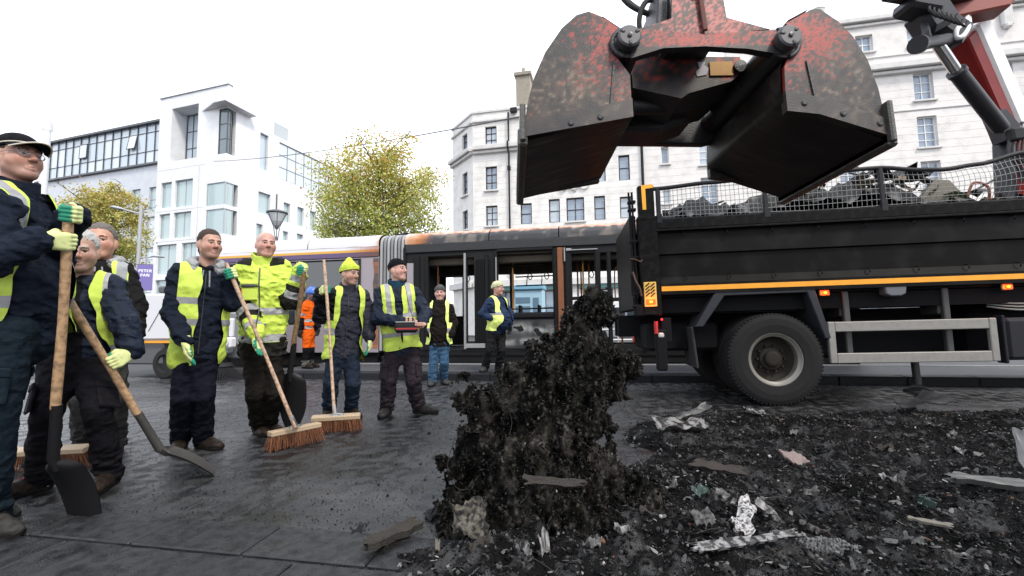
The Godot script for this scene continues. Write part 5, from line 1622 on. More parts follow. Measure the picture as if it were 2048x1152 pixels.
func make_grab() -> void:
	wear.seed = 31; wear.frequency = 0.9; wear.fractal_octaves = 5
	var o := thing("clamshell_grab", "open clamshell grab bucket of worn red and black steel hanging over the road", "grab bucket", Transform3D(Basis.IDENTITY, Vector3(0, 2.43, -2.2)) * Transform3D(Basis(Vector3.RIGHT, deg_to_rad(-3.2)), Vector3.ZERO) * Transform3D(Basis.IDENTITY, Vector3(0, -2.43, 2.2)))
	var st := M("grab_steel", Color.WHITE, 0.5, 0.15, null, noise_tex("grit", 0.06, 5, []), 0.06, 0.35)
	var blk := M("grab_black", Color(0.022, 0.022, 0.025), 0.45, 0.2, noise_tex("blotch", 0.01, 5, []), noise_tex("grit", 0.06, 5, []), 0.2, 0.4)
	var rub := M("rubber", Color.WHITE)
	var zn := -2.2; var zf := -3.08
	# --- left shell
	var lp := P2([0.075, 2.0, 0.095, 2.13, 0.13, 2.26, 0.19, 2.40, 0.28, 2.535, 0.36, 2.61, 0.425, 2.63, 0.49, 2.60, 0.575, 2.535, 0.595, 2.50, 0.56, 2.44, 0.565, 2.36, 0.625, 2.265, 0.625, 2.06])
	var rp := P2([1.415, 2.125, 1.425, 2.30, 1.475, 2.40, 1.50, 2.46, 1.49, 2.50, 1.455, 2.545, 1.60, 2.625, 1.645, 2.625, 1.73, 2.555, 1.80, 2.465, 1.86, 2.33, 1.895, 2.17, 1.91, 2.0])
	for s in 2:
		var left := s == 0
		var poly := lp if left else rp
		var hub := Vector2(0.615, 2.437) if left else Vector2(1.427, 2.425)
		var name := "left" if left else "right"
		var sh := Node3D.new(); sh.name = "shell"; o.add_child(sh, true)
		sh.name = "bucket_shell" if left else "bucket_shell_001"
		for z in [zn, zf]:
			var tint := func(p: Vector3) -> Color:
				var d := Vector2(p.x, p.y).distance_to(hub)
				return worn(p, clampf(1.04 - d * 2.5, 0.0, 0.9) + (0.12 if p.y > 2.45 else 0.0), smoothstep(2.55, 2.2, p.y))
			obj("side_plate", plate(poly, z - 0.012, z + 0.012, 0.011, tint), st, sh)
			# cutting strip along the mouth, bolted on
			var strip := P2([0.062, 1.93, 0.627, 2.03, 0.627, 2.13, 0.40, 2.075, 0.062, 2.02]) if left else P2([1.41, 2.05, 1.57, 2.03, 1.925, 1.905, 1.925, 1.995, 1.62, 2.115, 1.41, 2.155])
			obj("cutting_strip", plate(strip, z - 0.02, z + 0.024, 0.03, func(p: Vector3) -> Color: return worn(p, -0.4, 0.35)), st, sh)
			for q in ([[0.31, 2.0], [0.46, 2.03]] if left else [[1.69, 2.03], [1.87, 1.975], [1.5, 2.09]]):
				var bo := MB.new()
				bo.lathe(P2([0.0, 0.0, 0.016, 0.0, 0.016, 0.004, 0.011, 0.007, 0.0, 0.007]), 10, Transform3D(Basis(Vector3.RIGHT, PI / 2), Vector3(q[0], q[1], z + 0.024)))
				obj("bolt", bo, blk, sh)
			# stiffener seam
			var sm := MB.new()
			if left: sm.beam(Vector3(0.545, 2.34, z + 0.014), Vector3(0.515, 2.09, z + 0.014), 0.012, 0.008)
			else: sm.beam(Vector3(1.54, 2.33, z + 0.014), Vector3(1.565, 2.09, z + 0.014), 0.012, 0.008)
			obj("weld_seam", sm, blk, sh)
		# curved back plate from the crown down to the lip
		var curve := PackedVector2Array()
		var idx := range(0, 7) if left else range(6, 13)
		for k in idx: curve.append(poly[k] if left else poly[k])
		if left: curve.insert(0, Vector2(0.062, 1.93))
		else: curve.append(Vector2(1.925, 1.905))
		var b := MB.new()
		for side in 2:
			var off := 0.014 if side == 0 else -0.014
			var bk := MB.new()
			bk.sheet(40, (curve.size() - 1) * 5, func(i: int, j: int) -> Vector3:
				var a := curve[mini(j / 5, curve.size() - 2)]; var c := curve[mini(j / 5, curve.size() - 2) + 1]
				var t := float(j - (mini(j / 5, curve.size() - 2)) * 5) / 5.0
				var p := a.lerp(c, t)
				var nrm := (c - a).orthogonal().normalized() * off
				var f := float(i) / 40 if side == 0 else 1.0 - float(i) / 40
				return Vector3(p.x + nrm.x, p.y + nrm.y, lerpf(zf, zn, f)))
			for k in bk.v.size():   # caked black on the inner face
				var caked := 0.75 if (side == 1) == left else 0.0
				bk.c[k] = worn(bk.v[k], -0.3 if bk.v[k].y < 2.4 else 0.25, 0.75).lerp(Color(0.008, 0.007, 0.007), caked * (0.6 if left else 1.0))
			obj("back_plate", bk, st, sh)
		# lip and the inner edge bars
		b = MB.new()
		if left:
			b.beam(Vector3(0.064, 1.93, zn + 0.03), Vector3(0.064, 1.93, zf - 0.03), 0.05, 0.10, 0.012, Vector3(0, 1, 0))
			b.box(Vector3(0.066, 2.0, (zn + zf) * 0.5), Vector3(0.03, 0.2, zn - zf + 0.1), 0.008)
		else:
			b.beam(Vector3(1.925, 1.905, zn + 0.03), Vector3(1.925, 1.905, zf - 0.03), 0.05, 0.10, 0.012, Vector3(0, 1, 0))
			b.box(Vector3(1.915, 1.98, (zn + zf) * 0.5), Vector3(0.03, 0.22, zn - zf + 0.1), 0.008)
		obj("cutting_lip", b, M("lip_steel", Color(0.07, 0.066, 0.06), 0.4, 0.5, noise_tex("blotch", 0.01, 5, []), noise_tex("grit", 0.06, 5, []), 0.3, 0.3), sh)
		# inner top plate from the crown in to the hub, and the inner flank
		var x1 := 0.60 if left else 1.50
		var cr := Vector2(0.44, 2.615) if left else Vector2(1.61, 2.61)
		var tp := MB.new()
		var q0 := Vector3(cr.x, cr.y, zn - 0.02); var q1 := Vector3(x1, 2.50 if left else 2.53, zn - 0.02)
		var q2 := Vector3(x1 + (0.01 if left else -0.01), 2.26, zn - 0.02)
		for e in [[q0, q1], [q1, q2]]:
			var dz := Vector3(0, 0, zf - zn + 0.04)
			var nn: Vector3 = (e[1] - e[0]).cross(dz).normalized() * 0.01
			tp.sheet(6, 30, func(i: int, j: int) -> Vector3: return (e[0] as Vector3).lerp(e[1], i / 6.0) + dz * (j / 30.0) + nn)
			tp.sheet(6, 30, func(i: int, j: int) -> Vector3: return (e[0] as Vector3).lerp(e[1], 1.0 - i / 6.0) + dz * (j / 30.0) - nn)
		for k in tp.v.size(): tp.c[k] = worn(tp.v[k], 0.35 + 0.2 * sin(tp.v[k].z * 5.0), 0.4)
		obj("inner_plate", tp, st, sh)
		if not left:   # red surviving inside the right shell by the pivot
			var ip := MB.new()
			ip.sheet(12, 24, func(i: int, j: int) -> Vector3: return Vector3(1.43 + 0.22 * i / 12.0, 2.30 - 0.12 * i / 12.0 - 0.02, lerpf(-2.5, zf, j / 24.0)))
			for k in ip.v.size(): ip.c[k] = worn(ip.v[k], 0.75 - (ip.v[k].x - 1.43) * 3.0, 0.4)
			obj("gusset", ip, st, sh)
	# --- pivot tubes along z with round hub caps
	for s in 2:
		var h := Vector2(0.615, 2.437) if s == 0 else Vector2(1.427, 2.425)
		var b := MB.new()
		b.tube(PackedVector3Array([Vector3(h.x, h.y, zn + 0.02), Vector3(h.x, h.y, lerpf(zn, zf, 0.25)), Vector3(h.x, h.y, lerpf(zn, zf, 0.5)), Vector3(h.x, h.y, lerpf(zn, zf, 0.75)), Vector3(h.x, h.y, zf - 0.02)]), 0.08, 28)
		for k in b.v.size(): b.c[k] = worn(b.v[k], 0.25, 0.25)
		obj("pivot_tube", b, st, o)
		for z in [zn + 0.02, zf - 0.06]:
			b = MB.new()
			b.lathe(P2([0.0, 0.045, 0.05, 0.045, 0.06, 0.038, 0.062, 0.0]), 24, Transform3D(Basis(Vector3.RIGHT, PI / 2), Vector3(h.x, h.y, z + 0.02)))
			b.lathe(P2([0.0, 0.01, 0.012, 0.008, 0.012, 0.0]), 8, Transform3D(Basis(Vector3.RIGHT, PI / 2), Vector3(h.x, h.y, z + 0.065)))
			var cap := obj("hub_cap", b, M("hub_grey", Color(0.05, 0.05, 0.055), 0.4, 0.3), o)
			for k in 3:
				var a := 0.5 + TAU * k / 3.0 + s * 0.3
				var nb := MB.new()
				nb.ball(Vector3(h.x + cos(a) * 0.042, h.y + sin(a) * 0.042, z + 0.062), Vector3(0.016, 0.011, 0.008), 10, Basis(Vector3(0, 0, 1), a))
				obj("hub_notch", nb, blk, cap)
			# guard arc round the hub on the shell
			b = MB.new()
			var arc := PackedVector3Array()
			for k in 13:
				var a := lerpf(1.25, 4.4, k / 12.0) if s == 0 else lerpf(1.9, -1.3, k / 12.0)
				arc.append(Vector3(h.x + cos(a) * 0.078, h.y + sin(a) * 0.078, z))
			b.tube(arc, 0.014, 6)
			obj("hub_guard", b, blk, o)
	# --- link bars between the hubs, near and far
	var bar := P2([0.63, 2.515, 0.83, 2.50, 1.02, 2.478, 1.22, 2.492, 1.41, 2.50, 1.41, 2.36, 1.24, 2.395, 1.02, 2.412, 0.80, 2.405, 0.63, 2.35])
	for z in [zn + 0.012, zf + 0.02]:
		obj("link_bar", plate(bar, z - 0.03, z + 0.012, 0.012, func(p: Vector3) -> Color: return worn(p, 0.75 if p.y > 2.42 else 0.1, 0.15)), st, o)
		var sp := P2([0.645, 2.515, 0.86, 2.585, 0.875, 2.80, 1.135, 2.80, 1.15, 2.585, 1.37, 2.515, 1.2, 2.50, 1.02, 2.49, 0.84, 2.508])
		obj("head_plate", plate(sp, z - 0.02, z - 0.002, 0.012, func(p: Vector3) -> Color:
			var c := worn(p, 0.62, 0.1)
			return c.lerp(Color(0.36, 0.15, 0.145), 0.55 * smoothstep(0.1, 0.3, c.r))), st, o)
		var rib := MB.new()
		rib.beam(Vector3(1.01, 2.76, z + 0.01), Vector3(1.025, 2.50, z + 0.012), 0.018, 0.024, 0.004)
		rib.tube(smooth_path(PackedVector3Array([Vector3(0.985, 2.70, z), Vector3(0.985, 2.80, z + 0.01), Vector3(1.01, 2.86, z + 0.02), Vector3(1.035, 2.80, z + 0.01), Vector3(1.03, 2.72, z)])), 0.013, 6)
		obj("lifting_eye", rib, M("eye_brown", Color(0.10, 0.035, 0.028), 0.5), o)
	# head housing and body between the bars
	var hb := MB.new()
	hb.box(Vector3(1.005, 2.66, -2.63), Vector3(0.27, 0.3, 0.72), 0.02)
	hb.prism(P2([0.82, 2.80, 0.875, 2.80, 0.86, 2.585, 0.80, 2.6]), -2.6, -2.25, Transform3D.IDENTITY, 0.01)
	obj("head_housing", hb, blk, o)
	var rt := MB.new()
	rt.tube(PackedVector3Array([Vector3(1.0, 2.8, -2.6), Vector3(1.02, 3.02, -2.62)]), 0.12, 18)
	rt.tube(PackedVector3Array([Vector3(1.02, 3.0, -2.62), Vector3(1.1, 3.32, -2.66)]), 0.085, 14)
	rt.box(Vector3(1.0, 2.84, -2.42), Vector3(0.34, 0.07, 0.2), 0.02)
	obj("rotator", rt, blk, o)
	var mb := MB.new()   # the long middle body, seen from below
	var mbp := plate(P2([0.66, 2.46, 0.70, 2.34, 0.98, 2.27, 1.02, 2.30, 1.16, 2.34, 1.27, 2.37, 1.35, 2.44, 1.33, 2.52, 1.0, 2.53, 0.66, 2.52]), -2.86, -2.42, 0.025, func(p: Vector3) -> Color: return worn(p, 0.62 if p.y > 2.38 else 0.0, 0.15))
	obj("middle_body", mbp, st, o)
	mb = MB.new()
	mb.box(Vector3(1.215, 2.445, -2.414), Vector3(0.13, 0.085, 0.006))
	obj("warning_plate", mb, M("plate_yellow", Color(0.42, 0.21, 0.03), 0.6, 0.0, noise_tex("blotch", 0.01, 5, []), null, 0, 0.15), o)
	mb = MB.new()
	mb.prism(P2([1.075, 2.40, 1.13, 2.41, 1.145, 2.45, 1.12, 2.47, 1.13, 2.49, 1.085, 2.488, 1.09, 2.45, 1.07, 2.43]), -2.42, -2.415)
	obj("torn_sticker", mb, M("sticker_white", Color(0.35, 0.33, 0.36), 0.6), o)
	mb = MB.new()
	mb.lathe(P2([0.0, 0.0, 0.036, 0.0, 0.036, 0.02, 0.0, 0.024]), 16, Transform3D(Basis(Vector3.RIGHT, PI / 2), Vector3(1.32, 2.45, -2.415)))
	mb.lathe(P2([0.0, 0.0, 0.05, 0.0, 0.05, 0.01, 0.0, 0.01]), 16, Transform3D(Basis(Vector3.RIGHT, PI / 2), Vector3(1.38, 2.42, -2.5)))
	obj("body_pin", mb, blk, o)
	# lower frame: dark plates under the body, a hydraulic cylinder on each side
	mb = MB.new()
	mb.prism(P2([0.60, 2.50, 0.62, 2.29, 1.36, 2.27, 1.47, 2.30, 1.40, 2.50]), zf + 0.02, zf + 0.08, Transform3D.IDENTITY, 0.01)
	mb.prism(P2([0.62, 2.40, 0.64, 2.25, 0.95, 2.23, 1.16, 2.30, 1.05, 2.40]), -2.95, -2.72, Transform3D.IDENTITY, 0.02)
	obj("lower_frame", mb, blk, o)
	mb = MB.new()
	mb.tube(PackedVector3Array([Vector3(0.70, 2.30, -2.55), Vector3(1.0, 2.33, -2.6), Vector3(1.3, 2.42, -2.62)]), 0.05, 14)
	obj("hydraulic_cylinder", mb, blk, o)
	mb = MB.new()
	for k in 6: mb.box(Vector3(0.74 + k * 0.035, 2.55, -2.5), Vector3(0.022, 0.07 + 0.02 * (k % 3), 0.06), 0.005)
	mb.box(Vector3(0.8, 2.5, -2.55), Vector3(0.3, 0.06, 0.2), 0.01)
	obj("valve_block", mb, blk, o)
	# hoses looping at the top
	var hoses := [[Vector3(0.62, 3.15, -2.45), Vector3(0.68, 2.90, -2.42), Vector3(0.82, 2.80, -2.42), Vector3(0.98, 2.78, -2.45)], [Vector3(0.64, 3.2, -2.48), Vector3(0.70, 2.93, -2.45), Vector3(0.84, 2.82, -2.45), Vector3(0.97, 2.80, -2.47)], [Vector3(0.78, 2.56, -2.4), Vector3(0.75, 2.72, -2.38), Vector3(0.80, 2.85, -2.38), Vector3(0.90, 2.86, -2.42), Vector3(0.95, 2.74, -2.45)], [Vector3(0.86, 3.1, -2.4), Vector3(0.87, 2.93, -2.38), Vector3(0.93, 2.82, -2.42), Vector3(0.98, 2.76, -2.5)]]
	for q in hoses:
		mb = MB.new()
		mb.tube(smooth_path(PackedVector3Array(q)), 0.015, 8)
		obj("hydraulic_hose", mb, rub, o)

func rock_mesh(seed: int, squash := 1.0) -> ArrayMesh:   # a small broken lump with flat faces, unit size
	var rng := RandomNumberGenerator.new(); rng.seed = seed
	var b := MB.new()
	var P := {}
	var get := func(v: Vector3) -> Vector3:
		var key := "%.2f,%.2f,%.2f" % [v.x, v.y, v.z]
		if not P.has(key): P[key] = v.normalized() * rng.randf_range(0.32, 0.62) * Vector3(1, squash, rng.randf_range(0.8, 1.2))
		return P[key]
	var ax := [Vector3.RIGHT, Vector3.LEFT, Vector3.UP, Vector3.DOWN, Vector3.BACK, Vector3.FORWARD]
	for x in [0, 1]:
		for y in [2, 3]:
			for z in [4, 5]:
				var a: Vector3 = ax[x]; var c: Vector3 = ax[y]; var d: Vector3 = ax[z]
				if (c - a).cross(d - a).dot(a + c + d) < 0: var sw := c; c = d; d = sw
				var ab := (a + c).normalized(); var bc := (c + d).normalized(); var ca := (d + a).normalized()
				for t in [[a, ab, ca], [ab, c, bc], [ca, bc, d], [ab, bc, ca]]:
					b.tri(get.call(t[0]), get.call(t[1]), get.call(t[2]))
	return b.mesh()

func clod_mesh(seed: int) -> ArrayMesh:   # a crumbly lump of about unit size
	var nz := FastNoiseLite.new(); nz.seed = seed; nz.frequency = 2.2; nz.fractal_octaves = 4
	var F := Field.new(Vector3.ONE * -0.75, Vector3.ONE * 0.75, 0.05)
	F.ell(Vector3.ZERO, Vector3(0.5, 0.36, 0.42), 0.05)
	F.warp(func(p: Vector3) -> float: return 0.3 * nz.get_noise_3dv(p), 0.4)
	return am(F.mesh())

func scatter(called: String, mesh: Mesh, m: Material, at: Array, cols: Array, parent: Node = null) -> MultiMeshInstance3D:
	var mm := MultiMesh.new()
	mm.transform_format = MultiMesh.TRANSFORM_3D
	mm.use_colors = true
	mm.mesh = mesh
	mm.instance_count = at.size()
	for k in at.size():
		mm.set_instance_transform(k, at[k])
		mm.set_instance_color(k, cols[k])
	var o := MultiMeshInstance3D.new()
	var p := parent if parent else self
	o.name = numbered(called, p)
	o.multimesh = mm
	o.material_override = m
	o.set_meta("kind", "stuff")
	p.add_child(o, true)
	return o

var field_n := FastNoiseLite.new()
var field_f := FastNoiseLite.new()
func rubble_mask(x: float, z: float) -> float:   # where the rubble lies
	var n := 0.35 * field_n.get_noise_2d(x * 1.1, z * 1.1)
	var left := 0.0
	if z > -3.1: left = lerpf(-0.42, 0.75, clampf((-1.95 - z) / 1.15, 0, 1))
	else: left = lerpf(0.75, 1.25, clampf((-3.1 - z) / 1.4, 0, 1))
	if z > -1.95: left = -0.42 - 0.35 * (z + 1.95)
	return smoothstep(-0.12, 0.35, x - left + n) * smoothstep(-4.95, -4.35, z + n * 0.8)

func rubble_y(x: float, z: float) -> float:
	var m := rubble_mask(x, z)
	var n := field_n.get_noise_2d(x * 1.6, z * 1.6)
	var r := 1.0 - absf(field_n.get_noise_2d(x * 4.5 + 3.0, z * 4.5)) * 2.0
	var f := field_f.get_noise_2d(x * 9.0, z * 9.0)
	var f2 := field_f.get_noise_2d(x * 26.0, z * 26.0)
	var near := exp(-pow((x - 0.15) / 0.75, 2.0) - pow((z + 2.05) / 0.5, 2.0)) * 0.08
	return m * (0.032 + 0.05 * n + 0.035 * r + near) + m * (0.026 * f + 0.014 * f2) - 0.035 * (1.0 - m)

func make_debris() -> void:
	field_n.seed = 41; field_n.frequency = 0.8; field_n.fractal_octaves = 3
	field_f.seed = 43; field_f.frequency = 1.0; field_f.fractal_octaves = 3
	var rng := RandomNumberGenerator.new(); rng.seed = 17
	var grit := noise_tex("grit", 0.06, 5, [])
	var coal := M("char_rubble", Color.WHITE, 0.6, 0.0, null, grit, 1.6, 0.22)
	coal.metallic_specular = 0.13
	var lump := M("char_lump", Color.WHITE, 0.4)
	lump.metallic_specular = 0.16
	var o := Node3D.new(); o.name = "rubble"; add_child(o)
	setting(o, "field of charred rubble and ash spread over the road", "stuff")
	var b := MB.new()
	var nx := 330; var nz := 200
	b.sheet(nx, nz, func(i: int, j: int) -> Vector3:
		var z := -0.75 - 4.3 * pow(float(j) / nz, 1.25)
		var x := lerpf(-0.9, 6.6, float(i) / nx) * lerpf(0.62, 1.0, clampf((-z - 0.7) / 3.0, 0, 1))
		return Vector3(x, rubble_y(x, z), z))
	for k in b.v.size():
		var p := b.v[k]
		var n := field_n.get_noise_2d(p.x * 2.0 + 9.0, p.z * 2.0)
		var f := field_f.get_noise_2d(p.x * 7.0, p.z * 7.0)
		var g := 0.006 + 0.012 * clampf(n + 0.5, 0, 1)
		g = lerpf(g, 0.11, smoothstep(0.12, 0.42, f * 0.8 + n * 0.6 + 0.08 * smoothstep(-3.2, -1.8, p.z)) * 0.5)
		b.c[k] = Color(g, g * 0.99, g * 1.0)
	obj("ash_bed", b, coal, o).set_meta("kind", "stuff")
	# loose lumps and flakes lying on it
	var pile := [[], [], [], []]; var tint := [[], [], [], []]
	var n := 0
	while n < 90000:
		var z := -0.8 - 4.1 * pow(rng.randf(), 1.15)
		var x := rng.randf_range(-1.2, 1.25 * -z + 0.4)
		var m := rubble_mask(x, z)
		if rng.randf() > m + 0.025: continue
		n += 1
		var s := 0.003 + 0.011 * pow(rng.randf(), 4.0) + (0.014 if rng.randf() < 0.006 else 0.0)
		var y := maxf(rubble_y(x, z), 0.0) + s * 0.2
		var v: int = [0, 1, 2, 3, 3, 3][rng.randi() % 6]
		var B := Basis.from_euler(Vector3(rng.randf() * TAU, rng.randf() * TAU, rng.randf() * TAU)).scaled(Vector3.ONE * s * 1.6)
		if v == 3: B = Basis.from_euler(Vector3(rng.randf_range(-0.5, 0.5), rng.randf() * TAU, rng.randf_range(-0.5, 0.5))) * Basis.from_scale(Vector3(rng.randf_range(1.5, 5.0), 0.35, rng.randf_range(0.3, 1.2)) * s)
		pile[v].append(Transform3D(B, Vector3(x, y, z)))
		var g := 0.004 + 0.06 * pow(rng.randf(), 3.5)
		var c := Color(g, g, g * 1.02)
		var w := rng.randf()
		if w < 0.008: c = Color(0.30, 0.29, 0.28) * rng.randf_range(0.4, 1.2)
		elif w < 0.05: c = Color(0.10, 0.095, 0.09)
		elif w < 0.06: c = Color(0.10, 0.055, 0.04)
		tint[v].append(c)
	for v in 4: scatter("loose_lump", rock_mesh(60 + v, 0.8), lump, pile[v], tint[v], o)
	# wires and fibres
	b = MB.new()
	for k in 90:
		var z := -1.2 - 3.3 * rng.randf()
		var x := rng.randf_range(-0.5, -z * 1.2)
		if rubble_mask(x, z) < 0.4: continue
		var a := rng.randf() * TAU; var l := rng.randf_range(0.05, 0.22)
		var p := Vector3(x, rubble_y(x, z) + 0.006, z)
		var d := Vector3(cos(a), 0, sin(a)) * l
		b.tube(smooth_path(PackedVector3Array([p, p + d * 0.4 + Vector3(0, l * rng.randf_range(0.05, 0.3), 0), p + d + Vector3(0, rng.randf_range(-0.01, 0.02), 0)]), 4), 0.0016, 4, false)
	obj("wire_bits", b, M("burnt_wire", Color(0.03, 0.028, 0.026), 0.6, 0.0), o).set_meta("kind", "stuff")
	make_mound(rng, lump)
	make_scraps(rng)

func make_mound(rng: RandomNumberGenerator, lump: Material) -> void:
	var o := thing("charred_mound", "tall jagged mound of charred melted wreckage on the road in the centre", "debris", Transform3D(Basis.from_scale(Vector3(0.91, 1, 1)), Vector3(0.011, 0, 0)))
	var caps := [
		[Vector3(0.446, 1.040, -2.380), Vector3(0.427, 0.848, -2.380), 0.119, 0.141],
		[Vector3(0.427, 0.848, -2.380), Vector3(0.270, 0.591, -2.350), 0.146, 0.216],
		[Vector3(0.219, 0.657, -2.350), Vector3(0.119, 0.346, -2.320), 0.238, 0.303],
		[Vector3(-0.030, 0.690, -2.320), Vector3(0.179, 0.746, -2.320), 0.087, 0.130],
		[Vector3(-0.159, 0.547, -2.280), Vector3(-0.135, 0.348, -2.280), 0.124, 0.162],
		[Vector3(-0.260, 0.641, -2.280), Vector3(-0.218, 0.498, -2.280), 0.035, 0.070],
		[Vector3(-0.280, 0.678, -2.300), Vector3(-0.260, 0.627, -2.300), 0.022, 0.035],
		[Vector3(0.452, 0.646, -2.400), Vector3(0.626, 0.719, -2.440), 0.141, 0.081],
		[Vector3(0.626, 0.719, -2.440), Vector3(0.683, 0.764, -2.440), 0.081, 0.043],
		[Vector3(0.460, 0.583, -2.380), Vector3(0.397, 0.435, -2.350), 0.097, 0.092],
		[Vector3(-0.329, 0.315, -2.260), Vector3(-0.197, 0.355, -2.260), 0.060, 0.103],
		[Vector3(0.105, 0.271, -2.320), Vector3(0.074, 0.065, -2.280), 0.338, 0.406],
		[Vector3(-0.248, 0.162, -2.260), Vector3(-0.316, 0.019, -2.180), 0.119, 0.119],
		[Vector3(0.357, 0.224, -2.300), Vector3(0.558, 0.103, -2.260), 0.178, 0.124],
		[Vector3(0.563, 0.095, -2.280), Vector3(0.686, 0.050, -2.240), 0.124, 0.108],
		[Vector3(-0.105, 0.053, -2.100), Vector3(0.336, 0.065, -2.060), 0.135, 0.162],
	]
	var F := Field.new(Vector3(-0.52, -0.06, -2.75), Vector3(0.92, 1.28, -1.78), 0.0115)
	var Z := Basis.from_scale(Vector3(1, 1, 1.5))
	for c in caps: F.cap(c[0], c[1], c[2], c[3], 0.035, false, Z, 1.0 / 1.5)
	# hollows and overhangs
	for c in [[Vector3(0.15, 0.60, -2.02), 0.085], [Vector3(-0.02, 0.30, -2.0), 0.09], [Vector3(0.36, 0.33, -1.98), 0.09], [Vector3(-0.25, 0.22, -2.2), 0.075], [Vector3(0.60, 0.50, -2.3), 0.09], [Vector3(-0.16, 0.72, -2.25), 0.05], [Vector3(0.30, 0.78, -2.12), 0.06], [Vector3(-0.06, 0.50, -2.08), 0.05], [Vector3(0.55, 0.95, -2.4), 0.05], [Vector3(0.12, 0.20, -1.88), 0.06], [Vector3(0.02, 0.42, -2.02), 0.06], [Vector3(0.26, 0.50, -2.03), 0.05], [Vector3(-0.16, 0.33, -2.08), 0.05], [Vector3(0.36, 0.66, -2.14), 0.045], [Vector3(0.50, 0.42, -2.25), 0.07]]:
		F.cap(c[0], c[0] + Vector3(0.03, -0.04, 0), c[1], c[1] * 0.7, 0.03, true)
	var n1 := FastNoiseLite.new(); n1.seed = 51; n1.frequency = 5.5; n1.fractal_octaves = 5; n1.fractal_gain = 0.62
	var n2 := FastNoiseLite.new(); n2.seed = 52; n2.noise_type = FastNoiseLite.TYPE_CELLULAR; n2.frequency = 16.0; n2.fractal_octaves = 2
	F.warp(func(p: Vector3) -> float: return 0.10 * n1.get_noise_3dv(p) + 0.036 * n2.get_noise_3dv(p) + 0.016, 0.15)
	var md := F.mesh()
	var tintf := func(p: Vector3) -> Color:
		var a := n1.get_noise_3d(p.x * 1.5 + 4.0, p.y * 0.6, p.z * 1.5)
		var g := 0.005 + 0.022 * smoothstep(-0.05, 0.35, a) + 0.06 * smoothstep(0.15, 0.5, n1.get_noise_3d(p.x * 5.0, p.y * 1.5 + 3.0, p.z * 5.0))
		return Color(g * 1.5, g * 1.38, g * 1.22)
	var core := put("core", am(md, tintf), M("mound_char", Color.WHITE, 0.5, 0.0, null, noise_tex("grit", 0.06, 5, []), 1.4, 0.16), o)
	(core.material_override as StandardMaterial3D).metallic_specular = 0.10
	core.set_meta("kind", "stuff")
	# crumbs all over its surface
	var pile := [[], [], []]; var tint := [[], [], []]
	var V: PackedVector3Array = md.v; var N: PackedVector3Array = md.n
	for k in 42000:
		var i := rng.randi() % V.size()
		if V[i].y < -0.01: continue
		var s := 0.0025 + 0.008 * pow(rng.randf(), 3.0)
		var v: int = [0, 1, 2, 2, 2][rng.randi() % 5]
		var B := Basis.from_euler(Vector3(rng.randf() * TAU, rng.randf() * TAU, rng.randf() * TAU)).scaled(Vector3.ONE * s * 1.5)
		if v == 2: B = Basis.from_euler(Vector3(rng.randf() * TAU, rng.randf() * TAU, rng.randf() * TAU)) * Basis.from_scale(Vector3(s * 2.6, s * 0.35, s * 0.5))
		pile[v].append(Transform3D(B, V[i] + N[i] * s * 0.35))
		var g := 0.004 + 0.045 * pow(rng.randf(), 4.0)
		var w := rng.randf()
		tint[v].append(Color(0.17, 0.165, 0.15) * rng.randf_range(0.4, 1.1) if w < 0.006 else Color(g * 1.04, g, g * 0.95))
	for v in 3: scatter("crumb", rock_mesh(80 + v, 0.9), lump, pile[v], tint[v], o)
	var wb := MB.new()
	for k in 130:
		var i := rng.randi() % V.size()
		var l := rng.randf_range(0.03, 0.12)
		var d := Vector3(rng.randfn(), rng.randfn() - 0.7, rng.randfn()).normalized() * l
		wb.tube(smooth_path(PackedVector3Array([V[i], V[i] + N[i] * l * 0.35 + d * 0.4, V[i] + d + N[i] * 0.02]), 4), 0.0013, 4, false)
	for q in [[Vector3(-0.33, 0.44, -2.2), Vector3(-0.37, 0.3, -2.2), Vector3(-0.31, 0.2, -2.2), Vector3(-0.2, 0.22, -2.2)], [Vector3(-0.02, 0.12, -1.86), Vector3(0.0, 0.0, -1.82), Vector3(0.03, -0.02, -1.8)]]:
		wb.tube(smooth_path(PackedVector3Array(q)), 0.002, 4, false)
	obj("fibre", wb, M("burnt_wire", Color.WHITE), o).set_meta("kind", "stuff")

func scrap(called: String, label: String, m: Material, at: Vector3, size: Vector3, rot: Vector3, bend := 0.03, seed := 1, group := "") -> void:   # a bent, ragged sheet with a thickness
	var nz := FastNoiseLite.new(); nz.seed = seed; nz.frequency = 1.0; nz.fractal_octaves = 3
	var b := MB.new()
	var nx := 16; var ny := 8
	for side in 2:
		b.sheet(nx, ny, func(i: int, j: int) -> Vector3:
			var u := float(i) / nx - 0.5
			if side == 1: u = -u
			var v := float(j) / ny - 0.5
			var x := u * size.x * (1.0 + 0.28 * nz.get_noise_2d(9.0, v * 2.0))
			var z := -v * size.z * (1.0 + 0.6 * nz.get_noise_2d(u * 2.6, 4.0) + 0.35 * u * sin(seed))
			var y := bend * (nz.get_noise_2d(u * 1.5, v * 0.8) * 1.3 + 1.2 * u * u) + (size.y if side == 0 else 0.0)
			return Vector3(x, y, z))
	b.v = b.v
	var n := (nx + 1) * (ny + 1)
	for k in range(0, nx):   # close the long edges
		for j in [0, ny]:
			var a := b.v[j * (nx + 1) + k]; var c := b.v[j * (nx + 1) + k + 1]
			var d := b.v[n + j * (nx + 1) + nx - k]; var e := b.v[n + j * (nx + 1) + nx - k - 1]
			if j == 0: b.quad(d, e, c, a)
			else: b.quad(a, c, e, d)
	var o := obj(called, b, m, null, Transform3D(Basis.from_euler(rot), at))
	tag(o, label, "scrap", group)

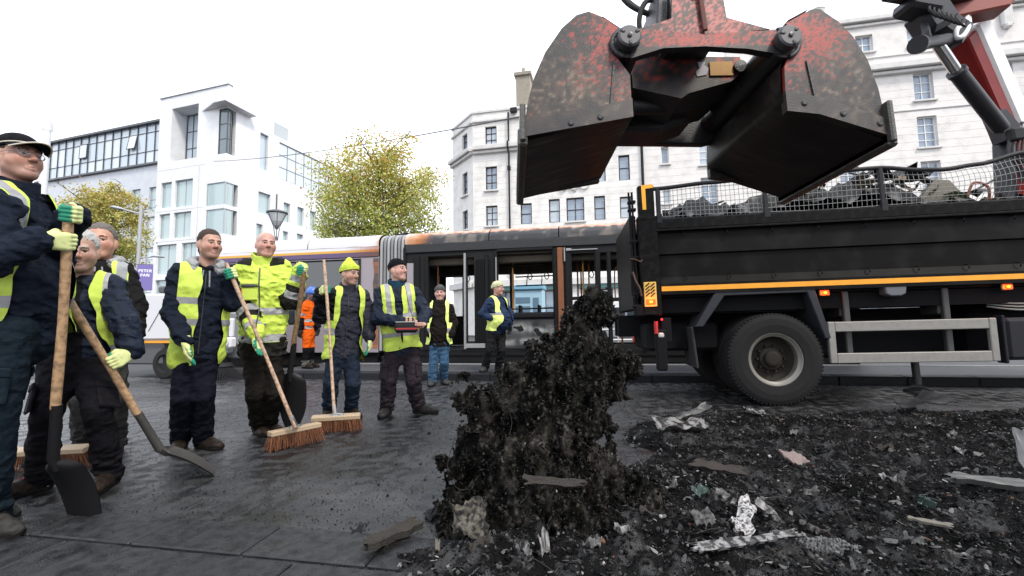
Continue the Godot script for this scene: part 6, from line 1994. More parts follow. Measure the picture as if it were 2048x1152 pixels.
func make_scraps(rng: RandomNumberGenerator) -> void:
	var blotch := noise_tex("blotch", 0.01, 5, [])
	var burnt := noise_tex("burnt", 0.02, 5, [[0.0, 0.05], [0.42, 0.12], [0.5, 0.8], [1.0, 1.0]])
	var spots := noise_tex("spots", 0.05, 3, [[0.0, 0.03], [0.40, 0.05], [0.46, 1.0], [1.0, 1.0]])
	var pale := M("scrap_pale", Color(0.26, 0.25, 0.24), 0.5, 0.2, burnt, null, 0, 0.9)
	var white := M("scrap_white", Color(0.25, 0.24, 0.24), 0.5, 0.0, burnt, null, 0, 0.45)
	var grey := M("scrap_grey", Color(0.07, 0.07, 0.068), 0.5, 0.3, blotch, null, 0, 0.3)
	var spotted := M("scrap_spotted", Color(0.38, 0.365, 0.36), 0.5, 0.0, spots, null, 0, 0.45)
	var wood := M("burnt_wood", Color(0.045, 0.041, 0.037), 0.8, 0.0, blotch, noise_tex("grit", 0.06, 5, []), 0.6, 0.3)
	wood.metallic_specular = 0.15
	var black := M("scrap_black", Color(0.018, 0.018, 0.019), 0.55)
	var pink := M("scrap_pink", Color(0.085, 0.078, 0.075), 0.6, 0.0, burnt, null, 0, 0.25)
	var green := M("glass_green", Color(0.04, 0.06, 0.053), 0.2)
	var g := func(x: float, z: float, up := 0.02) -> Vector3: return Vector3(x, maxf(rubble_y(x, z), 0.0) + up, z)
	scrap("metal_sheet", "largest pale bent metal sheet lying at the far edge of the rubble", pale, g.call(1.40, -3.78, 0.05), Vector3(0.46, 0.006, 0.17), Vector3(0.28, 0.1, -0.06), 0.03, 3)
	scrap("metal_sheet", "curled dark grey strip just behind the largest pale metal sheet", grey, g.call(1.62, -4.2, 0.07), Vector3(0.5, 0.006, 0.07), Vector3(0.2, 0.3, 0.22), 0.05, 4)
	scrap("white_scrap", "small white flake lying farthest back near the truck wheel", white, g.call(2.37, -4.42, 0.05), Vector3(0.17, 0.005, 0.11), Vector3(0.3, -0.3, -0.1), 0.04, 5)
	scrap("spotted_strip", "white strip spotted with burn holes standing in the near rubble", spotted, g.call(1.0, -2.0, 0.045), Vector3(0.25, 0.006, 0.075), Vector3(0.35, 1.0, 0.12), 0.03, 6)
	scrap("white_scrap", "crumpled white square beside the top of the spotted strip", white, g.call(1.19, -2.2, 0.05), Vector3(0.10, 0.005, 0.09), Vector3(0.7, 0.3, -0.3), 0.03, 7)
	scrap("white_scrap", "torn white tongue curling left of the spotted strip", white, g.call(1.01, -2.2, 0.05), Vector3(0.11, 0.005, 0.05), Vector3(0.6, -0.5, -0.5), 0.04, 8)
	scrap("white_scrap", "small pinkish white chip right of the spotted strip", pink, g.call(1.16, -2.05, 0.04), Vector3(0.07, 0.005, 0.05), Vector3(0.5, 0.4, -0.4), 0.02, 9)
	scrap("white_scrap", "pale pink flake lying left below the spotted strip", pink, g.call(0.80, -1.96, 0.04), Vector3(0.09, 0.005, 0.07), Vector3(0.5, 0.2, -0.1), 0.03, 10)
	scrap("long_slat", "long pale scorched slat lying nearest the camera in the rubble", white, g.call(0.91, -1.80, 0.045), Vector3(0.46, 0.012, 0.035), Vector3(0.5, 0.18, 0.03), 0.01, 11)
	scrap("board", "short grey board sticking out of the foot of the mound", wood, g.call(0.17, -1.97, 0.19), Vector3(0.25, 0.012, 0.034), Vector3(0.8, -0.1, -0.10), 0.01, 12)
	scrap("torn_card", "torn pale brown sheet standing at the left foot of the mound", M("card_brown", Color(0.13, 0.115, 0.09), 0.8, 0.0, burnt, null, 0, 0.3), Vector3(-0.19, 0.17, -1.96), Vector3(0.17, 0.008, 0.13), Vector3(1.25, 0.15, 0.45), 0.05, 13)
	scrap("charred_plank", "cracked charred plank lying on the road left of the mound", wood, Vector3(-0.56, 0.035, -2.08), Vector3(0.28, 0.03, 0.07), Vector3(0.1, 0.9, 0.03), 0.015, 14)
	scrap("charred_bar", "black bar with a pale upper edge at the right edge of the rubble", grey, g.call(2.62, -2.46, 0.06), Vector3(0.42, 0.03, 0.05), Vector3(0.4, -0.35, -0.03), 0.01, 15)
	scrap("flat_board", "thin dark brown board lying flat in the middle of the rubble", M("board_brown", Color(0.035, 0.028, 0.025), 0.6), g.call(1.25, -2.78, 0.05), Vector3(0.30, 0.012, 0.06), Vector3(0.5, -0.6, -0.03), 0.01, 16)
	scrap("grey_plate", "grey plate with a reddish underside farther back in the rubble", M("plate_ash", Color(0.15, 0.11, 0.10), 0.6), g.call(1.86, -3.0, 0.05), Vector3(0.15, 0.01, 0.1), Vector3(0.4, 0.1, -0.1), 0.02, 17)
	scrap("upright_sheet", "pale streaked sheet standing at the right edge of the picture", M("sheet_streak", Color(0.11, 0.11, 0.115), 0.5, 0.2, blotch, null, 0, 0.3), g.call(3.12, -2.75, 0.09), Vector3(0.14, 0.006, 0.26), Vector3(1.3, 0.2, 0.15), 0.03, 18)
	scrap("glass_shard", "greenish shard of glass left of the spotted strip", green, g.call(0.92, -2.26, 0.035), Vector3(0.09, 0.005, 0.05), Vector3(0.4, 0.2, 0.1), 0.02, 19)
	scrap("glass_shard", "pale green curled shard in the rubble toward the right", green, g.call(1.95, -2.18, 0.06), Vector3(0.06, 0.005, 0.05), Vector3(0.9, 0.4, 0.3), 0.04, 20)
	scrap("tan_stick", "light tan stick lying in the rubble below the green shard", M("stick_tan", Color(0.13, 0.115, 0.095), 0.7), g.call(1.80, -1.99, 0.04), Vector3(0.14, 0.01, 0.022), Vector3(0.2, -0.9, 0.05), 0.006, 21)
	scrap("white_scrap", "narrow pale strip hanging down the front foot of the mound", pale, Vector3(0.12, 0.09, -1.80), Vector3(0.04, 0.005, 0.15), Vector3(1.0, 0.2, 0.2), 0.02, 22)
	scrap("white_scrap", "small white chip at the front foot of the mound", white, Vector3(0.03, 0.10, -1.82), Vector3(0.05, 0.005, 0.05), Vector3(0.9, 0.4, 0.2), 0.03, 23)
	scrap("tan_stick", "small upright tan splinter at the lower left of the mound", M("stick_tan", Color.WHITE), Vector3(-0.33, 0.05, -1.95), Vector3(0.018, 0.01, 0.06), Vector3(1.3, 0, 0.1), 0.004, 24)
	scrap("ash_cloth", "crumpled grey white ashy cloth near the lower edge", M("ash_cloth", Color(0.26, 0.26, 0.26), 0.9, 0.0, burnt, noise_tex("grit", 0.06, 5, []), 1.0, 0.12), g.call(1.24, -1.90, 0.02), Vector3(0.30, 0.01, 0.06), Vector3(0.3, -0.5, -0.05), 0.04, 25)
	scrap("black_sheet", "black bent sheet lying far back at the right of the rubble", black, g.call(3.9, -4.3, 0.1), Vector3(0.5, 0.01, 0.2), Vector3(0.2, 0.2, 0.1), 0.05, 26)
	for q in [[4.0, -4.55, 0.12, "dark round lump lying on the road behind the rubble"], [1.50, -2.22, 0.07, "black angular lump right of the crumpled white square"], [2.1, -2.9, 0.08, "black angular lump in the middle distance of the rubble"], [-0.42, -2.35, 0.07, "small black clod beside the left foot of the mound"]]:
		var l := put("char_clod", clod_mesh(int(q[0] * 100.0) + 900), M("char_lump", Color.WHITE), null, Transform3D(Basis.from_euler(Vector3(0.3, q[0], 0.2)).scaled(Vector3.ONE * q[2] * 1.2), Vector3(q[0], maxf(0.0, rubble_y(q[0], q[1])) + q[2] * 0.25, q[1])))
		l.material_override = black
		tag(l, q[3], "clod")
	# further loose bits, each in its own spot
	var bits := [[0.62, -3.05, 0, "pale ashen flake beside the foot of the mound, below the largest metal sheet"], [0.95, -3.55, 2, "grey curled flake left of the largest pale metal sheet"], [1.15, -3.3, 1, "dirty white flake in front of the largest pale metal sheet"], [1.75, -3.55, 5, "black flake right of the largest pale metal sheet"], [2.3, -3.7, 2, "grey bent scrap in front of the truck wheel"], [2.9, -3.9, 0, "pale ashen scrap lying beyond the middle of the rubble, under the side guard"], [3.5, -3.6, 2, "grey scrap at the far right of the rubble"], [2.6, -3.2, 4, "charred splinter in the empty middle distance of the rubble"], [3.05, -3.1, 1, "dirty white chip left of the upright streaked sheet"], [1.5, -2.95, 4, "charred splinter between the flat brown board and the grey plate"], [0.85, -2.62, 2, "grey scrap left of the flat brown board"], [0.80, -2.42, 0, "pale ashen scrap just behind the left glass shard"], [1.1, -2.42, 4, "charred splinter behind the crumpled white square"], [1.62, -2.5, 2, "grey flake in the bare ash behind the angular clod"], [2.15, -2.6, 1, "dirty white chip behind the black bar with the pale edge"], [2.2, -2.25, 5, "black flake in front of the black bar with the pale edge"], [1.35, -2.05, 6, "dull pink flake right of the spotted strip, by the ashy cloth"], [1.6, -1.85, 2, "grey flake right of the ashy cloth at the lower edge"], [1.75, -1.8, 0, "pale ashen chip below the light tan stick"], [0.62, -2.08, 4, "charred splinter left of the glass shard at the foot of the mound"], [0.45, -1.9, 1, "dirty white chip in front of the mound's right foot"], [0.3, -1.84, 2, "grey flake at the lower edge under the mound's board"], [-0.14, -1.84, 4, "charred splinter under the torn brown sheet"], [-0.75, -2.2, 5, "black flake lying on the road beyond the cracked plank"]]
	var sheets := [pale, white, grey, pink, wood, black, pink]
	for k in bits.size():
		var q: Array = bits[k]
		scrap("scrap_piece", q[3], sheets[q[2]], g.call(q[0], q[1], 0.015), Vector3(rng.randf_range(0.06, 0.15), 0.004, rng.randf_range(0.02, 0.05)), Vector3(rng.randf_range(-0.1, 0.5), rng.randf_range(-0.9, 0.9), rng.randf_range(-0.3, 0.3)), 0.03, 100 + k, "loose scraps in the rubble")
	# crumbs of pale ash and small flat flakes too many to count
	var fl := []; var fc := []
	var n := 0
	while n < 2600:
		var z := -1.5 - 3.0 * rng.randf()
		var x := rng.randf_range(-0.6, -z * 1.25)
		if rubble_mask(x, z) < 0.35: continue
		n += 1
		var s := 0.006 + 0.022 * pow(rng.randf(), 3.0)
		fl.append(Transform3D(Basis.from_euler(Vector3(rng.randf_range(-0.6, 0.6), rng.randf() * TAU, rng.randf_range(-0.6, 0.6))) * Basis.from_scale(Vector3(s * rng.randf_range(1.0, 3.0), s * 0.16, s * rng.randf_range(0.5, 1.4))), Vector3(x, rubble_y(x, z) + s * 0.25, z)))
		var t := 0.02 + 0.16 * pow(rng.randf(), 2.5)
		fc.append(Color(t, t * 0.98, t * 0.96))
	setting(scatter("ash_flakes", rock_mesh(97, 0.7), M("char_lump", Color.WHITE), fl, fc), "small grey flakes of ash strewn over the rubble", "stuff")

var head_mesh: ArrayMesh
var head_stubble: ArrayMesh
var hands := {}
var boot_up: ArrayMesh
var boot_sole: ArrayMesh
var fold := FastNoiseLite.new()

func head_field(cell: float) -> Field:
	var F := Field.new(Vector3(-0.11, -0.24, -0.14), Vector3(0.11, 0.15, 0.14), cell)
	F.ell(Vector3(0, 0.035, -0.014), Vector3(0.076, 0.087, 0.096), 0.02)
	F.ell(Vector3(0, -0.040, 0.030), Vector3(0.057, 0.075, 0.058), 0.03)
	F.cap(Vector3(0, -0.102, 0.062), Vector3(0, -0.098, 0.055), 0.024, 0.026, 0.02)
	for s in [-1.0, 1.0]:
		F.cap(Vector3(s * 0.036, -0.026, 0.056), Vector3(s * 0.044, -0.034, 0.036), 0.022, 0.028, 0.035)
		F.cap(Vector3(s * 0.050, -0.060, 0.0), Vector3(s * 0.022, -0.100, 0.050), 0.020, 0.020, 0.025)
		F.ell(Vector3(s * 0.079, -0.012, -0.012), Vector3(0.010, 0.033, 0.020), 0.008, false, Basis(Vector3(0, 1, 0), -s * 0.35))
	F.cap(Vector3(-0.036, 0.023, 0.078), Vector3(0.036, 0.023, 0.078), 0.013, 0.013, 0.012)
	for s in [-1.0, 1.0]: F.cap(Vector3(s * 0.030, 0.001, 0.097), Vector3(s * 0.034, -0.001, 0.094), 0.014, 0.012, 0.012, true)
	F.cap(Vector3(0, 0.014, 0.086), Vector3(0, -0.030, 0.108), 0.009, 0.0135, 0.010)
	for s in [-1.0, 1.0]: F.cap(Vector3(s * 0.012, -0.034, 0.098), Vector3(s * 0.012, -0.034, 0.094), 0.009, 0.009, 0.006)
	for s in [-1.0, 1.0]:
		F.cap(Vector3(0, -0.0655, 0.083), Vector3(s * 0.019, -0.070, 0.076), 0.0070, 0.0055, 0.008)
		F.cap(Vector3(0, -0.078, 0.081), Vector3(s * 0.016, -0.078, 0.077), 0.0082, 0.006, 0.008)
	for s in [-1.0, 1.0]: F.cap(Vector3(0, -0.0718, 0.0915), Vector3(s * 0.016, -0.0732, 0.0865), 0.0026, 0.0020, 0.002, true)
	for s in [-1.0, 1.0]:
		F.cap(Vector3(s * 0.020, 0.0095, 0.085), Vector3(s * 0.043, 0.008, 0.078), 0.0062, 0.0058, 0.004)
		F.cap(Vector3(s * 0.021, -0.0125, 0.083), Vector3(s * 0.041, -0.0118, 0.077), 0.0045, 0.0042, 0.004)
	F.cap(Vector3(0, -0.06, -0.022), Vector3(0, -0.24, -0.05), 0.056, 0.062, 0.03)
	return F

func head_tint(p: Vector3, stubble: bool) -> Color:
	var c := Color(1, 1, 1)
	var lip := exp(-pow(p.x / 0.018, 4.0)) * exp(-pow((p.y + 0.072) / 0.011, 2.0)) * float(p.z > 0.075)
	c = c.lerp(Color(0.74, 0.46, 0.46), lip * 0.7)
	var cheek := exp(-pow((absf(p.x) - 0.04) / 0.022, 2.0) - pow((p.y + 0.03) / 0.025, 2.0)) * float(p.z > 0.03) + exp(-pow(p.x / 0.016, 2.0) - pow((p.y + 0.03) / 0.016, 2.0)) * float(p.z > 0.09)
	c = c.lerp(Color(1.0, 0.72, 0.70), cheek * 0.6)
	if stubble:
		var jaw := smoothstep(-0.030, -0.085, p.y) * smoothstep(-0.02, 0.02, p.z + 0.015) * (1.0 - lip) * smoothstep(-0.15, -0.125, p.y)
		c = c.lerp(Color(0.62, 0.62, 0.66), jaw * 0.6)
	return c

func make_protos() -> void:
	fold.seed = 77; fold.frequency = 1.0; fold.fractal_octaves = 3
	var hm := head_field(0.0048).mesh()
	head_mesh = am(hm, func(p: Vector3) -> Color: return head_tint(p, false))
	head_stubble = am(hm, func(p: Vector3) -> Color: return head_tint(p, true))
	# hands: fingers along +y, palm toward +z, thumb toward +x (right hand); side -1 mirrors
	for side in [1.0, -1.0]:
		for pose in ["grip", "rest", "hold"]:
			var F := Field.new(Vector3(-0.075, -0.06, -0.05), Vector3(0.075, 0.19, 0.095), 0.0052)
			var X := func(p: Vector3) -> Vector3: return Vector3(p.x * side, p.y, p.z)
			F.cap(Vector3(0, -0.05, 0), Vector3(0, 0.01, 0), 0.034, 0.030, 0.012)
			for k in 4:
				var x: float = [-0.030, -0.010, 0.011, 0.031][k]
				F.cap(X.call(Vector3(x * 0.7, 0.012, 0)), X.call(Vector3(x, 0.082, 0.0)), 0.019, 0.0145, 0.012)
				var l: float = [0.80, 0.97, 1.05, 0.97][k]
				var r := 0.0108
				var q: Array
				if pose == "grip": q = [Vector3(x, 0.088, 0.0), Vector3(x * 0.97, 0.088 + 0.024 * l, 0.020), Vector3(x * 0.94, 0.092 + 0.006 * l, 0.055), Vector3(x * 0.92, 0.066, 0.060)]
				elif pose == "rest": q = [Vector3(x, 0.088, 0.0), Vector3(x * 1.12, 0.088 + 0.036 * l, 0.010 + 0.004 * k), Vector3(x * 1.15, 0.088 + 0.062 * l, 0.026 + 0.003 * k), Vector3(x * 1.12, 0.088 + 0.080 * l, 0.042)]
				else: q = [Vector3(x, 0.088, 0.0), Vector3(x * 1.05, 0.088 + 0.030 * l, 0.016), Vector3(x * 1.05, 0.088 + 0.044 * l, 0.042), Vector3(x * 1.0, 0.088 + 0.036 * l, 0.062)]
				for s in 3: F.cap(X.call(q[s]), X.call(q[s + 1]), r * (1.06 - 0.05 * s), r * (1.0 - 0.06 * s), 0.005)
			var t: Array = [Vector3(0.022, 0.018, 0.004), Vector3(0.044, 0.045, 0.020), Vector3(0.036, 0.072, 0.046), Vector3(0.014, 0.084, 0.064)] if pose == "grip" else [Vector3(0.022, 0.018, 0.004), Vector3(0.046, 0.048, 0.014), Vector3(0.052, 0.078, 0.022), Vector3(0.050, 0.100, 0.028)]
			for s in 3: F.cap(X.call(t[s]), X.call(t[s + 1]), [0.018, 0.014, 0.0125][s], [0.0138, 0.0122, 0.0108][s], 0.008)
			hands[pose + str(int(side))] = F.mesh()
	var B := Field.new(Vector3(-0.075, -0.01, -0.125), Vector3(0.075, 0.24, 0.225), 0.0075)
	B.cap(Vector3(0, 0.05, -0.055), Vector3(0, 0.042, 0.11), 0.043, 0.042, 0.03)
	B.cap(Vector3(0, 0.034, 0.10), Vector3(0.008, 0.030, 0.175), 0.044, 0.036, 0.02)
	B.cap(Vector3(0, 0.075, 0.01), Vector3(0, 0.055, 0.09), 0.034, 0.030, 0.03)
	B.cap(Vector3(0, 0.07, -0.04), Vector3(0, 0.21, -0.035), 0.052, 0.054, 0.03)
	B.cap(Vector3(0, 0.03, -0.05), Vector3(0, 0.03, 0.15), 0.050, 0.048, 0.01, false)
	B.warp(func(p: Vector3) -> float: return maxf(0.0, -p.y) * 6.0 + 0.004 * fold.get_noise_3dv(p * 30.0), 0.05)
	var bm := cut(B.mesh(), func(p: Vector3) -> float: return 0.026 - p.y)
	boot_up = am(bm[0], func(p: Vector3) -> Color:
		var d := 0.75 + 0.5 * fold.get_noise_3dv(p * 22.0)
		if p.y < 0.040 or absf(p.z - 0.105 - 0.2 * absf(p.x)) < 0.003: d *= 0.45
		if fold.get_noise_3dv(p * 9.0) > 0.18 and p.y < 0.08: d *= 2.2
		return Color(d, d, d)); boot_sole = am(puff(bm[1], 0.004))

func glove_mesh(key: String, side: float) -> ArrayMesh:   # pale back, green dipped palm and fingertips
	var k := key + str(int(side)) + "g"
	if not hands.has(k):
		hands[k] = am(puff(hands[key + str(int(side))], 0.0016), func(p: Vector3) -> Color:
			var n := 0.012 * fold.get_noise_3dv(p * 60.0)
			var g := smoothstep(0.028, 0.034, p.z + n) if p.y > 0.02 else 0.0
			if key == "rest": g = maxf(smoothstep(0.142, 0.148, p.y + n), smoothstep(0.022, 0.028, p.z + n) * float(p.y > 0.03))
			var d := smoothstep(0.25, 0.5, fold.get_noise_3dv(p * 45.0)) * 0.5
			return Color(0.58, 0.62, 0.27).lerp(Color(0.22, 0.23, 0.13), d).lerp(Color(0.01, 0.19, 0.11), g))
	return hands[k]

func cloth(key: String, lin: Color, rough := 0.85) -> StandardMaterial3D:
	var m := M(key, lin, rough, 0.0, noise_tex("weave", 0.03, 4, [[0.0, 0.72], [1.0, 1.0]]), noise_tex("crease", 0.011, 3, []), 0.7, 0.45)
	m.metallic_specular = 0.2
	return m

func person(label: String, q: Dictionary, look: Dictionary) -> Node3D:
	var o := thing("person", label, "person", Transform3D(Basis.IDENTITY, q.at))
	var w: float = look.get("w", 1.0)
	var cell: float = look.get("cell", 0.012)
	var u: Vector3 = (q.neck - q.hip).normalized()
	var s0: Vector3 = Basis(Vector3.UP, deg_to_rad(q.yaw)).x
	var s: Vector3 = (s0 - u * s0.dot(u)).normalized()
	var f := s.cross(u)
	var L: float = (q.neck - q.hip).length()
	var Bt := Basis(s, u, f)
	var Bi := Basis.from_scale(Vector3(1, 1, 1.42)) * Bt.transposed()
	var belly: float = look.get("belly", 0.0)
	var seed: float = look.get("seed", 1) * 7.3
	# --- torso of the coat
	var torso := func(F: Field, g: float) -> void:
		F.cap(q.hip - u * 0.04, q.hip + u * L * 0.35, (0.162 * w + g), (0.157 * w + g), 0.05, false, Bi, 1.0 / 1.42)
		F.cap(q.hip + u * L * 0.35, q.hip + u * L * 0.74, (0.158 * w + g), (0.175 * w + g), 0.05, false, Bi, 1.0 / 1.42)
		F.cap(q.hip + u * L * 0.74, q.neck - u * 0.06, (0.172 * w + g), (0.10 + g), 0.05, false, Bi, 1.0 / 1.42)
		if belly > 0.0: F.ell(q.hip + u * L * 0.30 + f * (0.03 + belly * 0.6), Vector3(0.15 * w + g, 0.20 + g, 0.10 + belly * 0.5 + g), 0.06, false, Bt)
	var lo := Vector3(9, 9, 9); var hi := -lo
	for k in ["hip", "neck", "shA", "shB", "elA", "elB", "haA", "haB"]: lo = lo.min(q[k]); hi = hi.max(q[k])
	var shA: Vector3 = q.shA; var shB: Vector3 = q.shB
	# where the wrists are, from the grips
	var hand_x := {}
	for k in ["A", "B"]:
		var mode: Array = look["hand" + k]
		var el: Vector3 = q["el" + k]; var ha: Vector3 = q["ha" + k]
		var side := 1.0 if k == "A" else -1.0    # A is the right hand
		var y := (ha - el).normalized()
		var x: Vector3
		if mode[0] == "grip":
			x = (mode[1] as Vector3).normalized() * side
			y = (y - x * y.dot(x)).normalized()
		else:
			if mode[0] == "rest": y = (y * 0.45 + Vector3(0, -1, 0)).normalized()
			x = mode[1] if mode.size() > 1 and mode[1] is Vector3 else f
			x = (x - y * x.dot(y)).normalized() * side
		var Bh := Basis(x, y, x.cross(y))
		var at := ha - Bh * Vector3(0, 0.078, 0.030) if mode[0] == "grip" else ha
		hand_x[k] = Transform3D(Bh, at)
	var J := Field.new(lo - Vector3.ONE * 0.30, hi + Vector3.ONE * 0.30, cell)
	torso.call(J, 0.0)
	var arm: float = look.get("arm", 1.0)
	for k in ["A", "B"]:
		var sh: Vector3 = q["sh" + k]; var el: Vector3 = q["el" + k]; var wr: Vector3 = hand_x[k].origin - hand_x[k].basis.y * 0.02
		J.cap(q.neck - u * 0.075, sh, 0.070, 0.076 * arm, 0.05)
		J.cap(sh, el, 0.073 * arm, 0.061 * arm, 0.03)
		J.cap(el, wr, 0.061 * arm, 0.047 * arm, 0.02)
		J.cap(wr - (wr - el).normalized() * 0.05, wr - (wr - el).normalized() * 0.015, 0.056 * arm, 0.05 * arm, 0.012)
	var crease := func(p: Vector3) -> float:
		var a := fold.get_noise_3d(p.x * 9.0 + seed, p.y * 15.0, p.z * 9.0)
		var b := 1.0 - absf(fold.get_noise_3d(p.x * 5.0 - seed, p.y * 8.0 + p.x * 3.0, p.z * 5.0)) * 2.6
		return 0.010 * a - 0.015 * maxf(b, -0.4)
	J.warp(crease, 0.045)
	var hem: float = look.get("hem", -0.10)
	var jm: Dictionary = cut(J.mesh(), func(p: Vector3) -> float: return hem - (p - q.hip).dot(u))[0]
	var up_ := func(p: Vector3) -> float: return (p - q.hip).dot(u) / L
	var sd := func(p: Vector3) -> float: return (p - q.hip).dot(s)
	var fr := func(p: Vector3) -> float: return (p - q.hip).dot(f)
	# parameter along the nearer arm: 0 shoulder, 1 elbow, 2 wrist; -1 on the torso
	var armt := func(p: Vector3) -> float:
		var best := 0.105; var r := -1.0
		for k in ["A", "B"]:
			var a: Vector3 = q["sh" + k]; var b: Vector3 = q["el" + k]; var c: Vector3 = hand_x[k].origin
			for e in 2:
				var i: Vector3 = a if e == 0 else b; var j: Vector3 = b if e == 0 else c
				var t := clampf((p - i).dot(j - i) / (j - i).length_squared(), 0, 1)
				var d := p.distance_to(i.lerp(j, t))
				if d < best: best = d; r = t + e
		return r
	var jacket := put("jacket", am(rim(jm, 0.012)), look.coat, o)
	if look.has("zones"):   # fabric pieces of another colour, sewn into the coat
		var rest := jm
		for z in look.zones:
			var parts := cut(rest, func(p: Vector3) -> float: return z[2].call(p, up_.call(p), sd.call(p), fr.call(p), armt.call(p)))
			if parts[0].i.size() > 0: put(z[0], am(puff(parts[0], 0.001)), z[1], jacket)
			rest = parts[1]
		jacket.mesh = am(rim(rest, 0.012))
	# collar standing round the neck
	if look.get("collar", 0.05) > 0.0:
		var b := MB.new()
		var ch: float = look.get("collar", 0.05)
		var cb := Basis(s, (u + f * 0.18).normalized(), f).orthonormalized()
		b.lathe(P2([0.100, -0.065, 0.092, -0.02, 0.086, ch * 0.6, 0.084, ch, 0.074, ch, 0.074, -0.03]), 22, Transform3D(cb, q.neck + f * 0.012))
		for k in b.v.size():
			var d: Vector3 = b.v[k] - q.neck
			b.v[k] += u * 0.018 * sin(d.dot(s) * 30.0 + seed) * 0.5 - u * maxf(0.0, d.dot(f) - 0.05) * 0.5
		obj("collar", b, look.get("collar_m", look.coat), jacket)
	if look.get("hood", false):
		var b := MB.new()
		for e in [[0.0, 0.058], [0.035, 0.05]]:
			var ring := PackedVector3Array(); var rr := PackedFloat32Array()
			for k in 17:
				var a := lerpf(-2.55, 2.55, k / 16.0)
				var g := cos(a * 0.5)
				ring.append(q.neck + s * sin(a) * 0.098 - f * cos(a) * 0.098 + u * (0.035 + e[0] - 0.07 * (1.0 - g)) - u * 0.01)
				rr.append(e[1] * (0.45 + 0.55 * g))
			b.tube(ring, rr, 10)
		for t in [-1.0, 1.0]: b.tube(PackedVector3Array([q.neck + f * 0.115 + s * 0.02 * t - u * 0.02, q.neck + f * 0.135 + s * 0.028 * t - u * 0.15]), 0.006, 6)
		obj("hood", b, look.hood_m, o)
	if look.get("zip", false):
		var b := MB.new()
		var pts := PackedVector3Array()
		for k in 12:
			var c: Vector3 = q.hip + u * L * lerpf(-0.10, 0.92, k / 11.0)
			pts.append(ray_out(jm, c, f) + f * 0.002)
		b.tube(pts, 0.006, 6, true, 0.6)
		obj("zip", b, M("zip_dark", Color(0.05, 0.05, 0.055), 0.4, 0.3), jacket)
	if look.get("chest", false):   # a chest pocket with a dark flap and orange edge
		var c := ray_out(jm, q.hip + u * L * 0.62 - s * 0.075, f)
		for e in [["chest_pocket", Vector3(0.12, 0.13, 0.016), Vector3.ZERO, look.coat], ["pocket_flap", Vector3(0.13, 0.028, 0.014), Vector3(0, 0.065, 0.008), M("zip_dark", Color.WHITE)], ["pocket_edge", Vector3(0.012, 0.10, 0.012), Vector3(-0.064, -0.01, 0.004), M("edge_orange", Color(0.7, 0.16, 0.01), 0.7)]]:
			var bx := MB.new()
			bx.box(c + Bt * (e[2] as Vector3), e[1], 0.006, Bt * Basis(Vector3.RIGHT, -0.15))
			obj(e[0], bx, e[3], jacket)
	# --- trousers
	var T := Field.new(Vector3(minf(q.kA.x, minf(q.kB.x, minf(q.fA.x, q.fB.x))) - 0.28, 0.0, minf(q.kB.z, minf(q.fA.z, minf(q.fB.z, -0.1))) - 0.26), Vector3(maxf(q.kB.x, maxf(q.fB.x, 0.15)) + 0.26, q.hip.y + 0.16, maxf(q.kA.z, maxf(q.fA.z, maxf(q.fB.z, 0.1))) + 0.26), cell)
	var leg: float = look.get("leg", 1.0)
	T.cap(q.hip + u * 0.06, q.hip - u * 0.03, 0.158 * w, 0.162 * w, 0.04, false, Bi, 1.0 / 1.42)
	for k in ["A", "B"]:
		var an: Vector3 = q["f" + k] + Vector3(0, 0.06, 0) - Basis(Vector3.UP, deg_to_rad(q["y" + k])).z * 0.03
		T.cap(q["h" + k].lerp(q.hip, 0.12), q["k" + k], 0.090 * leg, 0.071 * leg, 0.026)
		T.cap(q["k" + k], an, 0.070 * leg, 0.067 * leg, 0.014)
	T.warp(func(p: Vector3) -> float:
		var low := smoothstep(0.55, 0.12, p.y)
		var a := fold.get_noise_3d(p.x * 8.0 + seed, p.y * lerpf(10.0, 24.0, low), p.z * 8.0)
		var b := 1.0 - absf(fold.get_noise_3d(p.x * 5.0 - seed, p.y * 7.0 - p.x * 3.0, p.z * 5.0)) * 2.6
		return (0.010 + 0.008 * low) * a - 0.010 * maxf(b, -0.4), 0.045)
	var tm: Dictionary = cut(T.mesh(), func(p: Vector3) -> float: return (0.045 if p.y < 0.3 else -9.0) - p.y)[0]
	var tr := put("trousers", am(rim(tm, 0.008)), look.pants, o)
	if look.has("leg_zones"):
		var rest := tm
		for z in look.leg_zones:
			var parts := cut(rest, z[2])
			if parts[0].i.size() > 0: put(z[0], am(puff(parts[0], 0.001)), z[1], tr)
			rest = parts[1]
		tr.mesh = am(rim(rest, 0.008))
	if look.get("pocket", false):
		for k in ["A", "B"]:
			var a: Vector3 = q["h" + k].lerp(q["k" + k], 0.72)
			var out: Vector3 = (s * (-1.0 if k == "A" else 1.0) * 0.8 + f * 0.5).normalized()
			var c := ray_out(tm, a, out)
			var yy: Vector3 = (q["h" + k] - q["k" + k]).normalized()
			var bx := MB.new()
			var zz := (out - yy * out.dot(yy)).normalized()
			bx.box(c - zz * 0.004, Vector3(0.13, 0.16, 0.018), 0.008, Basis(yy.cross(zz), yy, zz))
			bx.box(c + yy * 0.07 + zz * 0.004, Vector3(0.135, 0.045, 0.014), 0.006, Basis(yy.cross(zz), yy, zz))
			obj("pocket", bx, look.pants, tr)
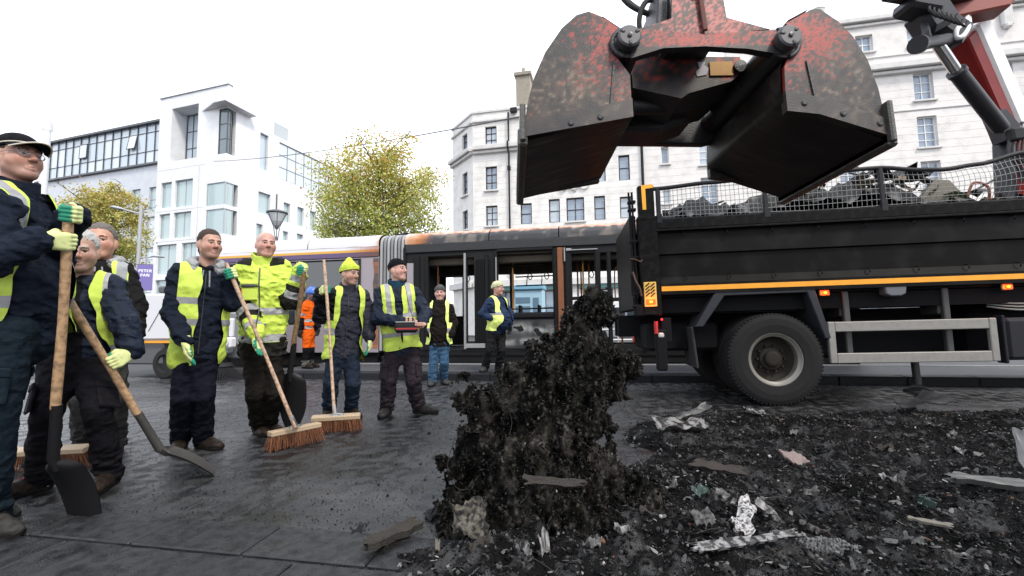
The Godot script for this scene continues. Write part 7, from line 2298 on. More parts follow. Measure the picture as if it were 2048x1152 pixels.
	for k in ["A", "B"]:
		var X := Transform3D(Basis(Vector3.UP, deg_to_rad(q["y" + k])), q["f" + k])
		var bt := put("boot", boot_up, look.get("boot", M("boot_brown", Color(0.024, 0.015, 0.011), 0.6, 0.0, noise_tex("blotch", 0.01, 5, []), null, 0, 0.2)), o, X)
		put("sole", boot_sole, M("boot_sole", Color(0.012, 0.011, 0.010), 0.8), bt)
		if look.get("cell", 0.012) < 0.0125:
			var lace := MB.new()
			for e in 4: lace.beam(Vector3(-0.022, 0.098 + 0.012 * e, 0.055 - 0.022 * e), Vector3(0.022, 0.101 + 0.012 * e, 0.052 - 0.022 * e), 0.005, 0.005)
			obj("lace", lace, look.get("lace", M("lace_dark", Color(0.03, 0.02, 0.018), 0.8)), bt)
	# --- hands
	for k in ["A", "B"]:
		var mode: Array = look["hand" + k]
		if mode[0] == "pocket": continue
		var side := 1.0 if k == "A" else -1.0
		var g: String = look.get("glove" + k, look.get("glove", "yellow"))
		var X: Transform3D = hand_x[k]
		if g == "bare": put("hand", am(hands[mode[0] + str(int(side))]), look.skin, o, X)
		else:
			put("glove", glove_mesh(mode[0], side) if g == "yellow" else am(puff(hands[mode[0] + str(int(side))], 0.002)), M("glove_fabric", Color.WHITE, 0.8) if g == "yellow" else M("glove_black", Color(0.02, 0.02, 0.022), 0.7), o, X)
			var cuff := MB.new()
			cuff.lathe(P2([0.040, -0.045, 0.037, -0.02, 0.033, 0.012, 0.030, 0.013]), 16)
			obj("glove_cuff", cuff, M("glove_yellow", Color(0.54, 0.59, 0.27), 0.8) if g == "yellow" else M("glove_black", Color.WHITE), o, X)
	# --- vest over the coat
	if look.has("vest"): make_vest(o, q, look, torso, Bt, L, lo, hi, cell)
	make_head(o, q, look)
	return o

static func ray_out(m: Dictionary, from: Vector3, dir: Vector3) -> Vector3:   # the surface point farthest out along dir, near the line from `from`
	var best := 0.0; var r := from
	for p in m.v:
		var t: float = (p - from).dot(dir)
		if t > best and (p - from - dir * t).length() < 0.022: best = t; r = from + dir * t
	return r

func make_vest(o: Node3D, q: Dictionary, look: Dictionary, torso: Callable, Bt: Basis, L: float, lo: Vector3, hi: Vector3, cell: float) -> void:
	var u := Bt.y; var s := Bt.x; var f := Bt.z
	var F := Field.new(lo - Vector3.ONE * 0.30, hi + Vector3.ONE * 0.30, cell)
	torso.call(F, 0.026)
	for k in ["A", "B"]:
		var sh: Vector3 = q["sh" + k]
		F.cap(q.neck - u * 0.075, (q.neck - u * 0.075).lerp(sh, 0.9), 0.092, 0.096, 0.05)
		F.cap(sh.lerp(q.neck, 0.2) - u * 0.05, sh.lerp(q.neck, 0.25) - u * 0.24, 0.09, 0.085, 0.06)
	var sd: float = 3.1 * look.get("seed", 1)
	F.warp(func(p: Vector3) -> float: return 0.012 * fold.get_noise_3d(p.x * 7.0 + sd, p.y * 7.0, p.z * 7.0), 0.04)
	var v: Dictionary = look.vest
	var hem: float = v.get("hem", -0.17)
	var m: Dictionary = F.mesh()
	m = cut(m, func(p: Vector3) -> float: return hem + 0.012 * sin(p.x * 19.0 + sd) - (p - q.hip).dot(u))[0]
	m = cut(m, func(p: Vector3) -> float:   # neck
		var d: Vector3 = p - q.neck
		var y := d.dot(u)
		return (0.112 + maxf(0.0, -y - 0.10) * 9.0 * 0.0 if y > -0.12 else 0.0) - (d - u * y).length())[0]
	var o0: float = v.get("open_top", 0.07); var o1: float = v.get("open_low", 0.09); var oc: float = v.get("centre", 0.0)
	if o1 > 0.0 or o0 > 0.0:
		m = cut(m, func(p: Vector3) -> float:
			var d: Vector3 = p - q.hip
			if d.dot(f) < 0.0: return -1.0
			var t := clampf(d.dot(u) / L, -0.2, 1.0)
			return lerpf(o1, o0, smoothstep(0.0, 0.95, t)) + 0.008 * sin(t * 14.0 + sd) - absf(d.dot(s) - oc))[0]
	var sw: float = absf((q.shB - q.shA).dot(s)) * 0.5
	var mc: float = ((q.shA + q.shB) * 0.5 - q.hip).dot(s)
	m = cut(m, func(p: Vector3) -> float:   # armholes
		var d: Vector3 = p - q.hip
		if d.dot(u) < L * 0.48: return -1.0
		return absf(d.dot(s) - mc) - maxf(sw * 1.02, 0.155))[0]
	for k in m.v.size():   # loose front edges and a hem that stands off the body
		var p: Vector3 = m.v[k]
		var d: Vector3 = p - q.hip
		var t: float = d.dot(u) / L
		var off := 0.016 * (1.0 - smoothstep(0.0, 0.16, d.dot(u) - hem)) * (1.0 + 0.9 * sin(d.dot(s) * 34.0 + sd))
		if d.dot(f) > 0.0 and o1 > 0.0:
			var e: float = absf(d.dot(s) - oc) - lerpf(o1, o0, smoothstep(0.0, 0.95, t))
			off += 0.020 * (1.0 - smoothstep(0.0, 0.055, e)) * (0.7 + 0.5 * sin(t * 11.0 + sd))
		m.v[k] = p + m.n[k] * off
	var yel: Material = v.get("m", M("hi_vis_yellow", Color(0.50, 0.64, 0.085), 0.75, 0.0, noise_tex("smear", 0.012, 4, [[0.0, 0.86], [1.0, 1.0]]), noise_tex("crease", 0.011, 3, []), 0.5, 0.6))
	var band: Material = M("reflective_grey", Color(0.27, 0.27, 0.28), 0.45, 0.0, noise_tex("smear", 0.012, 4, []), null, 0, 0.2)
	var bands := []
	for h in v.get("bands", [[0.08, 0.16], [0.36, 0.44]]):
		bands.append(func(p: Vector3) -> float:
			var t: float = (p - q.hip).dot(u) / L
			return absf(t - (h[0] + h[1]) * 0.5) - (h[1] - h[0]) * 0.5)
	if v.get("straps", true):
		bands.append(func(p: Vector3) -> float:
			var d: Vector3 = p - q.hip
			if d.dot(u) / L < 0.45: return 1.0
			return absf(absf(d.dot(s) - mc) - v.get("strap_x", 0.125)) - 0.027)
	var vest := put("safety_vest", ArrayMesh.new(), yel, o)
	for g in bands:
		var parts := cut(m, g)
		if parts[0].i.size() > 0: put("reflective_band", am(puff(parts[0], 0.0012)), band, vest)
		m = parts[1]
	vest.mesh = am(rim(m, 0.012))

func make_head(o: Node3D, q: Dictionary, look: Dictionary) -> void:
	var B := Basis(Vector3.UP, deg_to_rad(look.fy)) * Basis(Vector3.RIGHT, deg_to_rad(-look.get("fp", 0.0))) * Basis(Vector3.BACK, deg_to_rad(look.get("fr", 0.0)))
	var sc: float = look.get("hs", 0.96)
	var X := Transform3D(B.scaled(Vector3.ONE * sc), q.head)
	var h := put("head", head_stubble if look.get("stubble", false) else head_mesh, look.skin, o, X)
	var white := M("eye_white", Color(0.34, 0.29, 0.27), 0.25)
	for s in [-1.0, 1.0]:
		var b := MB.new(); b.ball(Vector3(s * 0.031, -0.001, 0.0735), Vector3(0.0122, 0.0122, 0.0122), 12)
		obj("eye", b, white, h)
		b = MB.new(); b.ball(Vector3(s * 0.031 + 0.001, -0.001, 0.0835), Vector3(0.0076, 0.0072, 0.003), 10)
		obj("iris", b, M("iris_dark", Color(0.03, 0.03, 0.035), 0.2), h)
		b = MB.new()
		b.tube(smooth_path(PackedVector3Array([Vector3(s * 0.013, 0.0200, 0.0925), Vector3(s * 0.030, 0.0240, 0.0915), Vector3(s * 0.049, 0.018, 0.077)]), 4), 0.0050, 6, true, 0.6)
		obj("eyebrow", b, look.get("brow", M("brow_brown", Color(0.05, 0.035, 0.025), 0.9)), h)
	if look.has("hair"):
		var hr: Dictionary = look.hair
		var F := Field.new(Vector3(-0.13, -0.14, -0.16), Vector3(0.13, 0.19, 0.15), 0.007)
		var t: float = hr.get("thick", 0.008)
		F.ell(Vector3(0, 0.037, -0.014), Vector3(0.076 + t, 0.087 + t * hr.get("top", 1.0), 0.096 + t), 0.02)
		F.cap(Vector3(0, -0.05, -0.05), Vector3(0, -0.09, -0.05), 0.055 + t, 0.05 + t, 0.03)
		F.warp(func(p: Vector3) -> float: return hr.get("rough", 0.004) * (fold.get_noise_3d(p.x * 60.0, p.y * 30.0, p.z * 30.0) + 0.6 * fold.get_noise_3dv(p * 110.0)), 0.03)
		var line: float = hr.get("line", 0.075)
		var m: Dictionary = cut(F.mesh(), func(p: Vector3) -> float:
			var z := p.z + 0.004 * fold.get_noise_3dv(p * 80.0)
			var y := line if z > 0.062 else lerpf(0.022, line, smoothstep(0.018, 0.062, z)) if z > 0.0 else lerpf(-0.03, 0.022, smoothstep(-0.02, 0.0, z)) if z > -0.02 else lerpf(-0.085, -0.03, smoothstep(-0.06, -0.02, z))
			return y - p.y)[0]
		for k in m.v.size():   # thin it out towards the hairline
			var p: Vector3 = m.v[k]
			var z := p.z
			var y := line if z > 0.062 else lerpf(0.022, line, smoothstep(0.018, 0.062, z)) if z > 0.0 else lerpf(-0.03, 0.022, smoothstep(-0.02, 0.0, z)) if z > -0.02 else -0.085
			m.v[k] = p - m.n[k] * (t * 1.15) * (1.0 - smoothstep(0.0, 0.028, p.y - y))
		put("hair", am(m), hr.m, h)
	match look.get("hat", ""):
		"cap":
			var F := Field.new(Vector3(-0.13, -0.0, -0.15), Vector3(0.13, 0.19, 0.14), 0.0065)
			F.ell(Vector3(0, 0.052, -0.012), Vector3(0.087, 0.088, 0.107), 0.02)
			var m: Dictionary = cut(F.mesh(), func(p: Vector3) -> float: return 0.040 + p.z * 0.10 - p.y)[0]
			var c := put("cap", am(rim(m, 0.01)), look.hat_m, o, X)
			var b := MB.new()
			for side in 2:
				b.sheet(16, 8, func(i: int, j: int) -> Vector3:
					var a := lerpf(-1.15, 1.15, i / 16.0) * (1.0 if side == 0 else -1.0)
					var r := lerpf(0.082, 0.170 - 0.028 * a * a * 0.6, j / 8.0)
					var x := sin(a) * 0.090 * (0.95 + 0.05 * j / 8.0)
					var z := 0.012 + cos(a) * r * (1.0 if j > 0 else 1.0)
					return Vector3(x, 0.054 - 0.020 * j / 8.0 - x * x * 2.2 + (0.004 if side == 0 else 0.0), z))
			obj("brim", b, look.hat_m, c)
			b = MB.new()
			var pts := PackedVector3Array()
			for i in 17:
				var a := lerpf(-1.15, 1.15, i / 16.0)
				var x := sin(a) * 0.09
				pts.append(Vector3(x, 0.036 - x * x * 2.2, 0.012 + cos(a) * (0.170 - 0.0168 * a * a)))
			b.tube(pts, 0.004, 6)
			var seam := PackedVector3Array()
			for i in 13:
				var a := lerpf(-1.35, 1.35, i / 12.0)
				seam.append(Vector3(sin(a) * 0.089, 0.052 + 0.006 * cos(a), -0.012 + cos(a) * 0.1085))
			b.tube(seam, 0.0035, 6)
			obj("piping", b, M("piping_pale", Color(0.5, 0.46, 0.38), 0.7), c)
		"beanie":
			var F := Field.new(Vector3(-0.13, -0.03, -0.16), Vector3(0.13, 0.21, 0.14), 0.0065)
			var tall: float = look.get("tall", 0.0)
			F.ell(Vector3(0, 0.045, -0.014), Vector3(0.086, 0.098, 0.106), 0.02)
			if tall > 0.0: F.cap(Vector3(0, 0.09, -0.02), Vector3(0, 0.115 + tall, -0.025), 0.07, 0.035, 0.03)
			F.warp(func(p: Vector3) -> float: return 0.0022 * sin(atan2(p.x, p.z + 0.014) * 46.0) + 0.006 * fold.get_noise_3dv(p * 22.0), 0.03)
			var back := func(p: Vector3) -> float: return 0.036 + p.z * 0.22 - p.y
			var m: Dictionary = cut(F.mesh(), back)[0]
			var c := put("beanie", am(rim(m, 0.01)), look.hat_m, o, X)
			if look.get("turn", true):
				var F2 := Field.new(Vector3(-0.13, -0.03, -0.16), Vector3(0.13, 0.15, 0.14), 0.0065)
				F2.ell(Vector3(0, 0.045, -0.014), Vector3(0.094, 0.16, 0.114), 0.02)
				F2.warp(func(p: Vector3) -> float: return 0.003 * sin(atan2(p.x, p.z + 0.014) * 46.0) + 0.004 * fold.get_noise_3dv(p * 25.0), 0.03)
				var m2: Dictionary = cut(cut(F2.mesh(), func(p: Vector3) -> float: return 0.030 + p.z * 0.22 - p.y)[0], func(p: Vector3) -> float: return p.y - (0.078 + p.z * 0.22))[0]
				put("turn_up", am(rim(m2, 0.009)), look.hat_m, c)
		"helmet":
			var b := MB.new()
			b.ball(Vector3(0, 0.062, -0.012), Vector3(0.10, 0.105, 0.122), 20)
			b.lathe(P2([0.10, 0.03, 0.125, 0.026, 0.126, 0.032, 0.10, 0.045]), 24, Transform3D(Basis.from_scale(Vector3(0.9, 1, 1.15)), Vector3(0, 0.01, 0.0)))
			b.tube(smooth_path(PackedVector3Array([Vector3(0, 0.09, 0.10), Vector3(0, 0.165, 0.03), Vector3(0, 0.17, -0.04), Vector3(0, 0.10, -0.13)])), 0.01, 6)
			obj("hard_hat", b, look.hat_m, o, X)
	if look.get("glasses", false):
		var b := MB.new()
		for s in [-1.0, 1.0]:
			var pts := PackedVector3Array()
			for k in 15:
				var a := TAU * k / 14.0
				pts.append(Vector3(s * 0.033 + cos(a) * 0.024, -0.002 + sin(a) * 0.017, 0.102 - 0.25 * absf(s * 0.033 + cos(a) * 0.024)))
			b.tube(pts, 0.0016, 5, false)
			b.tube(PackedVector3Array([Vector3(s * 0.057, 0.004, 0.088), Vector3(s * 0.08, 0.006, 0.03), Vector3(s * 0.082, 0.004, -0.015)]), 0.0018, 5)
		b.tube(PackedVector3Array([Vector3(-0.010, 0.003, 0.100), Vector3(0.010, 0.003, 0.100)]), 0.0018, 5)
		var gl := obj("glasses", b, M("glasses_metal", Color(0.25, 0.24, 0.24), 0.3, 0.6), o, X)
		var lens := StandardMaterial3D.new()
		if mats.has("lens"): lens = mats["lens"]
		else:
			lens.albedo_color = Color(0.9, 0.95, 1.0, 0.04); lens.roughness = 0.02; lens.specular_mode = BaseMaterial3D.SPECULAR_DISABLED; lens.transparency = BaseMaterial3D.TRANSPARENCY_ALPHA
			mats["lens"] = lens
		for s in [-1.0, 1.0]:
			b = MB.new(); b.ball(Vector3(s * 0.033, -0.002, 0.0945), Vector3(0.023, 0.016, 0.0015), 14, Basis(Vector3.UP, s * 0.25))
			obj("lens", b, lens, gl)

func make_people() -> void:
	make_protos()
	var poses := {
		1: {at = Vector3(-2.537, 0.000, -2.250), yaw = 80, head = Vector3(-0.045, 1.894, 0.000), neck = Vector3(-0.057, 1.701, 0.000), shA = Vector3(0.086, 1.574, 0.190), elA = Vector3(0.184, 1.315, 0.280), haA = Vector3(0.324, 1.431, 0.100), shB = Vector3(-0.160, 1.649, -0.190), elB = Vector3(0.051, 1.352, -0.120), haB = Vector3(0.355, 1.566, 0.110), hip = Vector3(0.000, 1.011, 0.000), hA = Vector3(0.084, 0.986, 0.090), hB = Vector3(-0.084, 0.984, -0.090), kA = Vector3(0.055, 0.628, 0.100), kB = Vector3(-0.158, 0.597, -0.080), fA = Vector3(-0.048, 0.000, -0.009), fB = Vector3(-0.304, 0.000, -0.200), yA = 70, yB = 75},
		2: {at = Vector3(-2.762, 0.000, -2.800), yaw = 22, head = Vector3(0.049, 1.487, 0.060), neck = Vector3(-0.034, 1.324, 0.000), shA = Vector3(-0.084, 1.246, 0.100), elA = Vector3(-0.050, 1.010, 0.180), haA = Vector3(0.213, 1.135, 0.300), shB = Vector3(0.139, 1.255, -0.060), elB = Vector3(0.327, 1.013, 0.020), haB = Vector3(0.353, 0.803, 0.120), hip = Vector3(0.000, 0.788, 0.000), hA = Vector3(-0.028, 0.779, 0.070), hB = Vector3(0.080, 0.768, -0.030), kA = Vector3(-0.008, 0.521, 0.140), kB = Vector3(0.237, 0.512, 0.080), fA = Vector3(-0.206, 0.000, 0.008), fB = Vector3(0.169, 0.000, -0.086), yA = -15, yB = 22},
		3: {at = Vector3(-3.185, 0.000, -3.450), yaw = 30, head = Vector3(-0.076, 1.684, 0.000), neck = Vector3(-0.045, 1.487, 0.000), shA = Vector3(-0.086, 1.417, 0.100), elA = Vector3(-0.126, 1.142, 0.100), haA = Vector3(-0.052, 0.876, 0.100), shB = Vector3(0.045, 1.447, -0.080), elB = Vector3(0.190, 1.182, -0.050), haB = Vector3(0.266, 0.937, 0.020), hip = Vector3(0.000, 0.863, 0.000), hA = Vector3(-0.037, 0.835, 0.050), hB = Vector3(0.027, 0.828, -0.050), kA = Vector3(-0.091, 0.477, 0.050), kB = Vector3(0.098, 0.463, -0.020), fA = Vector3(-0.282, 0.000, -0.161), fB = Vector3(-0.036, 0.000, -0.190), yA = 20, yB = 40},
		4: {at = Vector3(-2.517, 0.000, -3.540), yaw = 38, head = Vector3(0.084, 1.663, 0.030), neck = Vector3(0.039, 1.468, 0.000), shA = Vector3(-0.086, 1.414, 0.100), elA = Vector3(-0.104, 1.110, 0.150), haA = Vector3(0.047, 0.881, 0.200), shB = Vector3(0.121, 1.424, -0.100), elB = Vector3(0.247, 1.190, -0.020), haB = Vector3(0.316, 1.410, 0.120), hip = Vector3(0.000, 0.857, 0.000), hA = Vector3(-0.042, 0.821, 0.060), hB = Vector3(0.040, 0.813, -0.060), kA = Vector3(-0.050, 0.458, 0.080), kB = Vector3(0.064, 0.462, 0.000), fA = Vector3(-0.238, 0.000, -0.176), fB = Vector3(-0.050, 0.000, -0.200), yA = 30, yB = 65},
		5: {at = Vector3(-2.256, 0.000, -4.000), yaw = 20, head = Vector3(0.017, 1.738, 0.030), neck = Vector3(-0.027, 1.572, 0.000), shA = Vector3(-0.136, 1.506, 0.060), elA = Vector3(-0.113, 1.167, 0.100), haA = Vector3(0.082, 0.917, 0.240), shB = Vector3(0.112, 1.527, -0.060), elB = Vector3(0.252, 1.224, 0.000), haB = Vector3(0.390, 1.487, 0.120), hip = Vector3(0.000, 0.830, 0.000), hA = Vector3(-0.056, 0.802, 0.050), hB = Vector3(0.064, 0.795, -0.050), kA = Vector3(-0.013, 0.405, 0.070), kB = Vector3(0.133, 0.412, 0.040), fA = Vector3(-0.107, 0.000, -0.184), fB = Vector3(-0.024, 0.000, -0.200), yA = 45, yB = 60},
		6: {at = Vector3(-4.226, 0.120, -9.150), yaw = 75, head = Vector3(0.055, 1.523, 0.000), neck = Vector3(-0.004, 1.357, 0.000), shA = Vector3(-0.024, 1.269, 0.130), elA = Vector3(-0.112, 1.055, 0.150), haA = Vector3(-0.102, 0.811, 0.200), shB = Vector3(0.033, 1.278, -0.130), elB = Vector3(0.125, 1.055, -0.100), haB = Vector3(0.172, 0.835, -0.050), hip = Vector3(0.000, 0.725, 0.000), hA = Vector3(0.007, 0.706, 0.080), hB = Vector3(-0.005, 0.702, -0.080), kA = Vector3(0.004, 0.360, 0.080), kB = Vector3(0.027, 0.362, -0.050), fA = Vector3(-0.027, 0.000, 0.018), fB = Vector3(-0.024, 0.000, -0.200), yA = 60, yB = 70},
		7: {at = Vector3(-1.820, 0.000, -4.750), yaw = 30, head = Vector3(0.070, 1.549, 0.020), neck = Vector3(0.033, 1.372, 0.000), shA = Vector3(-0.054, 1.297, 0.090), elA = Vector3(-0.201, 1.087, 0.120), haA = Vector3(-0.080, 1.359, 0.270), shB = Vector3(0.166, 1.299, -0.090), elB = Vector3(0.254, 1.050, -0.080), haB = Vector3(0.283, 0.846, 0.000), hip = Vector3(0.000, 0.733, 0.000), hA = Vector3(-0.060, 0.716, 0.050), hB = Vector3(0.068, 0.707, -0.050), kA = Vector3(-0.103, 0.394, 0.060), kB = Vector3(0.112, 0.383, 0.000), fA = Vector3(-0.183, 0.000, -0.100), fB = Vector3(0.049, 0.000, -0.161), yA = 10, yB = 40},
		8: {at = Vector3(-1.218, 0.000, -4.870), yaw = 18, head = Vector3(-0.042, 1.593, 0.030), neck = Vector3(-0.070, 1.418, 0.000), shA = Vector3(-0.213, 1.327, 0.060), elA = Vector3(-0.230, 1.064, 0.140), haA = Vector3(0.087, 1.017, 0.270), shB = Vector3(0.111, 1.336, -0.060), elB = Vector3(0.269, 1.119, 0.030), haB = Vector3(0.269, 1.004, 0.270), hip = Vector3(0.000, 0.761, 0.000), hA = Vector3(-0.077, 0.737, 0.040), hB = Vector3(0.084, 0.730, -0.040), kA = Vector3(-0.123, 0.412, 0.060), kB = Vector3(0.131, 0.401, 0.040), fA = Vector3(-0.189, 0.000, -0.068), fB = Vector3(0.174, 0.000, -0.178), yA = 0, yB = 75},
		9: {at = Vector3(-1.199, 0.000, -7.250), yaw = 3, head = Vector3(0.009, 1.504, 0.000), neck = Vector3(0.009, 1.339, 0.000), shA = Vector3(-0.131, 1.250, 0.000), elA = Vector3(-0.227, 1.005, -0.030), haA = Vector3(-0.137, 0.803, 0.100), shB = Vector3(0.149, 1.247, 0.000), elB = Vector3(0.235, 1.007, -0.030), haB = Vector3(0.194, 0.798, 0.100), hip = Vector3(0.000, 0.692, 0.000), hA = Vector3(-0.074, 0.653, 0.000), hB = Vector3(0.082, 0.651, 0.000), kA = Vector3(-0.095, 0.379, 0.020), kB = Vector3(0.078, 0.378, 0.030), fA = Vector3(-0.122, 0.000, 0.001), fB = Vector3(0.048, 0.000, -0.157), yA = 0, yB = 20},
		10: {at = Vector3(-0.291, 0.120, -8.000), yaw = 55, head = Vector3(0.036, 1.502, 0.020), neck = Vector3(0.006, 1.322, 0.000), shA = Vector3(-0.106, 1.236, 0.130), elA = Vector3(-0.251, 1.041, 0.140), haA = Vector3(-0.088, 0.958, 0.200), shB = Vector3(0.130, 1.244, -0.130), elB = Vector3(0.257, 1.029, -0.100), haB = Vector3(0.245, 0.838, 0.000), hip = Vector3(0.000, 0.769, 0.000), hA = Vector3(-0.070, 0.735, 0.070), hB = Vector3(0.079, 0.731, -0.070), kA = Vector3(-0.137, 0.406, 0.050), kB = Vector3(0.086, 0.398, -0.020), fA = Vector3(-0.231, 0.000, -0.106), fB = Vector3(0.049, 0.000, -0.200), yA = -15, yB = 70},
	}
	var skin := func(k: String, c: Color) -> StandardMaterial3D:
		var m := M("skin_" + k, c, 0.5, 0.0, noise_tex("pore", 0.05, 4, [[0.0, 0.82], [1.0, 1.0]]), null, 0, 0.12)
		m.subsurf_scatter_enabled = true; m.subsurf_scatter_strength = 0.08
		return m
	var navy := cloth("navy_cloth", Color(0.013, 0.018, 0.031))
	var navy2 := cloth("navy_padded", Color(0.016, 0.022, 0.040), 0.55)
	var black := cloth("black_cloth", Color(0.009, 0.009, 0.011))
	var shaft1 := Vector3(-2.349, 0.323, -2.300).direction_to(Vector3(-2.178, 1.614, -2.130))
	var shaft2 := Vector3(-2.295, 0.207, -2.930).direction_to(Vector3(-2.513, 1.201, -2.460))
	var shaftB := Vector3(-1.746, 0.187, -3.600).direction_to(Vector3(-2.232, 1.496, -3.410))
	var shaftC := Vector3(-1.682, 0.147, -4.220).direction_to(Vector3(-1.918, 1.665, -4.460))
	var shaftD := Vector3(-2.016, 0.579, -4.020).direction_to(Vector3(-1.839, 1.477, -3.870))
	var grey_hood := cloth("hood_grey", Color(0.36, 0.36, 0.37))
	var neon := cloth("neon_knit", Color(0.66, 0.80, 0.10))
	person("man in a black cap and glasses holding an upright shovel at the left edge", poses[1], {seed = 1, w = 1.08, cell = 0.0105, arm = 1.1, belly = 0.06, fy = 78, fp = 9, hs = 1.0, hem = -0.10, collar = 0.085, coat = navy, pants = cloth("teal_trousers", Color(0.010, 0.018, 0.026)), skin = skin.call("one", Color(0.48, 0.26, 0.19)), stubble = true, hat = "cap", hat_m = cloth("cap_black", Color(0.010, 0.010, 0.013)), glasses = true, hair = {m = M("hair_brown", Color(0.06, 0.04, 0.03), 0.8), thick = 0.004, line = 0.07}, handA = ["grip", shaft1], handB = ["grip", shaft1], pocket = true, boot = M("boot_dusty", Color(0.045, 0.042, 0.038), 0.85, 0.0, noise_tex("blotch", 0.01, 5, []), null, 0, 0.2), vest = {open_top = 0.08, open_low = 0.13, hem = -0.03, bands = [[0.12, 0.20], [0.42, 0.49]]}})
	person("white haired man in an open dark jacket leaning on a slanted shovel", poses[2], {seed = 2, w = 1.02, arm = 1.08, fy = 36, fp = -6, hs = 1.04, hem = -0.08, collar = 0.05, coat = navy2, zip = true, pants = cloth("black_trousers", Color(0.011, 0.010, 0.013)), skin = skin.call("two", Color(0.50, 0.30, 0.23)), stubble = true, brow = M("brow_white", Color(0.4, 0.38, 0.36), 0.9), hair = {m = M("hair_white", Color(0.62, 0.60, 0.57), 0.8, 0.0, noise_tex("speck", 0.09, 3, []), null, 0, 0.1), thick = 0.010, top = 1.5, rough = 0.008, line = 0.070}, handA = ["grip", shaft2], handB = ["grip", shaft2], pocket = true, lace = M("lace_red", Color(0.14, 0.012, 0.02), 0.8), zones = [["fleece", black, func(p, t, x, fz, a) -> float: return absf(x + 0.02) - 0.10 if fz > 0.0 and a < 0.0 else 1.0]], vest = {open_top = 0.125, open_low = 0.172, hem = 0.02, bands = [[0.10, 0.17]], strap_x = 0.16}})
	person("dark haired man in a grey hoodie standing behind the white haired man", poses[3], {seed = 3, w = 1.0, fy = 30, fp = 4, hs = 1.16, hem = -0.10, collar = 0.0, hood = true, hood_m = grey_hood, coat = cloth("black_fleece", Color(0.013, 0.012, 0.013)), pants = cloth("grey_work_trousers", Color(0.06, 0.06, 0.058)), skin = skin.call("three", Color(0.52, 0.27, 0.19)), hair = {m = M("hair_grey_brown", Color(0.10, 0.085, 0.075), 0.8), thick = 0.007, top = 2.2, rough = 0.006, line = 0.080}, handA = ["pocket"], handB = ["rest"], glove = "black", vest = {open_top = 0.08, open_low = 0.10, hem = -0.05, bands = [[0.3, 0.38]], strap_x = 0.12}})
	person("young man in a navy coat and grey hood gripping the nearest broom handle", poses[4], {seed = 4, w = 1.0, fy = 60, fp = 1, hs = 0.97, hem = -0.13, collar = 0.05, collar_m = black, hood = true, hood_m = grey_hood, zip = true, coat = navy, pants = cloth("navy_trousers", Color(0.009, 0.010, 0.018)), skin = skin.call("four", Color(0.49, 0.27, 0.20)), stubble = true, hair = {m = M("hair_dark", Color(0.045, 0.032, 0.025), 0.8), thick = 0.005, top = 2.2, rough = 0.004, line = 0.076}, handA = ["rest"], handB = ["grip", shaftB], vest = {open_top = 0.075, open_low = 0.085, hem = -0.15, centre = 0.05, bands = [[0.26, 0.34], [0.53, 0.61]], straps = false}})
	var yj := M("hi_vis_coat", Color(0.50, 0.64, 0.075), 0.7, 0.0, noise_tex("smear", 0.012, 4, []), noise_tex("crease", 0.011, 3, []), 0.5, 0.6)
	var band := M("reflective_grey", Color(0.27, 0.27, 0.28), 0.45, 0.0, noise_tex("smear", 0.012, 4, []), null, 0, 0.2)
	var trimb := cloth("coat_black_trim", Color(0.022, 0.022, 0.020))
	person("bald man in a yellow and black high visibility coat holding the scoop shovel", poses[5], {seed = 5, w = 1.12, arm = 1.18, fy = 42, fp = 3, fr = -3, hs = 0.98, hem = -0.10, collar = 0.10, zip = true, chest = true, coat = yj, pants = cloth("brown_black_trousers", Color(0.014, 0.012, 0.010)), skin = skin.call("five", Color(0.52, 0.28, 0.22)), hair = {m = M("hair_stubble", Color(0.50, 0.32, 0.27), 0.8), thick = 0.0012, rough = 0.0005, line = 0.10}, handA = ["rest", Vector3(-0.3, 0, 1)], handB = ["grip", shaftD], zones = [
		["reflective_band", band, func(p, t, x, fz, a) -> float: return minf(absf(a - 1.22) - 0.10, absf(a - 1.72) - 0.09) if a >= 0.0 else minf(absf(t - 0.08) - 0.045, absf(t - 0.40) - 0.042)],
		["black_panel", trimb, func(p, t, x, fz, a) -> float: return maxf(0.80 - a, a - 1.5) if a >= 0.0 else 1.0],
		["black_shoulder", trimb, func(p, t, x, fz, a) -> float: return maxf(0.93 - t + 0.25 * absf(x) , absf(absf(x) - 0.13) - 0.06) if a < 0.3 else 1.0],
		["black_hem", trimb, func(p, t, x, fz, a) -> float: return t - 0.03 if a < 0.0 else 1.0]]})
	person("worker in orange overalls with a blue hard hat on the tram platform", poses[6], {seed = 6, w = 0.98, cell = 0.017, fy = 80, fp = -8, hs = 0.95, hem = -0.05, collar = 0.05, coat = cloth("hi_vis_orange", Color(0.85, 0.13, 0.01)), pants = cloth("hi_vis_orange", Color.WHITE), skin = skin.call("six", Color(0.16, 0.10, 0.085)), hat = "helmet", hat_m = M("helmet_blue", Color(0.05, 0.13, 0.45), 0.3), handA = ["rest"], handB = ["rest"], glove = "black", zones = [["reflective_band", band, func(p, t, x, fz, a) -> float: return minf(absf(t - 0.18) - 0.045, absf(t - 0.40) - 0.045) if a < 0.0 else absf(a - 0.7) - 0.12], ["dark_sleeve", black, func(p, t, x, fz, a) -> float: return 1.1 - a if a >= 0.0 else 1.0]], leg_zones = [["dark_knee", black, func(p: Vector3) -> float: return absf(p.y - 0.30) - 0.13], ["ash_cuff", cloth("ashy_cuff", Color(0.16, 0.15, 0.14)), func(p: Vector3) -> float: return p.y - 0.17]]})
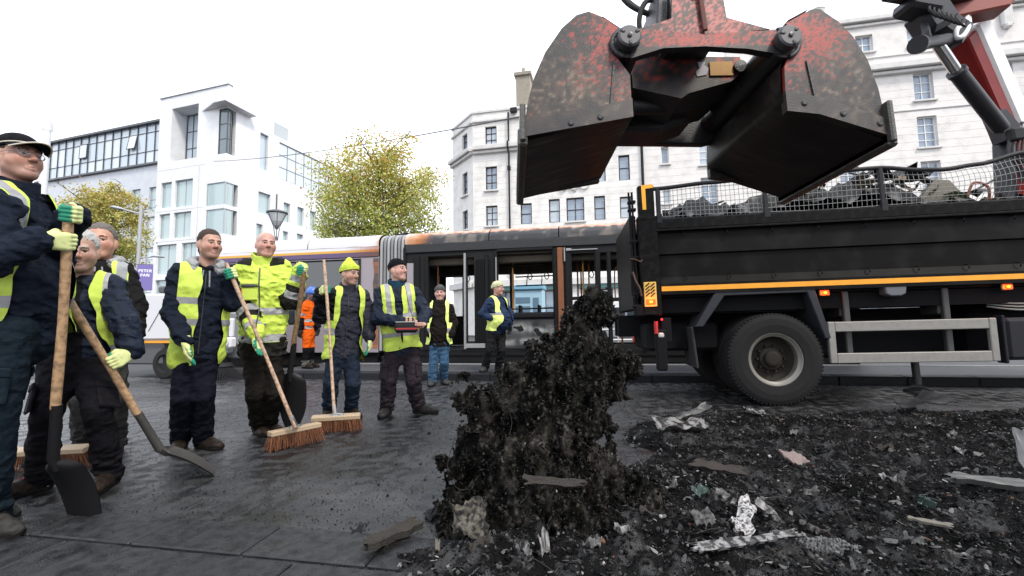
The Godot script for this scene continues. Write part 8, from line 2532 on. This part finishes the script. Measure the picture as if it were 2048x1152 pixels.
	person("man in a yellow green beanie and padded navy jacket holding an upright broom", poses[7], {seed = 7, w = 1.0, arm = 1.08, fy = 64, fp = -3, hs = 0.98, hem = -0.08, collar = 0.085, zip = true, coat = cloth("slate_padded", Color(0.035, 0.036, 0.052), 0.6), pants = cloth("blue_jeans_dark", Color(0.020, 0.030, 0.050)), skin = skin.call("seven", Color(0.48, 0.28, 0.21)), stubble = true, hat = "beanie", hat_m = neon, tall = 0.035, handA = ["grip", shaftC], handB = ["rest"], zones = [["navy_sleeve", cloth("sleeve_black", Color(0.008, 0.009, 0.013), 0.6), func(p, t, x, fz, a) -> float: return x + 0.09 if a >= 0.0 else 1.0]], vest = {open_top = 0.09, open_low = 0.135, hem = -0.09, centre = 0.02, bands = [[0.25, 0.36]], straps = false}})
	person("man in a black beanie working a radio control box hung at his waist", poses[8], {seed = 8, w = 1.04, fy = 66, fp = 9, hs = 0.98, hem = -0.10, collar = 0.085, collar_m = cloth("collar_blue", Color(0.02, 0.06, 0.10)), coat = navy2, pants = cloth("plum_trousers", Color(0.034, 0.026, 0.032)), leg = 1.08, skin = skin.call("eight", Color(0.52, 0.29, 0.23)), hat = "beanie", hat_m = black, turn = false, handA = ["hold", Vector3(1, 0.2, 0.4)], handB = ["hold", Vector3(1, 0.2, -0.4)], glove = "bare", pocket = true, boot = M("boot_black", Color(0.025, 0.023, 0.022), 0.6), vest = {open_top = 0.05, open_low = 0.0, hem = -0.03, bands = [[0.16, 0.23], [0.46, 0.53]], strap_x = 0.11}})
	person("man in a grey beanie and blue jeans walking with hands in his pockets", poses[9], {seed = 9, w = 1.06, cell = 0.015, belly = 0.03, fy = 4, hs = 1.0, hem = -0.06, collar = 0.05, coat = cloth("dark_brown_fleece", Color(0.016, 0.012, 0.011)), pants = cloth("blue_jeans", Color(0.055, 0.12, 0.21)), skin = skin.call("nine", Color(0.58, 0.33, 0.28)), hat = "beanie", hat_m = cloth("grey_knit", Color(0.11, 0.11, 0.11)), handA = ["pocket"], handB = ["pocket"], boot = M("shoe_grey", Color(0.05, 0.05, 0.052), 0.8), vest = {open_top = 0.10, open_low = 0.135, hem = -0.02, bands = [[0.25, 0.36]], straps = false, m = M("hi_vis_pale", Color(0.66, 0.78, 0.20), 0.7)}})
	person("stout man in a white beanie and blue jacket standing by the burnt tram", poses[10], {seed = 10, w = 1.05, cell = 0.015, belly = 0.14, fy = 72, fp = 2, hs = 1.0, hem = -0.08, collar = 0.05, coat = cloth("blue_jacket", Color(0.022, 0.038, 0.085), 0.6), pants = cloth("charcoal_trousers", Color(0.022, 0.022, 0.023)), skin = skin.call("ten", Color(0.52, 0.28, 0.22)), glasses = true, hat = "beanie", hat_m = cloth("pale_knit", Color(0.66, 0.68, 0.42)), handA = ["pocket"], handB = ["rest"], glove = "black", boot = M("shoe_grey", Color.WHITE), vest = {open_top = 0.10, open_low = 0.15, hem = -0.02, bands = [[0.45, 0.54]], straps = false, m = M("hi_vis_pale", Color.WHITE)}})

func wood(key: String, lin: Color) -> StandardMaterial3D:
	return M(key, lin, 0.6, 0.0, noise_tex("smudge", 0.016, 5, [[0.0, 0.45], [0.35, 0.78], [0.6, 1.0], [1.0, 1.0]]), null, 0, 0.35)

func shaft(o: Node3D, a: Vector3, b: Vector3, r: float, m: Material) -> void:
	var st := MB.new()
	var pts := PackedVector3Array(); var rr := PackedFloat32Array()
	for k in 13:
		var t := k / 12.0
		pts.append(a.lerp(b, t) + Vector3(0.004 * sin(t * 5.0), 0, 0.003 * sin(t * 7.0)))
		rr.append(r * (1.0 + 0.05 * sin(t * 9.0)) * (0.9 if k == 0 else 1.0))
	st.tube(pts, rr, 14)
	obj("shaft", st, m, o)

# a shovel: wooden shaft, steel socket, dished blade from the socket foot to the tip; side is the blade's width axis
func shovel(label: String, a: Vector3, b: Vector3, tip: Vector3, side: Vector3, width: float, point: float, wm: Material, bm: Material, socket := 0.30) -> void:
	var o := thing("shovel", label, "shovel")
	var d := (b - a).normalized()
	var join := b - d * socket
	shaft(o, a, join + d * 0.02, 0.0205, wm)
	var st := MB.new()
	st.tube(PackedVector3Array([join, join + d * socket * 0.5, b - d * 0.02, b + (tip - b) * 0.14]), PackedFloat32Array([0.0235, 0.024, 0.026, 0.018]), 12)
	obj("socket", st, bm, o)
	var y := (tip - b); var len := y.length(); y = y.normalized()
	var x := (side - y * side.dot(y)).normalized()
	var z := x.cross(y)
	var bl := MB.new()
	for face in 2:
		bl.sheet(18, 22, func(i: int, j: int) -> Vector3:
			var u := (i / 18.0 - 0.5) * (2.0 if face == 0 else -2.0)
			var t := j / 22.0
			var wdt := width * 0.5 * (smoothstep(-0.10, 0.16, t)) * (1.0 - point * pow(maxf(t - 0.45, 0.0) / 0.55, 2.2))
			return b + y * len * (t + 0.0 * u) + x * wdt * u + z * (0.035 * u * u * (1.0 - 0.6 * t) + 0.02 * sin(t * PI) - 0.012) + z * (0.0022 if face == 0 else -0.0022))
	obj("blade", bl, bm, o)

func broom(label: String, a: Vector3, b: Vector3, e0: Vector3, e1: Vector3, lean: Vector3, wm: Material, dark: bool) -> void:
	var o := thing("broom", label, "broom")
	shaft(o, a, b, 0.0145, wm)
	var d := (b - a).normalized()
	var x := (e1 - e0).normalized()
	var up := lean.normalized(); up = (up - x * up.dot(x)).normalized()
	var z := x.cross(up)
	var B := Basis(x, up, z)
	var c := (e0 + e1) * 0.5 + up * 0.135
	var L := (e1 - e0).length()
	var st := MB.new()
	st.box(c, Vector3(L, 0.042, 0.085), 0.006, B)
	obj("head", st, M("broom_head_wood", Color(0.62, 0.46, 0.30), 0.6, 0.0, noise_tex("speck", 0.09, 3, []), null, 0, 0.3), o)
	st = MB.new()
	st.tube(PackedVector3Array([b - d * 0.10, b - d * 0.02, c + up * 0.022]), PackedFloat32Array([0.0165, 0.018, 0.020]), 12)
	st.box(c + up * 0.023, Vector3(0.13, 0.005, 0.06), 0.002, B)
	st.tube(PackedVector3Array([b - d * 0.03, c + up * 0.024 + x * 0.055]), 0.004, 6)
	st.tube(PackedVector3Array([b - d * 0.03, c + up * 0.024 - x * 0.055]), 0.004, 6)
	obj("bracket", st, M("broom_steel", Color(0.35, 0.35, 0.35), 0.4, 0.6), o)
	# bristles in tufts
	st = MB.new()
	var rng := RandomNumberGenerator.new(); rng.seed = int(L * 1000.0)
	var nx := int(L / 0.011)
	for i in nx:
		for k in 7:
			var p := c - up * 0.02 + x * (L * ((i + 0.5) / nx - 0.5)) + z * (k - 3) * 0.0125
			for s in 2:
				st.col = Color(0.15, 0.055, 0.022) * rng.randf_range(0.45, 1.5)
				var q := p - up * rng.randf_range(0.090, 0.122) + x * (rng.randfn() * 0.009 + 0.022 * (2.0 * (i + 0.5) / nx - 1.0)) + z * (rng.randfn() * 0.008 + (k - 3) * 0.006)
				st.tube(PackedVector3Array([p + x * rng.randfn() * 0.002, q]), PackedFloat32Array([0.0024, 0.0013]), 4, false)
	st.col = Color.WHITE
	obj("bristle", st, M("bristle_brown", Color.WHITE, 0.7), o).set_meta("kind", "stuff")

func make_tools() -> void:
	var ash_wood := wood("shaft_wood", Color(0.42, 0.26, 0.14))
	var pale := wood("shaft_pale", Color(0.52, 0.35, 0.24))
	var dark := wood("shaft_dark", Color(0.22, 0.13, 0.06))
	var steel := M("shovel_black", Color(0.008, 0.008, 0.009), 0.6, 0.0, noise_tex("blotch", 0.01, 5, []), null, 0, 0.3)
	var worn_steel := M("shovel_worn", Color(0.06, 0.057, 0.054), 0.5, 0.3, noise_tex("blotch", 0.01, 5, []), null, 0, 0.2)
	shovel("nearest shovel, black bladed, held upright by the man in the black cap", Vector3(-2.178, 1.614, -2.130), Vector3(-2.349, 0.323, -2.300), Vector3(-2.285, 0.012, -2.42), Vector3(1.0, 0, 0.10), 0.235, 0.10, ash_wood, steel)
	shovel("slanting shovel with its flat blade on the road, held by the white haired man", Vector3(-2.513, 1.201, -2.460), Vector3(-2.295, 0.200, -2.930), Vector3(-2.04, 0.012, -3.08), Vector3(0.45, 0.1, 0.9), 0.26, 0.35, ash_wood, worn_steel)
	shovel("scoop shovel with a rounded black blade held by the bald man", Vector3(-1.839, 1.477, -3.870), Vector3(-2.016, 0.575, -4.020), Vector3(-2.055, 0.03, -4.14), Vector3(1, 0, 0.1), 0.27, 0.75, dark, M("scoop_black", Color(0.012, 0.012, 0.013), 0.35), 0.28)
	broom("nearest broom, its long pale handle slanting down from the navy coated man", Vector3(-2.232, 1.496, -3.410), Vector3(-1.746, 0.187, -3.600), Vector3(-1.955, 0.0, -3.60), Vector3(-1.70, 0.0, -3.93), Vector3(-0.2, 1, 0.2), pale, false)
	broom("upright broom held by the man in the yellow green beanie", Vector3(-1.918, 1.665, -4.460), Vector3(-1.682, 0.147, -4.220), Vector3(-1.890, 0.0, -4.20), Vector3(-1.47, 0.0, -4.30), Vector3(-0.05, 1, 0.15), pale, false)
	broom("broom lying behind the legs of the white haired man at the left", Vector3(-3.186, 1.209, -3.45), Vector3(-3.40, 0.169, -3.30), Vector3(-3.62, 0.0, -3.22), Vector3(-3.10, 0.0, -3.30), Vector3(0, 1, 0.2), ash_wood, false)
	# radio control box of the crane, on a strap
	var o := thing("control_box", "black and red radio control box held by the man in the black beanie", "remote control", Transform3D(Basis(Vector3.UP, deg_to_rad(18)), Vector3(-1.083, 0.965, -4.50)))
	var st := MB.new()
	st.box(Vector3(0, 0, 0), Vector3(0.225, 0.105, 0.13), 0.022)
	obj("case", st, M("box_black", Color(0.015, 0.015, 0.016), 0.5), o)
	st = MB.new(); st.box(Vector3(0, -0.012, 0.0655), Vector3(0.215, 0.018, 0.006), 0.002)
	obj("red_stripe", st, M("box_red", Color(0.28, 0.012, 0.02), 0.5), o)
	st = MB.new(); st.box(Vector3(0, 0.056, 0.0), Vector3(0.215, 0.008, 0.12), 0.003)
	obj("panel", st, M("box_panel", Color(0.35, 0.36, 0.34), 0.5), o)
	for k in 4:
		st = MB.new(); st.tube(PackedVector3Array([Vector3(-0.07 + k * 0.045, 0.058, 0.0), Vector3(-0.07 + k * 0.045, 0.09, 0.004)]), 0.006, 8); st.ball(Vector3(-0.07 + k * 0.045, 0.092, 0.004), Vector3(0.010, 0.010, 0.010), 8)
		obj("lever", st, M("box_black", Color.WHITE), o)
	st = MB.new()
	st.tube(smooth_path(PackedVector3Array([Vector3(0.09, 0.05, -0.02), Vector3(0.03, 0.22, -0.03), Vector3(0.0, 0.40, -0.10), Vector3(-0.03, 0.52, -0.20)])), 0.007, 6, true, 0.4)
	obj("neck_strap", st, M("box_black", Color.WHITE), o)
